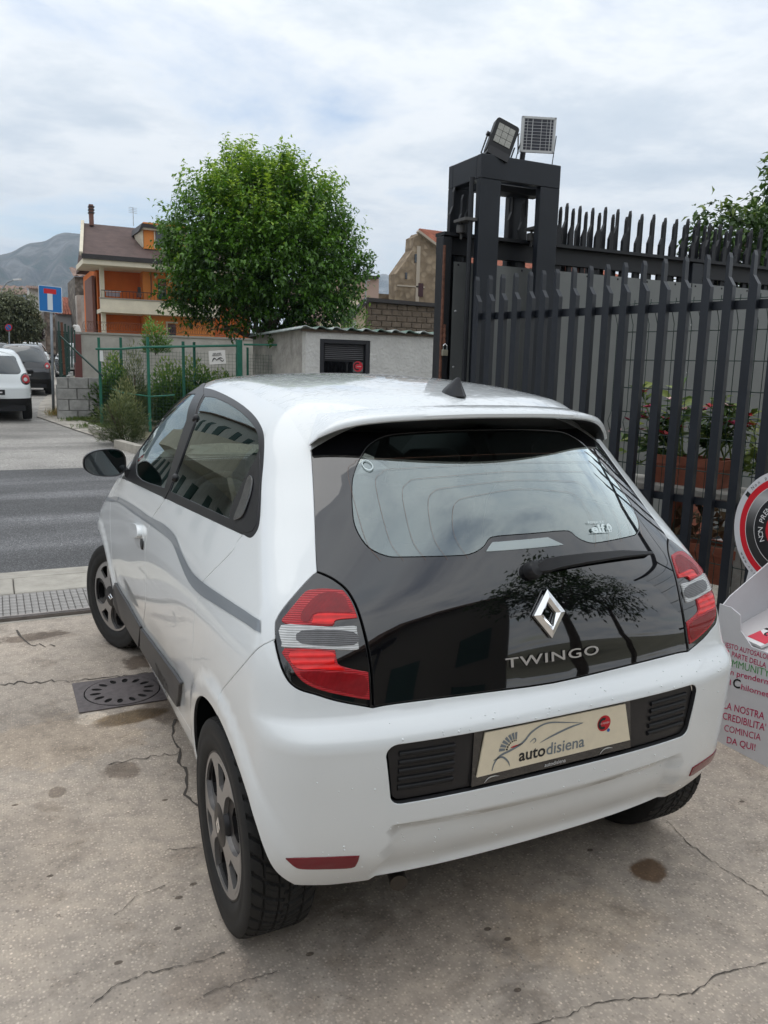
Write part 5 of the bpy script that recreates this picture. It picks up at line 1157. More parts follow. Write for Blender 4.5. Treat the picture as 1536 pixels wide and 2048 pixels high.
# ================================================================== MAIN TREE
tb = at_d((548, 735), 17.6); tb[2] = ground_z(tb[1]); tree = thing('leafy_tree', 'bushy round green tree standing behind the green fence, centre left', 'tree', tuple(tb))
cc = at_d((531, 508), 17.6); m = MB()
fk = at_d((540, 672), 17.6); P = limb(m, tb, fk, .16, .12, 5, .05, 1)
for i, (px, r1) in enumerate((((470, 590), .03), ((520, 560), .035), ((585, 560), .035), ((640, 590), .03), ((620, 655), .03), ((440, 660), .025), ((545, 480), .03))):
    q = at_d(px, 17.6+[-.6, .7, -.3, .5, -.5, .3, 0][i]); limb(m, fk, q, .075, r1, 5, .07, i+5)
m.build('trunk', M_bark, tree, smooth=True)
def crown(cc, rx, ry, rz, n, seed, flat=.0):
    """clump centres in an uneven ellipsoid"""
    q = np.random.default_rng(seed); o = []
    while len(o) < n:
        d = q.normal(size=3); d /= np.linalg.norm(d); r = q.uniform(.25, 1)**.55
        k = 1+.13*math.sin(3*math.atan2(d[1], d[0])+seed)+.12*math.sin(5*d[2]+2*d[0]+seed); p = d*r*k*[rx, ry, rz]
        if p[2] < -rz*.80: continue
        o.append((cc+p, d, r))
    return o
rx = 1.66; rz = 1.80
cl = []
for i, (px, py, rp) in enumerate(((428, 440, 88), (520, 405, 100), (612, 430, 88), (655, 505, 70), (392, 520, 66), (470, 530, 105), (575, 535, 112), (664, 575, 52), (545, 606, 98), (425, 606, 70), (368, 478, 36), (693, 528, 36), (480, 360, 46), (565, 365, 44), (640, 625, 44), (375, 575, 40), (500, 470, 90), (590, 470, 90))):
    rm_ = rp/FPX*17.6*.74; c_ = at_d((px, py), 17.6+[-.7, .5, -.4, .3, .6, -.9, -.8, .2, -.3, .4, 0, .3, .2, -.3, -.4, -.3, .8, .9][i]); cl += crown(c_, rm_, rm_, rm_*.95, int(300*rm_**2)+24, 30+i)
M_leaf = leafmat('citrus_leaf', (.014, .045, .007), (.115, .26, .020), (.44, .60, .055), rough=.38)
base = np.array([c for c, d, r in cl]); dr = np.array([d*np.array([1, 1, .7])+[0, 0, .55*max(0, d[2])+.15] for c, d, r in cl]); ln = RNG.uniform(.32, .62, len(cl))
C1, D1, T1 = shoots(base, dr, ln, 46, .09, .9, .05)
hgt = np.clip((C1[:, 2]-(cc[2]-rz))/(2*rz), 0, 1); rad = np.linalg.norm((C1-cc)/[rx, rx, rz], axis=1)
rl = np.repeat([r*(.4+.6*max(0, d[2]+.3)) for c, d, r in cl], [max(3, int(46*L)) for L in ln]); tn = np.clip(.0+.42*T1*np.clip(rl, 0, 1)+.20*rl+.30*hgt**1.4+RNG.normal(0, .12, len(C1)), 0, .85)  # leaf colour carries painted shade: darker low and inside, lighter on top
# upright young shoots breaking the outline
sb = []; sd = []; sl_ = []
for i in range(130):
    a = RNG.uniform(0, 6.283); e = RNG.uniform(.25, 1.0)**.8; d = np.array([math.cos(a)*math.sqrt(1-e*e), math.sin(a)*math.sqrt(1-e*e), e]); sb.append(cc-[0, 0, .15]+d*[rx*.9, rx*.88, rz*.92]); sd.append(np.array([d[0]*.35, d[1]*.35, 1.])+RNG.normal(0, .10, 3)); sl_.append(RNG.uniform(.4, .85))
for px, L in (((445, 330), 1.0), ((500, 330), .85), ((562, 340), .9), ((610, 375), .7), ((655, 390), .75), ((350, 400), .9), ((690, 430), .6), ((715, 520), .55), ((420, 360), .7), ((590, 350), .7), ((470, 345), .7), ((535, 352), .7), ((630, 400), .6), ((385, 395), .6), ((675, 405), .6), ((362, 440), .5), ((705, 470), .5)): sb.append(at_d((px[0], px[1]+26), 17.6+RNG.uniform(-.5, .5))); sd.append(np.array([RNG.normal(0, .12), RNG.normal(0, .12), 1.])); sl_.append(L)
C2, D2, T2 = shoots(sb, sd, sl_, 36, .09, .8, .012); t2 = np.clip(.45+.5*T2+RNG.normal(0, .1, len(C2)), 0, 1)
Cc = np.concatenate([C1, C2]); n = len(Cc)
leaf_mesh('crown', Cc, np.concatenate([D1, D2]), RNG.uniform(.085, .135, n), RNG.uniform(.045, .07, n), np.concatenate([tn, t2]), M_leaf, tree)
m = MB()
for b, d, L in zip(sb, sd, sl_): d = d/np.linalg.norm(d); m.tube([b-d*.25, b+d*L*.98], [.008, .003], 4)
o = m.build('twigs', mat('green_twig', (.10, .14, .03), rough=.7), tree); o['kind'] = 'stuff'
# ================================================================== ACROSS THE STREET
M_plast = mat('white_render', (.55, .54, .51), rough=.95, var=.10, vscale=3, bump=1.0, bscale=16, bdist=.03, bdet=8)
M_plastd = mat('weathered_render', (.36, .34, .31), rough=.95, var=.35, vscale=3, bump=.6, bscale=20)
SY = 12.3; gz_ = ground_z(SY)
shed = thing('white_shed', 'low white rendered shed with green corrugated roof, behind the car roof', 'shed', (5.5, SY, gz_))
xa, xb, dl, dr_ = 4.02, 8.6, 4.30, 5.345
m = MB()
for x0, x1, z0, z1 in ((xa, dl, 0, 2.26), (dr_, xb, 0, 2.26), (dl, dr_, 2.10, 2.26)): m.box(((x0+x1)/2, SY+.1, (z0+z1)/2), (x1-x0, .2, z1-z0))
m.build('wall', M_plast, shed)
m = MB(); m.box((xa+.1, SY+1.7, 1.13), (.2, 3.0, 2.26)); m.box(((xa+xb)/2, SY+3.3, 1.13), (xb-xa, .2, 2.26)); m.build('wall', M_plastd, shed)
M_door = mat('black_door', (.018, .018, .022), rough=.4)
dm = MB(); dm.box(((dl+dr_)/2, SY+.12, 1.05), (dr_-dl, .05, 2.1)); door = dm.build('door', M_door, shed)
for x in (dl+.045, dr_-.045): m = MB(); m.box((x, SY+.06, 1.05), (.09, .10, 2.1), bev=.006); m.build('frame', M_door, door)
m = MB(); m.box(((dl+dr_)/2, SY+.06, 2.06), (dr_-dl-.18, .10, .08), bev=.006); m.build('frame', M_door, door)
for k in range(8): m = MB(); m.box(((dl+dr_)/2, SY+.075, 1.985-.036*k), (dr_-dl-.24, .03, .022), rot=Matrix.Rotation(R(-28), 3, 'X')); m.build('louvre', mat('louvre_grey', (.05, .048, .05), rough=.45), door)
m = MB(); m.box(((dl+dr_)/2, SY+.085, 1.30), (dr_-dl-.22, .03, .78), bev=.01); m.build('door_panel', M_gloss, door)
stk = at_y((716, 733), SY+.068); pmx = plane_map((stk[0], SY+.068, stk[2]), (1, 0, 0), (0, 0, 1), .001)
stick = thing('round_sticker', 'round red sticker on the black shed door', 'sticker', (stk[0], SY+.06, stk[2]))
V, F = arc_strip(0, .100, 0, 360, 30); mk('disc', pmx(V), F, mat('sticker_red', (.55, .02, .035), rough=.5), stick)
pmy = plane_map((stk[0], SY+.068, stk[2]), (1, 0, 0), (0, 0, 1), .002); V, F = arc_strip(.048, .078, 60, 300, 20); mk('print', pmy(V-[.012, 0]), F, M_ink, stick)
V, F = text2d('CHILOMETRO', .016, bold=.02); mk('print', pmy(V*[.7, 1]+[.02, -.008]), F, M_lt, stick)
# corrugated roof: sheets
M_cor = mat('green_roof_sheet', (.08, .20, .15), rough=.7, var=.5, vscale=6, var_col=(.26, .30, .27)); M_corw = mat('pale_roof_sheet', (.42, .46, .44), rough=.6, var=.3, vscale=7)
pt = .31; x = xa-.15; k = 0
while x < xb:
    m = MB(); prof = [(0, 0), (.05, .045), (.10, .055), (.20, .018), (pt, 0)]
    V = []; F = []
    for yy, zz in ((SY-.14, 2.275), (SY+3.5, 2.20)):
        for a, b in prof: V += [(x+a, yy, zz+b), (x+a, yy, zz+b-.012)]
    n = len(prof)
    for i in range(n-1): F += [(2*i, 2*i+2, 2*n+2*i+2, 2*n+2*i), (2*i+1, 2*n+2*i+1, 2*n+2*i+3, 2*i+3), (2*i, 2*i+1, 2*i+3, 2*i+2)]
    m.add(V, F); m.build('roof_sheet', M_cor if k % 2 else M_corw, shed); x += pt; k += 1
m = MB(); m.box(((xa+xb)/2, SY-.02, 2.245), (xb-xa+.2, .06, .05)); m.build('roof_batten', mat('rotten_timber', (.10, .075, .055), rough=.95, var=.5, vscale=8), shed)
# ---- green garden fence and its notice
M_green = mat('green_fence_paint', (.020, .145, .095), rough=.45, var=.2, vscale=12)
gf = thing('green_garden_fence', 'green tubular garden fence with wire mesh in front of the leafy tree', 'fence', tuple(at_ground((300, 870))))
posts = [((197, 675), (201, 834), 17.2), ((241, 675), (243, 770), 18.3), ((295, 674), (299, 862), 16.4), ((366, 683), (367, 760), 17.4), ((388, 684), (389, 760), 18.6), ((478, 680), (479, 750), 16.6), ((620, 692), (621, 750), 16.2), ((495, 695), (496, 750), 17.0)]
tops = {}
for i, (a, b, d) in enumerate(posts):
    t_ = at_d(a, d); o_ = np.array([t_[0], t_[1], ground_z(t_[1])-.05]); w = .055 if i in (0, 1, 2, 3, 4) else (.11 if i == 5 else .04)
    m = MB(); m.bar(o_, t_, w, w, up=(0, 1, 0)); m.build('post', M_green, gf); tops[i] = t_
def rail(pxs, ds, r): m = MB(); m.tube([at_d(p, d) for p, d in zip(pxs, ds)], r, 8); return m.build('rail', M_green, gf)
rail([(192, 698), (241, 698), (296, 694), (366, 693), (478, 691)], [17.2, 17.0, 16.4, 16.5, 16.6], .024)
rail([(488, 689), (560, 690), (622, 694)], [16.6, 16.4, 16.2], .02); rail([(222, 777), (245, 785), (300, 793), (350, 790)], [16.9, 16.7, 16.4, 16.5], .014)
def mesh_between(name, a, b, z0, z1, st, r, mt, par, vst=None):
    m = MB(); a, b = np.array(a), np.array(b); L = np.linalg.norm((b-a)[:2]); n = int(L/st)
    for i in range(n+1): p = a+(b-a)*i/n; m.bar((p[0], p[1], z0+p[2]), (p[0], p[1], z1+p[2]), r, r, up=(0, 1, 0))
    z = z0
    while z <= z1: m.bar((a[0], a[1], z+a[2]), (b[0], b[1], z+b[2]), r, r); z += vst or st
    o = m.build(name, mt, par); o['kind'] = 'stuff'; return o
for i, j in ((0, 2), (2, 5), (7, 6)):
    a, b = tops[i].copy(), tops[j].copy(); a[2] = ground_z(a[1]); b[2] = ground_z(b[1]); mesh_between('wire_mesh', a, b, .05, 1.62, .07, .004, mat('wire_grey_green', (.05, .10, .08), rough=.6), gf)
nt_ = thing('notice_board', 'small white printed notice tied to the green fence', 'notice', tuple(at_d((435, 729), 16.4)))
c4_ = [at_d(p, 16.35) for p in ((417, 702), (453, 703), (452, 727), (419, 729))]; O = c4_[3]; X = c4_[2]-c4_[3]; Y = c4_[0]-c4_[3]
m = MB(); m.prism([(0, 0), (1, 0), (1, 1), (0, 1)], O, X, Y, np.array([.01, .02, 0])); m.build('board', mat('notice_white', (.62, .60, .56), rough=.6), nt_)
nmap = plane_map(O+X*.5, X/np.linalg.norm(X), Y/np.linalg.norm(Y), .012)
for k, (tx, zz, sz) in enumerate((('AREA VIDEO', .20, .028), ('SORVEGLIATA', .165, .028))): V, F = text2d(tx, sz, bold=.02); mk('print', nmap(V*[.8, 1]+[0, zz]), F, M_ink, nt_)
for pts, w in (([(-.11, .05), (-.06, .12), (0, .06)], .022), ([(-.02, .08), (.06, .12), (.12, .10)], .022), ([(.04, .10), (.10, .05), (.14, .09)], .018)): V, F = swoosh(pts, w); mk('print', nmap(V), F, M_ink, nt_)
tg2 = thing('fence_tag', 'small white tag hanging on the left post of the green fence', 'tag', tuple(at_d((203, 711), 17.1)))
m = MB(); m.prism([(-.035, -.12), (.045, -.125), (.03, .10), (-.04, .11)], at_d((203, 711), 17.0), CR, CU, CF*.006); m.build('card', mat('tag_white', (.6, .6, .58), rough=.6), tg2)
# ---- block wall with dark mesh fence on top
wl, wr = at_d((114, 790), 17.9), at_d((200, 786), 18.1); zb = ground_z(wl[1])-.05; zt = at_d((114, 754), 17.9)[2]
bw = thing('block_wall', 'low grey concrete block wall beside the dead-end sign', 'wall', (wl[0], wl[1], zb))
M_blk = mat('concrete_block', (.30, .295, .28), rough=.95, var=.32, vscale=4, bump=.6, bscale=40, bdist=.01)
ex = (wr-wl); ex[2] = 0; Lw = np.linalg.norm(ex); ex /= Lw; ey = np.array([-ex[1], ex[0], 0]); rows = 4; bh = (zt-zb)/rows
ang = math.atan2(ex[1], ex[0])
m = MB(); c = wl+ex*Lw/2+ey*.12; m.box((c[0], c[1], (zb+zt)/2-.005), (Lw-.03, .16, zt-zb-.02), rot=ang); m.build('mortar', mat('mortar', (.22, .21, .20), rough=.95), bw)
for r_ in range(rows):
    x = -.18 if r_ % 2 else 0.
    while x < Lw-.02:
        a, b = max(0, x), min(Lw, x+.42)
        if b-a > .05: c = wl+ex*(a+b)/2+ey*.1; m = MB(); m.box((c[0], c[1], zb+bh*(r_+.5)), (b-a-.010, .2+RNG.uniform(-.006, .006), bh-.010), rot=ang, bev=.006); m.build('block', M_blk, bw)
        x += .43
far = np.array([1.05, 26.5, 0]); a0 = np.array([wl[0]+.08, wl[1]+.1, 0])
for k in range(1, 5):
    p = a0+(far-a0)*k/4; q = a0+(far-a0)*(k-1)/4; c = (p+q)/2; m = MB(); m.box((c[0], c[1], ground_z(c[1])+.32), (.18, np.linalg.norm(p-q), .80), rot=math.atan2((p-q)[1], (p-q)[0])-R(90)); m.build('side_wall', M_blk, bw)
df = thing('dark_mesh_fence', 'dark green mesh fence with leaning posts running up the side street', 'fence', (wl[0], wl[1], zt))
M_dg = mat('weathered_dark_green', (.015, .045, .035), rough=.6); zf = zt+.0
for k, (px0, px1, d, mt_, w) in enumerate((((117, 643), (123, 752), 17.9, M_dg, .035), ((123, 645), (129, 750), 18.2, M_rust, .05), ((130, 648), (133, 748), 19.0, M_dg, .04), ((137, 652), (139, 744), 20.5, M_dg, .04), ((143, 655), (144, 735), 22.5, M_dg, .04), ((149, 660), (150, 725), 25, M_dg, .04))):
    m = MB(); m.bar(at_d(px1, d), at_d(px0, d), w, w, up=(0, 1, 0)); m.build('post', mt_, df)
m = MB(); m.bar(at_d((120, 672), 17.9), at_d((205, 752), 17.2), .03, .03); m.build('brace', M_dg, df)
m = MB()
for k in range(26):
    t = k/25; p = a0+(far-a0)*t; m.bar((p[0], p[1], ground_z(p[1])+.55), (p[0], p[1], ground_z(p[1])+1.95), .012, .012, up=(0, 1, 0))
for h_ in (.6, .9, 1.2, 1.5, 1.9): m.bar((a0[0], a0[1], ground_z(a0[1])+h_), (far[0], far[1], ground_z(far[1])+h_), .012, .012)
o = m.build('wire_mesh', M_dg, df); o['kind'] = 'stuff'
# ---- dead-end sign
sb_ = at_ground((107, 830)); sd_ = np.dot(sb_-CAM, CF); sg = thing('dead_end_sign', 'blue square dead-end road sign with a white and red T on a grey pole', 'road sign', tuple(sb_))
M_pole = mat('galvanised_pole', (.24, .26, .28), rough=.5, metal=.4, var=.15, vscale=6)
st_ = at_d((101, 575), sd_); m = MB(); m.tube([sb_-[0, 0, .1], st_], .032, 12); m.build('pole', M_pole, sg, smooth=True)
spx = [(76.5, 569.5), (127, 574.5), (125, 627), (78, 622)]; O, A1, A2, A3 = [at_d(p, sd_-.05) for p in (spx[3], spx[2], spx[1], spx[0])]
X = (A1-O); Y = (A3-O); wS = np.linalg.norm(X); hS = np.linalg.norm(Y); Xn, Yn = X/wS, Y/hS
def signp(name, L, off, mt): m = MB(); m.prism([(u*wS, v*hS) for u, v in L], O-CF*off*1., Xn, Yn, CF*.003); return m.build(name, mt, sg)
m = MB(); m.prism(rr2(wS/2, hS/2, .03, wS/2, hS/2), O, Xn, Yn, CF*.012); m.build('plate', mat('sign_white', (.60, .66, .70), rough=.35), sg)
m = MB(); m.prism(rr2(wS/2-.014, hS/2-.014, .025, wS/2, hS/2), O-CF*.004, Xn, Yn, CF*.003); m.build('blue_field', mat('sign_blue', (.012, .15, .42), rough=.35), sg)
signp('white_bar', [(.38, .08), (.60, .08), (.60, .70), (.38, .70)], .008, mat('sign_white', (.7, .74, .76))); signp('red_bar', [(.23, .70), (.76, .70), (.76, .885), (.23, .885)], .008, mat('sign_red', (.52, .015, .02), rough=.35))
for z_ in (.25, .75): m = MB(); m.box(tuple(O+X*.5+Y*z_+CF*.025), (.09, .05, .03), rot=R(-26)); m.build('clamp', M_pole, sg)
# ---- parked cars (same family of body as the white one)
def SXZ(L): return XZS(np.asarray(L, float))
def small_car(name, label, paint, lowpaint, loc, rz, roofm=None):
    t = thing(name, label, 'car', (0, 0, 0), 'cars parked along the side street'); H = .05
    def both(nm, loops, mts, par=t, **k):
        o = [panel(nm, loops, mts, par, h=H, hb=.035, flip=f, **k) for f in (0, 1)]; return o
    full = np.concatenate([XZS([(-.0, .46), (-.3, .46), (-.62, .47)]), YZS([(-.3, .48), (-.34, .55)]), arch(0, 140, -17, .36, 16), YZS([(1.2, .20), (2.13, .20)]), arch(2.492, 197, 40, .36, 14), YZS([(2.95, .6), (2.95, .8), (2.5, .93), (2.1, 1.0)]), P2S(border[::3]), XZS([(-.45, 1.42), (-.2, 1.45), (0, 1.452)])])
    full[0, 0] = full[-1, 0] = UC
    gw = rrect(.545, .98, 1.38, .10, .60); gw = gw[gw[:, 0] <= 1e-9]; wl_ = XZS(gw); wl_ = wl_[np.argsort(-np.arange(len(wl_)))]
    sw = YZS([(.15, 1.12), (.16, 1.25), (.35, 1.39), (.8, 1.42), (1.25, 1.42), (1.5, 1.38), (1.8, 1.18), (1.95, 1.02), (1.4, 1.0), (.7, 1.03)])
    both('body', [full, sw], [paint, M_dark], thick=0)
    both('side_window', [sw], [M_gloss, M_dark], thick=.004, off=.002)
    panel('rear_window', [SXZ(dens(rrect(.53, .985, 1.37, .08, .60), .04))], [mat('smoked_glass', (.035, .045, .048), rough=.04, coat=1.), M_dark], t, h=H, thick=.004, off=.003)
    panel('rear_bumper', [np.concatenate([XZS([(0, .46), (-.3, .46), (-.60, .47)]), YZS([(-.28, .47), (-.33, .34)]), XZS([(-.6, .25), (-.3, .24), (0, .24)])])], [lowpaint, M_dark], t, h=H, thick=0); panel('rear_bumper', [np.concatenate([XZS([(0, .46), (-.3, .46), (-.60, .47)]), YZS([(-.28, .47), (-.33, .34)]), XZS([(-.6, .25), (-.3, .24), (0, .24)])])], [lowpaint, M_dark], t, h=H, thick=0, flip=True)
    for f in (0, 1):
        a = panel('tail_lamp', [XZS([(-.715+.14*(1-math.cos(q))*0+.105*math.cos(q)+.03, .885+.125*math.sin(q)) for q in np.linspace(0, 2*math.pi, 17)[:-1]])], [M_gloss, M_dark], t, h=H, thick=.006, off=.006, flip=f)
        panel('lens', [XZS([(-.685+.078*math.cos(q), .885+.092*math.sin(q)) for q in np.linspace(0, 2*math.pi, 15)[:-1]])], [M_red, M_dark], a, h=H, thick=.004, off=.012, flip=f)
        panel('reversing_lens', [XZS([(-.675+.036*math.cos(q), .87+.040*math.sin(q)) for q in np.linspace(0, 2*math.pi, 11)[:-1]])], [M_clear, M_dark], a, h=H, thick=.003, off=.017, flip=f)
    panel('roof', [np.concatenate([np.concatenate([rb[::2], rear_e]), (np.concatenate([rb[::2], rear_e])[::-1]*[-1, 1])[1:]])], [roofm or paint, M_dark], t, par='T', h=.08, thick=0, off=.004)
    panel('windscreen', [np.concatenate([hw_[::2], (hw_[::2][::-1]*[-1, 1])[1:-1]])], [M_gloss, M_dark], t, par='T', h=.1, thick=0); panel('bonnet', [np.concatenate([hb_, mh[1:-1]])], [paint, M_dark], t, par='T', h=.1, thick=0)
    m = MB(); m.box((0, 1.2, .26), (1.3, 3.2, .12)); m.build('underbody', M_dark, t)
    m = MB(); m.box((-.0, -.505, .60), (.52, .015, .11), bev=.003); pl_ = m.build('number_plate', M_satin, t); m = MB(); m.box((0, -.514, .60), (.42, .002, .03)); m.build('plate_print', M_lt, pl_)
    m = MB(); m.bar((-.3, -.47, .93), (.05, -.44, .98), .03, .02); m.build('wiper', M_satin, t)
    for s in (-1, 1): m = MB(); m.box((s*.86, 1.95, 1.02), (.18, .12, .13), bev=.04); m.build('door_mirror', M_satin, t, auto=50); m = MB(); m.box((s*.79, 1.0, .78), (.02, .14, .03), bev=.006); m.build('door_handle', paint, t)
    for sx in (-1, 1):
        for wy in (0, 2.492):
            w_ = bpy.data.objects.new('wheel', WM['wheel']); COL.objects.link(w_); w_.parent = t; w_.matrix_local = Matrix.Translation((sx*.69, wy, .30)) @ Matrix.Rotation(0 if sx < 0 else math.pi, 4, 'Z')
            for k in ('tyre', 'rim_ring', 'web0', 'web1', 'web2', 'spoke0', 'spoke1', 'spoke2'): o = bpy.data.objects.new(k.rstrip('012'), WM[k]); COL.objects.link(o); o.parent = w_
    t.location = loc; t.rotation_euler = (0, 0, rz); return t
M_cw = mat('car_white', (.74, .78, .79), rough=.3, coat=1.); M_ck = mat('car_charcoal', (.030, .032, .036), rough=.3, coat=1.)
wr_ = at_ground((66, 838)); small_car('parked_hatchback', 'white hatchback with black lower bumper parked at the left edge, nearest on the side street', M_cw, M_trim, (wr_[0]-.80, wr_[1]+.05, wr_[2]), R(0))
br_ = at_ground((99, 788)); small_car('parked_hatchback', 'dark grey hatchback parked just beyond the white one, behind the sign pole', M_ck, M_trim, (br_[0]-.72, br_[1], br_[2]), R(-2), M_ck)
p_ = at_d((66, 712), 40); small_car('parked_hatchback', 'pale car with white bonnet standing farther up the side street above the dark hatchback', M_cw, M_trim, (p_[0], p_[1]+2.6, ground_z(p_[1])-.1), R(180))
p_ = at_d((4, 710), 32); small_car('parked_hatchback', 'black car half cut by the left edge in front of the olive tree', M_ck, M_trim, (p_[0]-.3, p_[1], ground_z(p_[1])-.05), R(0))
p_ = at_d((127, 735), 33); small_car('parked_hatchback', 'grey car mostly hidden behind the dark mesh fence up the street', mat('car_silver', (.42, .43, .44), rough=.3, coat=1.), M_trim, (p_[0]+.62, p_[1], ground_z(p_[1])), R(0))
# ================================================================== HOUSES, WALLS, MOUNTAIN
def boxw(m, x0, x1, y0, y1, z0, z1, mi=0): m.box(((x0+x1)/2, (y0+y1)/2, (z0+z1)/2), (abs(x1-x0), abs(y1-y0), abs(z1-z0)), m=mi)
def PX(px, y): p = at_y(px, y); return p[0], p[2]
M_or = mat('orange_render', (.60, .150, .028), rough=.9, var=.10, vscale=1.2); M_orl = mat('light_orange_render', (.70, .25, .06), rough=.9, var=.08, vscale=1.2)
M_cr = mat('cream_render', (.66, .60, .47), rough=.9, var=.10, vscale=1.5); M_wn = mat('dark_window', (.03, .035, .045), rough=.1, coat=.5); M_brn = mat('brown_render', (.17, .085, .065), rough=.9, var=.15, vscale=2)
M_roof_ = mat('brown_shingle', (.105, .070, .062), rough=.9, var=.22, vscale=1.5, bump=.5, bscale=9, bdist=.05); M_drk = mat('dark_gutter', (.030, .026, .026), rough=.6); M_gsh = mat('green_shutter', (.01, .055, .045), rough=.6)
Y0 = 48.5
oh = thing('orange_house', 'orange two-storey house with brown roof, dormer and cream balcony, left of the tree', 'house', (7, Y0, ground_z(Y0)))
def part(name, mt, px0, px1, y, dep, par=oh, **k):
    x0, z1 = PX(px0, y); x1 = PX(px1, y)[0]; z0 = PX((px0[0], px1[1]), y)[1]; m = MB(); boxw(m, x0, x1, y, y+dep, z0, z1); return m.build(name, mt, par)
zg = ground_z(Y0)
xL, _ = PX((199, 600), Y0); xR = xL+9.5
wz = PX((250, 530), Y0)[1]
m = MB(); boxw(m, xL+.05, xR, Y0+1.6, Y0+9, zg-1, wz); wall = m.build('wall', M_or, oh)
part('wall_bay', M_orl, (285, 531), (430, 700), Y0+.5, 1.3)
part('wall_return', M_brn, (183, 551), (194, 690), Y0+1.5, 4.); part('wall_return', M_or, (194, 543), (199, 690), Y0+1.1, 3.)
for a, b in (((199, 528), (210, 597)), ((203, 620), (214, 690))): part('column', M_cr, a, b, Y0, .35)
part('balcony_parapet', M_cr, (200, 596), (440, 617), Y0-.5, .15); part('balcony_slab', M_cr, (202, 616), (440, 624), Y0-.62, 2.3); part('parapet_cap', mat('cap_stone', (.30, .27, .23), rough=.9), (199, 594), (440, 596.5), Y0-.55, .25)
m = MB(); z_ = PX((250, 583), Y0-.4)[1]; x0 = PX((202, 590), Y0-.4)[0]; zb_ = PX((250, 595), Y0-.4)[1]
rl = MB(); rl.bar((x0, Y0-.42, z_), (x0+8, Y0-.42, z_), .04, .04); rl = rl.build('balcony_rail', M_drk, oh)
bm_ = MB()
for k in range(40): bm_.bar((x0+.2*k, Y0-.42, zb_-.05), (x0+.2*k, Y0-.42, z_), .02, .02, up=(0, 1, 0))
o = bm_.build('balusters', M_drk, rl); o['kind'] = 'stuff'
# roof: slope, gable edge, fascia, gutter, soffit
ex0, ez = PX((163, 508), Y0-1.4); rx0, rz_ = PX((166, 446), Y0+4.2); exr = ex0+11.5
m = MB(); m.add([(ex0, Y0-1.4, ez), (exr, Y0-1.4, ez+.05), (exr, Y0+4.2, rz_-.02), (rx0, Y0+4.2, rz_), (ex0, Y0-1.4, ez-.2), (exr, Y0-1.4, ez-.15), (exr, Y0+4.2, rz_-.2), (rx0, Y0+4.2, rz_-.2)], [(0, 1, 2, 3), (7, 6, 5, 4), (0, 4, 5, 1), (3, 7, 4, 0), (1, 5, 6, 2), (2, 6, 7, 3)]); roof = m.build('roof', M_roof_, oh)
m = MB(); m.add([(rx0, Y0+4.25, rz_), (exr, Y0+4.25, rz_), (exr, Y0+10, ez), (rx0, Y0+10, ez), (rx0, Y0+4.25, ez), (exr, Y0+4.25, ez)], [(0, 1, 2, 3), (0, 3, 4), (1, 5, 2), (0, 4, 5, 1)]); m.build('rear_slope', M_roof_, roof)
m = MB(); m.bar((ex0-.02, Y0-1.4, ez+.03), (rx0-.02, Y0+4.2, rz_+.06), .18, .22); m.build('verge_board', M_cr, roof)
m = MB(); boxw(m, ex0, exr, Y0-1.52, Y0-1.38, ez-.22, ez+.03); m.build('gutter', M_drk, roof)
m = MB(); boxw(m, ex0+.05, exr, Y0-1.38, Y0+2.5, ez-.50, ez-.22); m.build('eaves', M_cr, roof)
part('chimney', M_brn, (178, 408), (188, 450), Y0+3.5, .35, roof)
for k in range(3): part('chimney_band', M_drk, (177, 411+6*k), (189, 413.5+6*k), Y0+3.45, .45, roof)
# dormer
dx0, dz0 = PX((288, 497), Y0+.2); dx1, dz1 = PX((370, 452), Y0+.2); dor = thing; m = MB(); boxw(m, dx0, dx1, Y0+.2, Y0+3.5, dz0, dz1); do = m.build('dormer', M_orl, oh)
part('dormer_window', M_wn, (311, 462), (350, 495), Y0+.14, .1, do); part('window_frame', M_drk, (329, 462), (331.5, 495), Y0+.10, .1, do)
part('window_trim', M_cr, (308, 460), (311, 497), Y0+.12, .1, do); part('dormer_fascia', M_cr, (285, 452), (372, 458), Y0-.1, .3, do)
x0, z0 = PX((277, 459), Y0-.2); x1, z1 = PX((284, 446), Y0-.2); x2, _ = PX((375, 450), Y0-.2); m = MB(); m.add([(x0, Y0-.2, z0-.1), (x1, Y0-.2, z1), (x2, Y0-.2, z1-.1), (x2, Y0+4, z1+.1), (x1, Y0+4, z1+.1), (x0, Y0+4, z0), (x1+.1, Y0-.2, z1-.22), (x2, Y0-.2, z1-.3)], [(0, 1, 4, 5), (1, 2, 3, 4), (1, 6, 7, 2), (0, 6, 1)]); m.build('dormer_roof', M_drk, do)
x0, z0 = PX((278, 466), Y0+.18); x1, z1 = PX((287, 494), Y0+.18); xt, zt_ = PX((286, 455), Y0+.18); m = MB(); m.add([(x0, Y0+.18, z0), (x1, Y0+.18, z1), (xt, Y0+.18, zt_), (x0, Y0+2, z0+.1), (x1, Y0+2, z1), (xt, Y0+2, zt_)], [(0, 1, 2), (5, 4, 3), (0, 3, 4, 1), (1, 4, 5, 2), (2, 5, 3, 0)]); m.build('dormer_cheek', M_cr, do)
part('downpipe', M_brn, (301, 528), (304, 594), Y0+.40, .1); part('downpipe', M_brn, (301, 626), (304, 690), Y0+.40, .1)
w_ = part('balcony_door', M_gsh, (316, 557), (333, 598), Y0+.42, .1); part('door_leaf', M_brn, (319, 560), (331, 586), Y0+.38, .05, w_)
w_ = part('window', M_wn, (336, 648), (352, 672), Y0+.42, .1); part('window_trim', M_cr, (332, 643), (336, 672), Y0+.40, .1, w_); part('window_trim', M_cr, (332, 643), (356, 646), Y0+.38, .1, w_)
part('wall_lamp', M_drk, (308, 546), (315, 551), Y0+.40, .1)
part('awning', mat('awning_white', (.7, .7, .68), rough=.8), (306, 531), (345, 536), Y0+.3, .2)
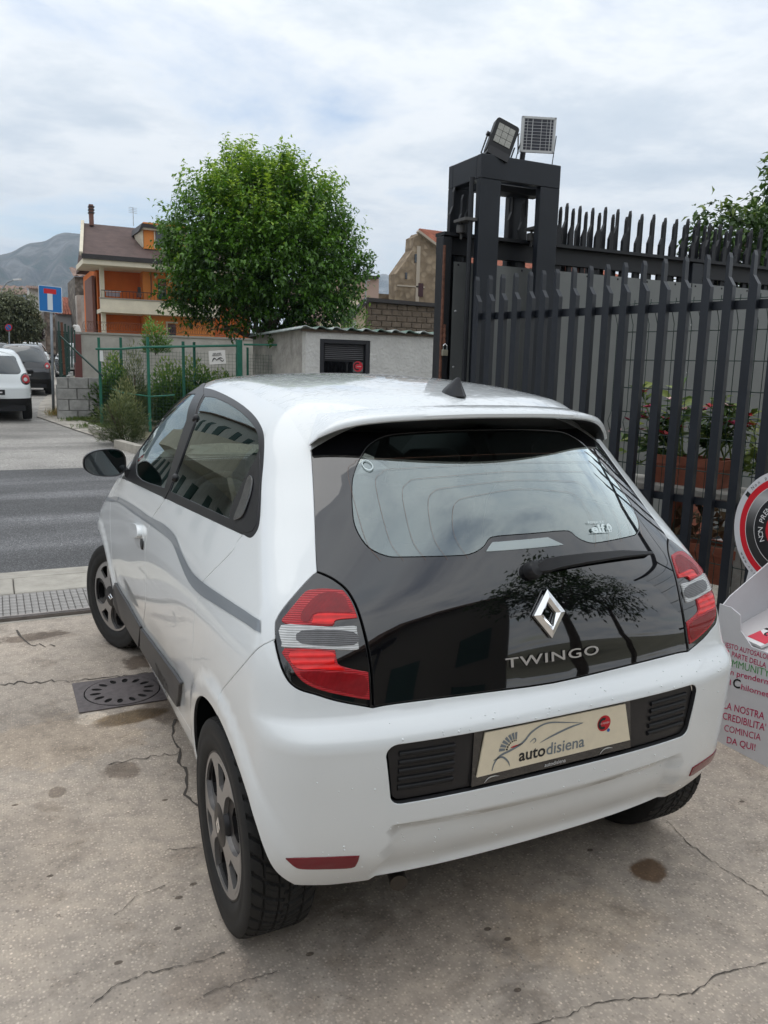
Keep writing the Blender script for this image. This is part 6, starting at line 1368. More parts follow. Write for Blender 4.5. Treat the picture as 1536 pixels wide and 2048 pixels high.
lr = thing('laundry_rack', 'folding rack with laundry on the cream balcony of the orange house', 'laundry rack', (PX((225, 590), Y0-.2)[0], Y0-.2, PX((225, 594), Y0-.2)[1]))
part('cloth', mat('grey_laundry', (.32, .28, .30), rough=.95), (212, 584), (240, 592), Y0-.2, .05, lr); part('frame', M_lt, (210, 581), (242, 582.5), Y0-.2, .03, lr)
pl_ = thing('balcony_plant', 'dark potted plant on the cream balcony of the orange house', 'plant', (PX((279, 590), Y0+.1)[0], Y0+.1, PX((279, 594), Y0+.1)[1])); part('pot', M_brn, (275, 586), (283, 594), Y0+.1, .3, pl_); part('stem', M_drk, (276, 574), (282, 586), Y0+.12, .2, pl_)
def aerial(name, label, px, d, h, w):
    b = at_d(px, d); t = thing(name, label, 'aerial', tuple(b)); M_a = mat('aerial_metal', (.35, .36, .37), rough=.5, metal=.4); m = MB(); m.tube([b, b+[0, 0, h]], .022, 6); m.build('mast', M_a, t)
    for k in range(4): m = MB(); m.bar(b+[-w/2, 0, h*(.72+.09*k)], b+[w/2, .15, h*(.72+.09*k)], .02, .02); m.build('element', M_a, t)
aerial('roof_aerial', 'thin television aerial on the ridge of the orange house', (267, 452), 52, 1.15, .55)
# ---- retaining wall in the garden, wire on top
RY = 30.; x0, z1 = PX((152, 667), RY); x1, _ = PX((640, 690), RY)
rw = thing('retaining_wall', 'long pale concrete retaining wall below the orange house', 'wall', (5, RY, ground_z(RY))); m = MB(); boxw(m, x0, x1, RY, RY+.3, ground_z(RY)-.3, z1); m.build('wall', mat('pale_concrete_wall', (.40, .385, .35), rough=.95, var=.22, vscale=1.3, bump=.4, bscale=8), rw); m = MB(); boxw(m, x0-.05, x1, RY-.05, RY+.35, z1, z1+.07); m.build('coping', mat('coping', (.33, .31, .28), rough=.95), rw)
gp = thing('garden_pier', 'reddish-brown gate pier with white stone lion at the end of the retaining wall', 'pier', (x0-.2, RY, ground_z(RY))); a, b = PX((148, 668), RY-.1); c_, _ = PX((163, 700), RY-.1); m = MB(); boxw(m, a, c_, RY-.12, RY+.3, ground_z(RY)-.2, b); m.build('shaft', mat('red_brown_render', (.14, .055, .05), rough=.9), gp)
lc = at_y((155, 660), RY+.1); m = MB(); m.lathe([(0, .20), (.07, .16), (.11, .05), (.14, -.08), (.15, -.16), (0, -.16)], lc, (0, 0, 1), 12); m.lathe([(0, .09), (.06, .05), (.07, -.02), (0, -.07)], lc+[-.08, 0, .12], (-1, 0, .2), 10); m.build('lion', mat('white_stone', (.62, .60, .57), rough=.9), gp, auto=60)
part('tile_cap', mat('terracotta_tile', (.52, .16, .07), rough=.9), (163, 663), (187, 668), RY+.35, .3, gp)
m = MB(); rq = random.Random(4)
xw = x0+.4
for k in range(60):
    xx = xw+k*.09; m.tube([(xx+.16*math.cos(q), RY+.15+.1*math.sin(q*2), z1+.30+.18*math.sin(q)) for q in np.linspace(0, 2*math.pi, 9)[:-1]], .006, 3, closed=True)
o = m.build('razor_wire', M_rust, rw); o['kind'] = 'stuff'
# ---- old stone house, far-left row
def tiled(name, V4, m_, par, n=9):
    """roof slope of single tiles rows"""
    A, B, C, D = map(np.array, V4); k = n
    for i in range(k):
        a = A+(B-A)*i/k; b = A+(B-A)*(i+1)/k; c = D+(C-D)*(i+1)/k; d = D+(C-D)*i/k; nn_ = np.cross(b-a, d-a); nn_ = nn_/np.linalg.norm(nn_); nn_ = nn_ if nn_[2] > 0 else -nn_; mm = MB(); mid0, mid1 = (a+b)/2+nn_*.10, (c+d)/2+nn_*.10; mm.add([a, mid0, b, d, mid1, c], [(0, 1, 4, 3), (1, 2, 5, 4), (0, 2, 1), (3, 4, 5)]); mm.build('roof_tile', m_, par)
M_tile = mat('old_roof_tile', (.22, .15, .12), rough=.95, var=.5, vscale=2); M_tileR = mat('red_roof_tile', (.30, .105, .065), rough=.95, var=.35, vscale=2)
def stone(name, c1, c2, c3, sc): 
    m, t, b, co, N, noise, ramp, mix, vor, bump = nodes_mat(name); v = vor(sc); sep = N('ShaderNodeSeparateColor'); t.links.new(v.outputs['Color'], sep.inputs[0]); c = ramp(sep.outputs[0], [(0, c1), (.5, c2), (1, c3)]); c = mix(ramp(v.outputs['Distance'], [(.35, 0.), (.6, .7)]), c, c1); c = mix(1., c, ramp(noise(.6, 5), [(.3, .7), (.7, 1.15)]), 'MULTIPLY'); t.links.new(c, b.inputs['Base Color']); b.inputs['Roughness'].default_value = .95; bump(v.outputs['Distance'], .8, .06); return m
M_stone = stone('rubble_stone', (.10, .085, .07), (.20, .17, .14), (.30, .27, .23), 3.5); M_tuff = stone('tuff_stone', (.20, .15, .10), (.28, .215, .145), (.36, .285, .20), 3.2)
SYo = 62.; sh = thing('old_stone_house', 'narrow weathered stone house with tiled roof left of the orange house', 'house', (3, SYo, ground_z(SYo)))
part('wall', M_stone, (149, 553), (215, 700), SYo, 6, sh); part('annex', mat('peeling_plaster', (.46, .41, .36), rough=.95, var=.4, vscale=.8), (153, 590), (186, 700), SYo-1.2, 1.1, sh); part('annex_side', mat('dirty_white', (.52, .50, .46), rough=.95, var=.3, vscale=1), (162, 592), (172, 690), SYo-1.25, .5, sh)
a = PX((147, 552), SYo-.4); b = PX((180, 555), SYo-.4); tiled('roof', [(a[0], SYo-.4, a[1]), (b[0]+1.5, SYo-.4, b[1]), (b[0]+1.5, SYo+3, b[1]+.9), (a[0], SYo+3, a[1]+.9)], M_tile, sh, 6)
part('air_conditioner', M_lt, (175, 585), (184, 598), SYo-1.6, .4, sh); part('window', M_wn, (180, 600), (185, 627), SYo-1.24, .1, sh)
def row_house(name, label, wallm, px0, px1, y, roof_px=None, wins=(), rm=M_tile, dep=6):
    t = thing(name, label, 'house', (PX(px0, y)[0], y, ground_z(y))); part('wall', wallm, px0, px1, y, dep, t)
    if roof_px: a, b = PX((px0[0]-2, px0[1]), y-.4), PX((px1[0]+1, px0[1]+2), y-.4); c = PX(roof_px, y+4); tiled('roof', [(a[0], y-.4, a[1]), (b[0], y-.4, b[1]), (b[0], y+4, c[1]), (a[0], y+4, c[1])], rm, t, 7)
    for w0, w1 in wins: part('window', M_wn, w0, w1, y-.05, .15, t)
    return t
row_house('village_house', 'far cream house with tiled roof behind the olive tree at the left edge', mat('far_cream', (.46, .40, .32), rough=.95, var=.2, vscale=.5), (-60, 588), (57, 720), 70, (0, 571), (((30, 680), (36, 705)),))
row_house('village_house', 'tall pale grey house wall directly left of the dead-end sign', mat('far_grey', (.48, .46, .42), rough=.95, var=.2, vscale=.5), (58, 577), (88, 700), 66, (60, 573))
row_house('village_house', 'low yellow house behind the pole of the dead-end sign', mat('far_yellow', (.55, .43, .20), rough=.95, var=.15, vscale=.5), (62, 628), (88, 650), 64.5)
row_house('village_house', 'pinkish white house front below the yellow wall left of the sign pole', mat('far_pink', (.56, .48, .46), rough=.95, var=.15, vscale=.5), (58, 649), (92, 715), 64, None, ())
row_house('village_house', 'grey stone house end right behind the sign pole', M_stone, (88, 622), (113, 712), 60)
row_house('village_house', 'house with brownish red roof between sign and stone house', mat('far_white', (.44, .43, .42), rough=.95, var=.2, vscale=.5), (112, 628), (150, 715), 66, (120, 595), (), M_tileR)
# ---- beige house, block-built shed, gabled tuff house
BY = 28.; bhs = thing('beige_house', 'pinkish beige flat-roofed house between the tree and the block building', 'house', (12, BY, ground_z(BY))); M_bei = mat('pink_beige_render', (.44, .315, .26), rough=.9, var=.06, vscale=.6)
part('wall', M_bei, (650, 549), (757, 606), BY+.3, 5, bhs); part('roof_edge', M_drk, (645, 543), (758, 549), BY+.1, 5.4, bhs); part('ledge', M_cr, (690, 601), (732, 606), BY-.1, .5, bhs); part('lower_wall', M_bei, (640, 606), (735, 700), BY+.5, 4, bhs); part('window', mat('maroon_shutter', (.05, .018, .022), rough=.7), (681, 619), (708, 642), BY+.4, .2, bhs)
aerial('roof_aerial', 'thin television aerial in front of the pinkish beige house', (731, 606), 27, 1.05, .45)
KY = 24.; ks = thing('block_building', 'low building of dark tuff blocks with black roof edge above the white shed', 'building', (12, KY, ground_z(KY))); M_kb = mat('dark_tuff_block', (.135, .105, .080), rough=.95, var=.35, vscale=4, bump=.6, bscale=25, bdist=.02)
x0, z1 = PX((733, 603), KY); x1, _ = PX((905, 610), KY); z0 = PX((800, 690), KY)[1]; m = MB(); boxw(m, x0, x1, KY+.03, KY+3, z0, z1); m.build('mortar', mat('tuff_mortar', (.22, .18, .14), rough=.95), ks)
bw_ = .40; bh_ = .20; r_ = 0; zz = z0
while zz < z1-.12:
    x = x0-(.2 if r_ % 2 else 0)
    while x < x1:
        a, b = max(x0, x), min(x1, x+bw_-.025)
        if b-a > .06: m = MB(); m.box(((a+b)/2, KY+.02+RNG.uniform(-.008, .008), zz+bh_/2), (b-a, .08, bh_-.028), bev=.01); m.build('block', M_kb, ks)
        x += bw_
    zz += bh_; r_ += 1
m = MB(); m.bar((x0-.05, KY-.05, z1+.06), (x1, KY-.05, z1+.0), .25, .13); m.build('roof_edge', M_drk, ks)
a = PX((732, 602), KY+.02); b = PX((688, 648), KY+.02); c_ = PX((732, 690), KY+.02); m = MB(); m.prism([(b[0], c_[1]), (x0-.01, c_[1]), (x0-.01, a[1]), (b[0], b[1])], (0, KY+.03, 0), (1, 0, 0), (0, 0, 1), (0, 2.5, 0)); m.build('gable_wall', mat('gable_beige', (.50, .40, .30), rough=.9, var=.1, vscale=1), ks)
m = MB(); m.bar((b[0]-.05, KY-.03, b[1]), (x0, KY-.03, a[1]+.05), .3, .14); m.build('verge', M_drk, ks); part('vent', M_lt, (705, 641), (712, 662), KY-.03, .06, ks)
GYh = 36.; gh = thing('gabled_stone_house', 'tall brown tuff-stone gabled house with red roof beside the gate', 'house', (18, GYh, ground_z(GYh)))
pts = [PX(p, GYh) for p in ((793, 700), (793, 547), (826, 500), (828, 474), (836, 470), (838, 466), (884, 500), (960, 560), (960, 700))]
m = MB(); m.prism(pts, (0, GYh, 0), (1, 0, 0), (0, 0, 1), (0, .9, 0)); m.build('wall', M_tuff, gh)
a, b = PX((837, 464), GYh-.2), PX((960, 556), GYh-.2); m = MB(); m.bar((a[0], GYh-.1, a[1]+.05), (b[0], GYh-.1, b[1]+.05), .25, .12); m.build('verge', mat('pale_verge', (.42, .36, .29), rough=.95), gh)
q1, q2 = at_y((888, 466), GYh+6), at_y((1010, 540), GYh+6); tiled('roof', [(a[0]+.1, GYh+.05, a[1]+.16), tuple(q1), tuple(q2), (b[0]+.1, GYh+.05, b[1]+.16)], M_tileR, gh, 16)
for q0, q1, mt_ in (((830, 508), (833.5, 525), M_wn), ((811, 545), (814.5, 558), M_wn), ((837, 566), (846, 593), mat('maroon_shutter', (.05, .018, .022)))): part('window', mt_, q0, q1, GYh-.06, .2, gh)
part('string_course', mat('pale_verge', (.42, .36, .29)), (795, 569), (850, 572), GYh-.05, .1, gh); part('quoin', mat('pale_verge', (.42, .36, .29)), (834.5, 492), (838, 603), GYh-.05, .1, gh)
part('parapet', M_tuff, (757, 587), (794, 610), GYh+2, 1, gh)
rh = thing('red_roof_house', 'white house with red tiled roof glimpsed through the gate pickets', 'house', (22, 26, ground_z(26))); part('wall', M_plast, (1005, 532), (1240, 700), 26, 1, rh); a, b = PX((1000, 534), 25.6), PX((1250, 548), 25.6); tiled('roof', [(a[0], 25.6, a[1]), (b[0], 25.6, a[1]), (b[0], 30, a[1]+1.2), (a[0], 30, a[1]+1.2)], M_tileR, rh, 24)
# ---- lamp and round sign up the street
lb = at_d((3, 720), 45); lb[2] = ground_z(lb[1]); sl2 = thing('street_lamp', 'grey street lamp with curved arm at the left edge before the mountain', 'street lamp', tuple(lb)); m = MB(); q = [lb, at_d((1, 600), 45), at_d((4, 578), 45), at_d((14, 565), 45), at_d((28, 560), 45)]; m.tube(q, [.06, .05, .04, .035, .03], 8); m.build('pole', M_pole, sl2, smooth=True)
h0, h1 = at_d((27, 559.5), 45), at_d((42, 558.5), 45); m = MB(); m.bar(h0, h1, .16, .09); m.build('lamp_head', M_lt, sl2); q = [at_d((3, 590), 45), at_d((12, 584), 45), at_d((30, 577), 45), at_d((50, 576), 45)]; m = MB(); m.tube(q, .025, 6); m.build('second_arm', M_pole, sl2)
nb = at_d((17, 716), 34); npx = at_d((17, 655), 34); npk = thing('no_parking_sign', 'small round red and blue no-parking sign on a thin pole at far left', 'road sign', (nb[0], nb[1], ground_z(nb[1]))); m = MB(); m.tube([(nb[0], nb[1], ground_z(nb[1])), npx+CF*.05], .03, 8); m.build('pole', M_pole, npk)
def disc(name, c, r, mt, off, par): m = MB(); m.prism([(r*math.cos(q), r*math.sin(q)) for q in np.linspace(0, 2*math.pi, 21)[:-1]], c-CF*off, CR, CU, CF*.01); return m.build(name, mt, par)
disc('red_ring', npx, .155, MATS['sign_red'], .0, npk); disc('blue_disc', npx, .12, MATS['sign_blue'], .012, npk); m = MB(); m.bar(npx-CF*.016-CR*.085+CU*.085, npx-CF*.016+CR*.085-CU*.085, .03, .006, up=tuple(CF)); m.build('red_bar', MATS['sign_red'], npk)
# ---- mountains
def ridge(name, prof, D, depth, m_, seed, amp):
    q = np.random.default_rng(seed); px = np.array([p[0] for p in prof], float); py = np.array([p[1] for p in prof], float); xs = np.linspace(px[0], px[-1], 90); ys = _pchip(px, py, xs); rows_ = 34; V = []; ph = q.uniform(0, 6.28, 24); fr = q.uniform(.6, 9, 24)
    for r in range(rows_):
        t = r/(rows_-1); d = D-depth*(1-t)*1.0
        for i, (x, y) in enumerate(zip(xs, ys)):
            top = at_d((x, y), D); base = at_d((x, 760), D-depth); p = base*(1-t)+top*t; s = math.sin(math.pi*t)
            w = sum(math.sin(fr[k]*(i/9.+t*3.1*(1 if k % 2 else -1))+ph[k])/fr[k]**.7 for k in range(24)); p = p+np.array([0, -amp*w*s*.8, amp*.42*w*s]); p[2] += (amp*.10*w*(.3+.7*t))
            V.append(p)
    n = 90; F = [(r*n+i, r*n+i+1, (r+1)*n+i+1, (r+1)*n+i) for r in range(rows_-1) for i in range(n-1)]; o = mk(name, V, F, m_, None, True); o['kind'] = 'structure'; return o
def rock(name, a, b, c):
    m, t, bb, co, N, noise, ramp, mix, vor, bump = nodes_mat(name); x = noise(.012, 9, .68); cc_ = ramp(x, [(.36, a), (.5, b), (.62, c)]); t.links.new(cc_, bb.inputs['Base Color']); bb.inputs['Roughness'].default_value = 1; bump(noise(.03, 8, .7), 1., 25.); return m
ridge('mountain', [(-260, 590), (-120, 540), (-40, 522), (0, 510), (40, 494), (90, 484), (118, 471), (135, 466), (160, 469), (185, 482), (230, 520), (300, 560), (420, 600)], 2100, 900, rock('hill_scrub', (.055, .075, .035), (.14, .115, .085), (.26, .24, .21)), 3, 17)
ridge('mountain', [(650, 640), (720, 590), (750, 565), (762, 552), (770, 551), (785, 557), (800, 572), (860, 600), (960, 640)], 2300, 700, rock('limestone', (.10, .10, .09), (.26, .26, .25), (.42, .41, .40)), 8, 14)
# ================================================================== SHRUBS AND GRASS ACROSS THE STREET
M_ros = leafmat('rosemary_leaf', (.045, .075, .022), (.17, .20, .07), (.28, .26, .11), rough=.6, trans=.15)
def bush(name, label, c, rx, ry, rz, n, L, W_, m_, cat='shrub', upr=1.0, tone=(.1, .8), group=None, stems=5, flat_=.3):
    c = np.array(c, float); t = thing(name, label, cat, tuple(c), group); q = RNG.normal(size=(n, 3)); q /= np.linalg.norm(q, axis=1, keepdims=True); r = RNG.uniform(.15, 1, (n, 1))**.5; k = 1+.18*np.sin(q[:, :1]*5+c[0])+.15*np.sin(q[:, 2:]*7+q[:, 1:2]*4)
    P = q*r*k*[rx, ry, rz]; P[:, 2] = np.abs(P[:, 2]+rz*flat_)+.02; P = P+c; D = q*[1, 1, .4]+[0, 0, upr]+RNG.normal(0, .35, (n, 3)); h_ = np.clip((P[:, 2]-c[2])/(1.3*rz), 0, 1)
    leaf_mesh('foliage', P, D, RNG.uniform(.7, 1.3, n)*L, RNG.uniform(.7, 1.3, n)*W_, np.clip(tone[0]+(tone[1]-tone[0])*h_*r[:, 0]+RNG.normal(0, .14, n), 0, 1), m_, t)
    m = MB()
    for k in range(stems): a = RNG.uniform(0, 6.28); m.tube([c-[0, 0, .05], c+[rx*.3*math.cos(a), ry*.3*math.sin(a), rz*.5], c+[rx*.6*math.cos(a), ry*.6*math.sin(a), rz*.95]], [.018, .012, .005], 5)
    m.build('stems', M_bark, t); t.children[-1]['kind'] = 'stuff'; return t
def gp_(px): return at_ground(px)
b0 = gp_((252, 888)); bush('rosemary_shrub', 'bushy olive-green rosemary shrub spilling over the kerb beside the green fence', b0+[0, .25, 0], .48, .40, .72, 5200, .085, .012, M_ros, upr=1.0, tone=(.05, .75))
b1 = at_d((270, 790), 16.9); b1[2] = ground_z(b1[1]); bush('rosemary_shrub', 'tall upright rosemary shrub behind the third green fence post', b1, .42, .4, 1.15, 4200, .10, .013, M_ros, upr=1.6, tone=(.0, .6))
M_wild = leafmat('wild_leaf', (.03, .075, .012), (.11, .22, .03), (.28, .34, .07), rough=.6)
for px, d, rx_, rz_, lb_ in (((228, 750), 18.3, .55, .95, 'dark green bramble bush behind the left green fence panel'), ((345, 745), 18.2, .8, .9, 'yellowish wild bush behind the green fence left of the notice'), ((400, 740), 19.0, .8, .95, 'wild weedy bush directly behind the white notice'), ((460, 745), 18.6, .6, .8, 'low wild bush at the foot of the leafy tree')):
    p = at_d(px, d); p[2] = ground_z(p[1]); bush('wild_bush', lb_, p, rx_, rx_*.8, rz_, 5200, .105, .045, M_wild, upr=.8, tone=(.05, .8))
for px, d, rx_, rz_, lb_ in (((310, 672), 29, .5, .9, 'leafy sapling above the retaining wall in front of the orange house'), ((690, 640), 20, .75, 1.6, 'light green leafy shrub behind the shed at the right of the tree')):
    p = at_d(px, d); p[2] -= rz_*.7; bush('garden_shrub', lb_, p, rx_, rx_, rz_, 1500, .12, .045, leafmat('fresh_leaf'+str(d), (.05, .11, .02), (.16, .30, .04), (.28, .42, .06)), upr=.8)
# grass: dry tufts by the wall, green on the verge, tall weeds inside the lot
def grass(name, label, pts, n, hgt_, dry, m_):
    V = []; P = []
    base = np.array([pts[RNG.integers(len(pts))] for _ in range(n)])+np.c_[RNG.normal(0, .16, (n, 2)), np.zeros(n)]; base[:, 2] = [ground_z(y)+.0 for y in base[:, 1]]
    D = np.c_[RNG.normal(0, .45, (n, 2)), np.ones(n)]; o = leaf_mesh(name, base, D, RNG.uniform(.5, 1.3, n)*hgt_, np.full(n, .010), np.clip(RNG.normal(dry, .22, n), 0, 1), m_, None, droop=.18); tag(o, label, 'grass', kind='stuff'); return o
M_gr = leafmat('grass_blade', (.06, .12, .02), (.20, .22, .06), (.42, .28, .10), rough=.7)
def spread(pxa, pxb, k): return [at_ground((pxa[0]+(pxb[0]-pxa[0])*i/k, pxa[1]+(pxb[1]-pxa[1])*i/k)) for i in range(k+1)]
grass('dry_grass', 'straw-coloured dry grass at the foot of the block wall', spread((122, 832), (196, 826), 14)+spread((140, 828), (196, 818), 8), 5200, .20, .85, M_gr)
grass('green_grass', 'green grass strip on the verge beside the gutter', spread((150, 842), (196, 838), 10)+spread((180, 856), (205, 852), 5), 1900, .10, .15, M_gr)
grass('tall_weeds', 'tall pale green weeds inside the fenced lot', [at_d((150+10*i+RNG.uniform(-6, 6), 740), 20+RNG.uniform(-.8, 2.5)) for i in range(34)], 5200, .62, .42, M_gr)
# low kerb stones
ks_ = thing('kerb_stone', 'short concrete kerb stone in front of the rosemary shrub', 'kerb stone', tuple(gp_((248, 888)))); a, b = at_ground((236, 892)), at_ground((282, 905)); m = MB(); m.bar(a+[0, 0, .04], b+[0, 0, .04], .14, .14); m.build('stone', M_kerb, ks_)
ks_ = thing('kerb_stone', 'short concrete kerb stone left of the rosemary shrub', 'kerb stone', tuple(gp_((190, 864)))); a, b = at_ground((184, 863)), at_ground((206, 876)); m = MB(); m.bar(a+[0, 0, .06], b+[0, 0, .06], .14, .16); m.build('stone', M_kerb, ks_)
# ================================================================== OTHER TREES
def leafy(name, label, base, c, rx, rz, n, L, W_, m_, trunk=.12, seed=1, nb=6, cat='tree', tone=(.1, .75), per=22):
    base = np.array(base, float); c = np.array(c, float); t = thing(name, label, cat, tuple(base)); m = MB(); fk = base+(c-base)*.55; limb(m, base, fk, trunk, trunk*.7, 5, .05, seed); q = random.Random(seed)
    for k in range(nb): a = 6.28*k/nb; limb(m, fk, c+[rx*.55*math.cos(a), rx*.55*math.sin(a), rz*q.uniform(-.3, .6)], trunk*.45, trunk*.12, 5, .08, seed+k)
    m.build('trunk', M_bark, t, smooth=True); cl_ = crown(c, rx, rx, rz, n, seed); C, D, T = shoots(np.array([a for a, b, r in cl_]), np.array([b*np.array([1, 1, .6])+[0, 0, .3] for a, b, r in cl_]), RNG.uniform(.2, .45, len(cl_))*min(1, rx), per, L, .8, .06*rx)
    h_ = np.clip((C[:, 2]-(c[2]-rz))/(2*rz), 0, 1); leaf_mesh('crown', C, D, RNG.uniform(.7, 1.3, len(C))*L, RNG.uniform(.7, 1.3, len(C))*W_, np.clip(tone[0]+(tone[1]-tone[0])*h_*T+RNG.normal(0, .13, len(C)), 0, 1), m_, t); return t
M_oliv = leafmat('olive_leaf', (.06, .07, .035), (.18, .20, .11), (.30, .31, .19), rough=.6); M_purp = leafmat('purple_leaf', (.02, .012, .014), (.06, .03, .03), (.10, .05, .045), rough=.6); M_big = leafmat('broad_leaf', (.018, .045, .010), (.07, .14, .025), (.22, .28, .06))
p = at_d((20, 725), 38); p[2] = ground_z(p[1]); leafy('olive_tree', 'grey-green olive tree behind the parked cars at the left edge', p, at_d((22, 640), 38), 1.05, 1.1, 900, .20, .075, M_oliv, .16, 21, per=34)
p = at_d((66, 725), 48); p[2] = ground_z(p[1]); leafy('purple_tree', 'small dark purple-leaved tree above the pale car up the street', p, at_d((66, 664), 48), .50, .55, 320, .18, .08, M_purp, .08, 22, per=44)
p = np.array([11.6, 9.2, .1]); leafy('walnut_tree', 'large leafy tree rising behind the spiked gate at the right edge', p, at_d((1655, 500), 14.0), 1.5, 1.65, 1300, .17, .08, M_big, .2, 23, 8, tone=(.05, .85), per=26)
p = np.array([9.2, 9.5, .1]); leafy('small_tree', 'smaller leafy tree behind the gate pickets left of the walnut tree', p, at_d((1455, 500), 13.2), .62, .62, 260, .15, .07, M_big, .1, 24, tone=(.1, .9), per=26)
# ================================================================== PLANTERS BEHIND THE PALISADE
def onp(px, off): return onf(px, off)      # point on a plane parallel to the fence, off metres towards the drive
M_ter = mat('terracotta', (.32, .105, .062), rough=.85, var=.22, vscale=9, bump=.2, bscale=60, bdist=.004)
def trough(label, pxl, pxr, off, hgt_, dep, taper=.82):
    a, b = onp(pxl, off), onp(pxr, off); z = (a[2]+b[2])/2; a[2] = b[2] = z; e = (b-a)/np.linalg.norm(b-a); n_ = -fnm; t = thing('planter_box', label, 'planter', tuple((a+b)/2-[0, 0, hgt_])); m = MB(); L = np.linalg.norm(b-a)
    def ring(k, zz, ins=0.): c = (a+b)/2+n_*dep/2; return [c+e*sx*(L/2*k-ins)+n_*sy*(dep/2*k-ins)+[0, 0, zz] for sx, sy in ((-1, -1), (1, -1), (1, 1), (-1, 1))]
    R_ = [ring(taper, -hgt_), ring(.98, -.05), ring(1.04, -.05), ring(1.04, 0), ring(1., 0, .02), ring(.98, -.05, .02)]; V = sum(R_, []); F = [(3, 2, 1, 0)]
    for r in range(5):
        for k in range(4): F.append((r*4+k, r*4+(k+1) % 4, r*4+4+(k+1) % 4, r*4+4+k))
    F.append((20, 21, 22, 23)); m.add(V, F); m.build('box', M_ter, t); m = MB(); m.add(ring(.97, -.03, .02), [(0, 1, 2, 3)]); m.build('soil', M_soil, t); return t, a, b
M_ole = leafmat('oleander_leaf', (.02, .05, .015), (.08, .15, .03), (.30, .36, .08), rough=.45)
M_pet = mat('pink_petal', (.62, .06, .16), rough=.6); M_petr = mat('red_petal', (.45, .02, .03), rough=.6); M_petw = mat('pale_pink_petal', (.72, .45, .45), rough=.6)
def flowerplant(label, base, tips, leaves, flowers, seed):
    t = thing('flowering_plant', label, 'plant', tuple(base), 'flowering plants in the planter'); q = random.Random(seed); C = []; D = []; T = []; m = MB()
    for p in tips:
        p = np.array(p); b = base+np.array([q.uniform(-.08, .08), q.uniform(-.08, .08), 0]); mid = (p+b)/2+np.array([q.gauss(0, .03), q.gauss(0, .03), .02]); m.tube([b, mid, p], [.006, .005, .003], 5)
        for k in range(leaves): t_ = q.uniform(.25, 1.03); x = b*(1-t_)**2+2*mid*t_*(1-t_)+p*t_*t_; C.append(x); a = q.uniform(0, 6.28); D.append([math.cos(a), math.sin(a), q.uniform(-.1, .9)]); T.append(min(1, max(0, t_*.75+q.gauss(0, .18))))
    m.build('stems', mat('green_twig', (.10, .14, .03)), t); t.children[-1]['kind'] = 'stuff'
    n = len(C); leaf_mesh('foliage', np.array(C), np.array(D), RNG.uniform(.08, .14, n), RNG.uniform(.028, .046, n), np.array(T), M_ole, t)
    for p, mt_ in flowers:
        m = MB(); p = np.array(p)
        for k in range(6):
            a = 6.28*k/6+q.uniform(-.2, .2); d = np.array([math.cos(a), math.sin(a), q.uniform(.1, .7)]); s_ = np.array([-math.sin(a), math.cos(a), 0]); L = q.uniform(.034, .052); m.add([p, p+d*L*.6+s_*L*.45, p+d*L, p+d*L*.6-s_*L*.45], [(0, 1, 2, 3)])
        m.build('flower', mt_, t)
tr1, pa, pb = trough('long terracotta planter box behind the palisade bars', (1297, 908), (1447, 922), -.30, .17, .20)
def ft(px, o): return onp(px, o)
flowerplant('pink-flowering oleander in the planter box, left of the two', (pa*.7+pb*.3)-fnm*.1, [ft((x, y), -.42+.1*math.sin(x)) for x, y in ((1282, 775), (1290, 830), (1262, 850), (1300, 812), (1330, 830), (1345, 790), (1368, 765), (1240, 880), (1255, 905), (1320, 860), (1350, 845), (1275, 880), (1360, 800), (1265, 930))], 17, [(ft((1281, 832), -.34), M_pet), (ft((1274, 828), -.34), M_pet), (ft((1288, 838), -.36), M_pet), (ft((1307, 850), -.36), M_pet), (ft((1230, 865), -.36), M_petw), (ft((1281, 860), -.34), M_petw), (ft((1360, 855), -.36), M_petr), (ft((1284, 785), -.4), M_petr), (ft((1365, 820), -.36), M_petw), (ft((1296, 815), -.3), M_pet), (ft((1262, 842), -.3), M_pet), (ft((1338, 838), -.3), M_pet), (ft((1330, 870), -.3), M_petr), (ft((1345, 800), -.3), M_petw)], 3)
flowerplant('red-flowering oleander at the right end of the planter box', (pa*.25+pb*.75)-fnm*.1, [ft((x, y), -.42+.1*math.cos(x)) for x, y in ((1400, 820), (1425, 800), (1452, 790), (1440, 830), (1470, 815), (1497, 785), (1485, 840), (1455, 850), (1410, 850), (1500, 830), (1380, 840), (1395, 870))], 17, [(ft((1441, 855), -.34), M_pet), (ft((1436, 852), -.34), M_petr), (ft((1495, 832), -.36), M_petr), (ft((1490, 855), -.36), M_petr), (ft((1405, 822), -.38), M_pet), (ft((1500, 850), -.36), M_petr), (ft((1470, 850), -.3), M_pet), (ft((1420, 815), -.3), M_petr), (ft((1460, 812), -.3), M_petw)], 5)
p = ft((1530, 915), -.45); bush('potted_succulent', 'pale green rosette plant at the right edge behind the bars', p-[0, 0, .12], .12, .12, .20, 260, .07, .03, leafmat('succulent_leaf', (.08, .14, .03), (.28, .34, .07), (.42, .42, .15)), 'plant', upr=.5, stems=2)
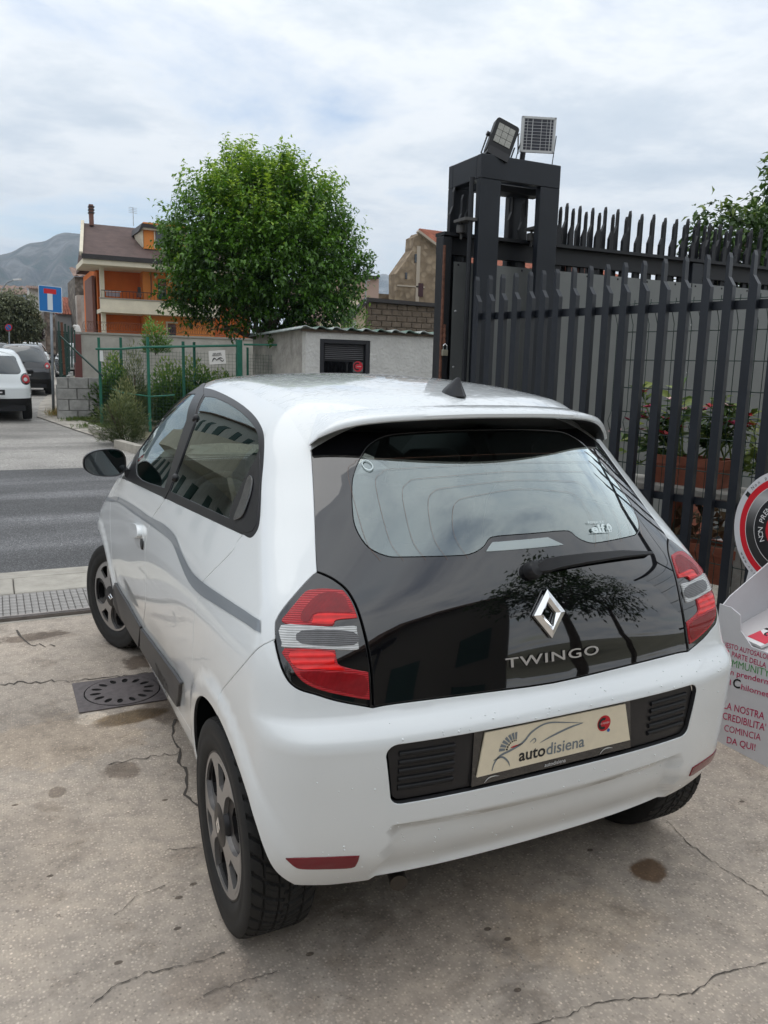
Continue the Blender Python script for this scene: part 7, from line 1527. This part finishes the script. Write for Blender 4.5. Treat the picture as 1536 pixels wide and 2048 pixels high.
# stand under the trough, lower pots, dry leaves, stones
ty = (pa+pb)/2-[0, 0, .17]; sd2 = thing('plant_stand', 'grey slab shelf carrying the terracotta planter box', 'shelf', (ty[0], ty[1], 0)); m = MB(); c = ty-fnm*.12-[0, 0, .025]; ra = math.atan2(fd_[1], fd_[0]); m.box(tuple(c), (1.1, .34, .05), rot=ra, bev=.01); m.build('slab', M_plastd, sd2)
for s in (-.45, .45): q = c+fd_*s; m = MB(); m.box((q[0], q[1], c[2]/2), (.18, .28, c[2]-.05), rot=ra); m.build('leg', M_plastd, sd2)
trough('long terracotta trough standing low behind the bars, beside the display stand', (1360, 1085), (1470, 1100), -.28, .22, .22); trough('square terracotta pot low behind the bars under the dry leaves', (1330, 1000), (1375, 1005), -.50, .22, .24)
dl_ = thing('dry_leaves', 'heap of curled brown dry leaves behind the bars', 'dry leaves', tuple(ft((1385, 1050), -.5))); n = 70; C = np.array([ft((1350+RNG.uniform(0, 95), 1020+RNG.uniform(0, 55)), -.45+RNG.uniform(-.1, .1)) for _ in range(n)]); o = leaf_mesh('leaves', C, RNG.normal(size=(n, 3)), RNG.uniform(.06, .12, n), RNG.uniform(.03, .06, n), RNG.uniform(0, 1, n), leafmat('dead_leaf', (.05, .025, .012), (.16, .09, .045), (.34, .27, .17), rough=.8), dl_); o['kind'] = 'stuff'
for px, lb_, s in (((1405, 990), 'pale curved stone ornament behind the bars, left of the disc', 1), ((1465, 1000), 'pale round stone next to the disc of the display stand', 1.2)):
    p = ft(px, -.42); t = thing('garden_stone', lb_, 'stone', tuple(p)); m = MB(); m.lathe([(0, -.06), (.05, -.045), (.065, 0), (.05, .05), (.02, .07), (0, .072)], p, (.5, .2, 1), 12); o = m.build('stone', mat('pale_stone', (.42, .37, .28), rough=.9, var=.3, vscale=20), t, smooth=True)
# ================================================================== CARDBOARD DISPLAY STAND
M_card = mat('white_card', (.60, .60, .62), rough=.55, var=.04, vscale=5); M_cardi = mat('card_inside', (.56, .54, .54), rough=.6); M_mag = mat('print_crimson', (.48, .02, .10), rough=.55); M_grn2 = mat('print_green', (.09, .32, .10), rough=.55)
sX, yl, yr_ = 1.50, .315, -.42; zfr = at_x((1447, 1262), sX)[2]; std = thing('display_stand', 'white cardboard display stand with a red and black disc header beside the fence', 'display stand', (sX+.17, -.05, 0))
def card(name, V, mt=M_card, th=.005, par=std): V = [np.array(v, float) for v in V]; n_ = np.cross(V[1]-V[0], V[2]-V[0]); n_ /= np.linalg.norm(n_); k = len(V); A_ = V+[v+n_*th for v in V]; F = [tuple(range(k))[::-1], tuple(range(k, 2*k))]+[(i, (i+1) % k, k+(i+1) % k, k+i) for i in range(k)]; return mk(name, A_, F, mt, par)
dp = .34; zlip = at_x((1435, 1205), sX)[2]; bxk = sX+dp
front = card('front_panel', [(sX, yl, 0), (sX, yr_, 0), (sX, yr_, zfr), (sX, yr_, zlip), (sX, yr_+.16, zlip), (sX, yr_+.18, zfr-.02), (sX, yl-.18, zfr-.02), (sX, yl-.12, zfr+.03), (sX, yl-.11, zlip-.02), (sX, yl-.06, zlip), (sX, yl, zlip)], th=.006)
card('side_panel', [(sX+.007, yl, 0), (bxk, yl, 0), (bxk, yl, zlip+.20), (sX+.05, yl, zlip+.03), (sX+.007, yl, zlip-.01)]); card('side_panel', [(sX+.007, yr_+.006, 0), (bxk, yr_+.006, 0), (bxk, yr_+.006, zlip+.20), (sX+.05, yr_+.006, zlip+.03), (sX+.007, yr_+.006, zlip-.01)])
card('tray', [(sX+.008, yl-.006, zfr-.035), (sX+.008, yr_+.012, zfr-.035), (bxk, yr_+.012, zfr+.07), (bxk, yl-.006, zfr+.07)], M_cardi)
# header: disc on a neck, facing -x
hx = bxk-.012; dctr = at_x((1572, 1064), hx); rd_ = dctr-at_x((1467, 1062), hx); Rd = abs(rd_[1]); yc_, zc_ = dctr[1], dctr[2]
hm_ = lambda off: (lambda V: np.stack([np.full(len(V), hx-off), yc_-V[:, 0], zc_+V[:, 1]], 1))
L = [(Rd*math.cos(a), Rd*math.sin(a)) for a in np.linspace(R(-52), R(232), 60)]+[(-Rd*.66, -Rd*1.05), (-Rd*.66, zfr+.06-zc_), (Rd*.66, zfr+.06-zc_), (Rd*.66, -Rd*1.05)]
v, f = patch2d([np.array(L)], .1); P0 = hm_(0)(v); P1 = P0+[.006, 0, 0]; n0 = len(v); FF = [tuple(t) if np.cross(P0[t[1]]-P0[t[0]], P0[t[2]]-P0[t[0]])[0] < 0 else tuple(t[::-1]) for t in f]; be = bloops(FF)
mk('header', np.concatenate([P0, P1]), FF+[tuple(n0+q for q in t[::-1]) for t in FF]+[(a, n0+a, n0+b, b) for a, b in be], M_card, std)
def ringp(r0, r1, mt, off): V, F = arc_strip(r0*Rd, r1*Rd, 0, 360, 64); mk('header_print', hm_(off)(V), F, mt, std)
m_, t_, b_, co_, N_, noise_, ramp_, mix_, vor_, bump_ = nodes_mat('brushed_ring'); gr_ = N_('ShaderNodeSeparateXYZ'); t_.links.new(co_, gr_.inputs[0]); mp_ = N_('ShaderNodeMapRange'); mp_.inputs['From Min'].default_value = float(zc_-Rd*.75); mp_.inputs['From Max'].default_value = float(zc_+Rd*.75); t_.links.new(gr_.outputs[2], mp_.inputs[0]); t_.links.new(ramp_(mp_.outputs[0], [(0, .02), (.45, .03), (.62, .12), (.82, .42), (1, .10)]), b_.inputs['Base Color']); b_.inputs['Roughness'].default_value = .4
ringp(.765, .885, mat('print_red', (.58, .008, .02), rough=.5), .001); ringp(.0, .76, m_, .0015); ringp(.76, .772, M_lt, .0018); ringp(0, .60, M_ink, .002); ringp(.592, .602, M_lt, .0022); ringp(0, .37, mat('print_red', (.58, .008, .02)), .0025)
def arctext(body, r, a0, step, size, mt, off, bold=.02, flip=False):
    a = a0
    for ch in body:
        if ch != ' ':
            V, F = text2d(ch, size, bold=bold); V[:, 1] -= 0; q = R(a); ca, sa = math.cos(q-R(90)), math.sin(q-R(90))
            if flip: V = V*[1, 1]; ca, sa = math.cos(q+R(90)), math.sin(q+R(90))
            X = V[:, 0]*ca-V[:, 1]*sa+r*math.cos(q); Y = V[:, 0]*sa+V[:, 1]*ca+r*math.sin(q); mk('header_print', hm_(off)(np.stack([X, Y], 1)), F, mt, std)
        a += step*(1 if flip else -1)*(.55 if ch in "i.l" else 1)
M_wp = mat('print_white', (.72, .72, .72), rough=.5)
arctext('NON PRENDERMI', Rd*.425, 205, 9.4, Rd*.095, M_wp, .003, .004); arctext('Non prendermi', Rd*.91, 139, 4.6, Rd*.06, M_ink, .001, .0); arctext('www.nonprendermi', Rd*.965, 214, 4.4, Rd*.055, M_ink, .001, .0, True)
V, F = text2d('HD', Rd*.17, bold=.05); mk('header_print', hm_(.003)(V+[-Rd*.07, -Rd*.08]), F, M_wp, std)
V = np.array([(-.04, -.04), (.04, -.04), (.04, .04), (-.04, .04)])*Rd; q = R(148); V = V@np.array([[math.cos(q-1.57), math.sin(q-1.57)], [-math.sin(q-1.57), math.cos(q-1.57)]])+[Rd*.925*math.cos(q), Rd*.925*math.sin(q)]; mk('header_print', hm_(.001)(V), [(0, 1, 2, 3)], M_ink, std)
y_t = at_x((1518, 1172), hx); sz = .052
for k, tx in enumerate(('RIC', 'TU')): V, F = text2d(tx, sz, bold=.025); V[:, 0] -= V[:, 0].min(); P = np.stack([np.full(len(V), hx-.001), y_t[1]-V[:, 0], y_t[2]-.012-k*.072+V[:, 1]], 1); mk('header_print', P, F, M_mag, std)
# front lettering: rows
def frow(tx, px_l, px_r, hpx, mt, bold=.006, chars=None):
    a, b = at_x(px_l, sX-.001), at_x(px_r, sX-.001); V, F = text2d(tx, 1., bold=bold); w = np.ptp(V[:, 0]); V[:, 0] -= V[:, 0].min(); tot = (a[1]-b[1]); k = tot/w; hz = at_x((px_l[0], px_l[1]-hpx), sX-.001)[2]-a[2]; P = np.stack([np.full(len(V), sX-.0072), a[1]-V[:, 0]*k, a[2]+(b[2]-a[2])*V[:, 0]/w+V[:, 1]*hz], 1); mk('front_print', P, F, mt, std)
frow('QUESTO AUTOSALONE', (1440, 1290), (1549, 1322), 10.5, M_mag); frow('FA PARTE DELLA', (1450, 1307), (1534, 1336), 11, M_mag); frow('COMMUNITY', (1441, 1325), (1540, 1354), 15, M_grn2, 0.); frow('Non prendermi', (1442, 1343), (1546, 1371), 12, M_mag, .006); frow('per il', (1432, 1361), (1463, 1370), 12, M_mag, .006); frow('C', (1467, 1373), (1482, 1377), 19, M_ink, .02); frow('hilometro', (1484, 1378), (1557, 1400), 12, M_mag, .006)
frow('LA NOSTRA', (1449, 1416), (1530, 1439), 15, M_mag, .006); frow("CREDIBILITA'", (1447, 1437), (1533, 1462), 15, M_mag, .006); frow('COMINCIA', (1450, 1461), (1523, 1481), 14, M_mag, 0.); frow('DA QUI!', (1455, 1485), (1512, 1501), 14, M_mag, .006)
# leaflets in the tray
zt0 = zfr-.03
def leaflet(label, y0, rot, sx0):
    t = thing('leaflet_stack', label, 'leaflets', (sx0, y0, zt0+.05), 'leaflet stacks in the tray'); O = np.array([sx0-.005, y0, zfr-.033+ (sx0-sX)*.31]); X = np.array([math.sin(rot), -math.cos(rot), 0])*.10; Y = np.array([math.cos(rot), math.sin(rot), .31])*.21; Nn = np.cross(X, Y); Nn /= np.linalg.norm(Nn); Nn = Nn if Nn[2] > 0 else -Nn
    m = MB(); m.prism([(0, 0), (1, 0), (1, 1), (0, 1)], O+Nn*.004, X, Y, Nn*.012); m.build('paper', M_wp, t); fm_ = lambda V: O+Nn*.0168+V[:, :1]*X+V[:, 1:2]*Y
    def pr(L, mt): L = np.array(L, float); mk('print', fm_(L), [tuple(range(len(L)))], mt, t)
    pr([(0, .10), (1, .10), (1, .30), (.6, .36), (.4, .33), (0, .42)], mat('leaflet_red', (.60, .05, .08), rough=.6)); pr([(0, .50), (.5, .53), (1, .50), (1, .56), (.5, .62), (0, .57)], M_ink)
    V, F = arc_strip(0, .2, 0, 360, 24); mk('print', fm_(V*[1.15, .6]+[.55, .42])+Nn*.0006, F, mat('leaflet_disc', (.65, .06, .10), rough=.6), t); V, F = arc_strip(.09, .16, 60, 300, 16); mk('print', fm_(V*[1.15, .6]+[.48, .42])+Nn*.001, F, M_ink, t)
    for k, (tx, s_) in enumerate((('PROFESSIONISTA', .045), ('ISCRITTO ALLA', .028), ('COMMUNITY', .05))): V, F = text2d(tx, s_, bold=.03); w = np.ptp(V[:, 0]); mk('print', fm_(V*[min(1.5, .86/w), 1.0]+[.5, .86-.085*k])+Nn*.0006, F, M_mag, t)
leaflet('stack of white and red leaflets in the left half of the stand tray', .20, R(-8), sX+.03); leaflet('leaflets lying at the right end of the stand tray', -.10, R(10), sX+.02)
# ================================================================== BEHIND THE CAMERA (mirrored in glass and paint)
def plainhouse(label, x0, x1, y0, y1, h_, wm_, face, storeys, bays, roofm=None):
    t = thing('neighbour_house', label, 'house', ((x0+x1)/2, (y0+y1)/2, 0)); m = MB(); boxw(m, x0, x1, y0, y1, 0, h_); m.build('wall', wm_, t); m = MB(); boxw(m, x0-.5, x1+.5, y0-.5, y1+.5, h_, h_+.25); m.build('roof', roofm or M_tile, t)
    for s in range(storeys):
        for b in range(bays):
            z0 = s*3+1.0
            if face == 'x': y = y0+(y1-y0)*(b+.5)/bays; m = MB(); boxw(m, x1-.02, x1+.05, y-.55, y+.55, z0, z0+1.5)
            else: x = x0+(x1-x0)*(b+.5)/bays; m = MB(); boxw(m, x-.55, x+.55, y1-.02, y1+.05, z0, z0+1.5)
            w = m.build('window', M_gsh, t)
        if face == 'x' and s: m = MB(); boxw(m, x1, x1+1.0, y0+.5, y1-.5, s*3-.15, s*3); boxw(m, x1+.9, x1+1.0, y0+.5, y1-.5, s*3, s*3+.9); m.build('balcony', M_cr, t)
plainhouse('white house with balconies left of the drive, seen only mirrored in the side windows', -15, -6.4, 12.5, 38, 7.5, M_plast, 'x', 2, 9); plainhouse('beige house behind the drive, seen only mirrored in the tailgate', -9.5, 5.5, -15, -10, 5.0, mat('beige_back', (.16, .145, .12), rough=.9), 'y', 1, 6)
for k, (x, y, h_, r) in enumerate(((5.2, -6.8, 3.6, 1.9), (9.5, -9, 4.2, 2.4), (-10.5, -9, 4., 2.4))): leafy('yard_tree', ['round tree behind the drive, mirrored at the right of the tailgate', 'larger tree far behind the drive to the right', 'tree left behind the drive'][k], (x, y, 0), (x, y, h_), r, r*1.05, 520, .22, .11, M_big, .14, 40+k, 6, per=20)
bwl = thing('light_block_wall', 'unseen rendered wall added left of the drive to block low light', 'wall', (-6.5, -3, 0)); m = MB(); boxw(m, -6.6, -6.4, -9, 2.9, 0, 2.3); m.build('wall', M_plast, bwl)  # wall added out of view to cut low light under the car
lp_ = thing('garden_lamp', 'post lamp with flat disc head behind the drive, mirrored in the tailgate', 'lamp post', (.2, -7.5, 0)); m = MB(); m.tube([(.2, -7.5, 0), (.2, -7.5, 3.6)], .05, 8); m.build('post', M_gunb, lp_); m = MB(); m.lathe([(0, .12), (.42, .0), (.42, -.03), (0, -.03)], (.2, -7.5, 3.6), (0, 0, 1), 20); m.build('lamp_head', M_gunb, lp_)
# ================================================================== HAZE
HZ = True
if HZ:
    m = MB(); boxw(m, -1500, 1500, -120, 3600, -2, 420); hz = m.build('haze', None, None) if False else None
    me = bpy.data.meshes.new('haze'); me.from_pydata(m.V, [], m.F); hm2 = bpy.data.materials.new('haze_air'); hm2.use_nodes = True; t = hm2.node_tree; t.nodes.clear(); pv = t.nodes.new('ShaderNodeVolumePrincipled'); pv.inputs['Color'].default_value = (.62, .80, 1., 1); pv.inputs['Density'].default_value = .00022; pv.inputs['Anisotropy'].default_value = .0; oo = t.nodes.new('ShaderNodeOutputMaterial'); t.links.new(pv.outputs[0], oo.inputs['Volume']); me.materials.append(hm2); o = link('haze', me); tag(o, 'thin pale blue haze in the air before the mountains', 'haze', kind='stuff')
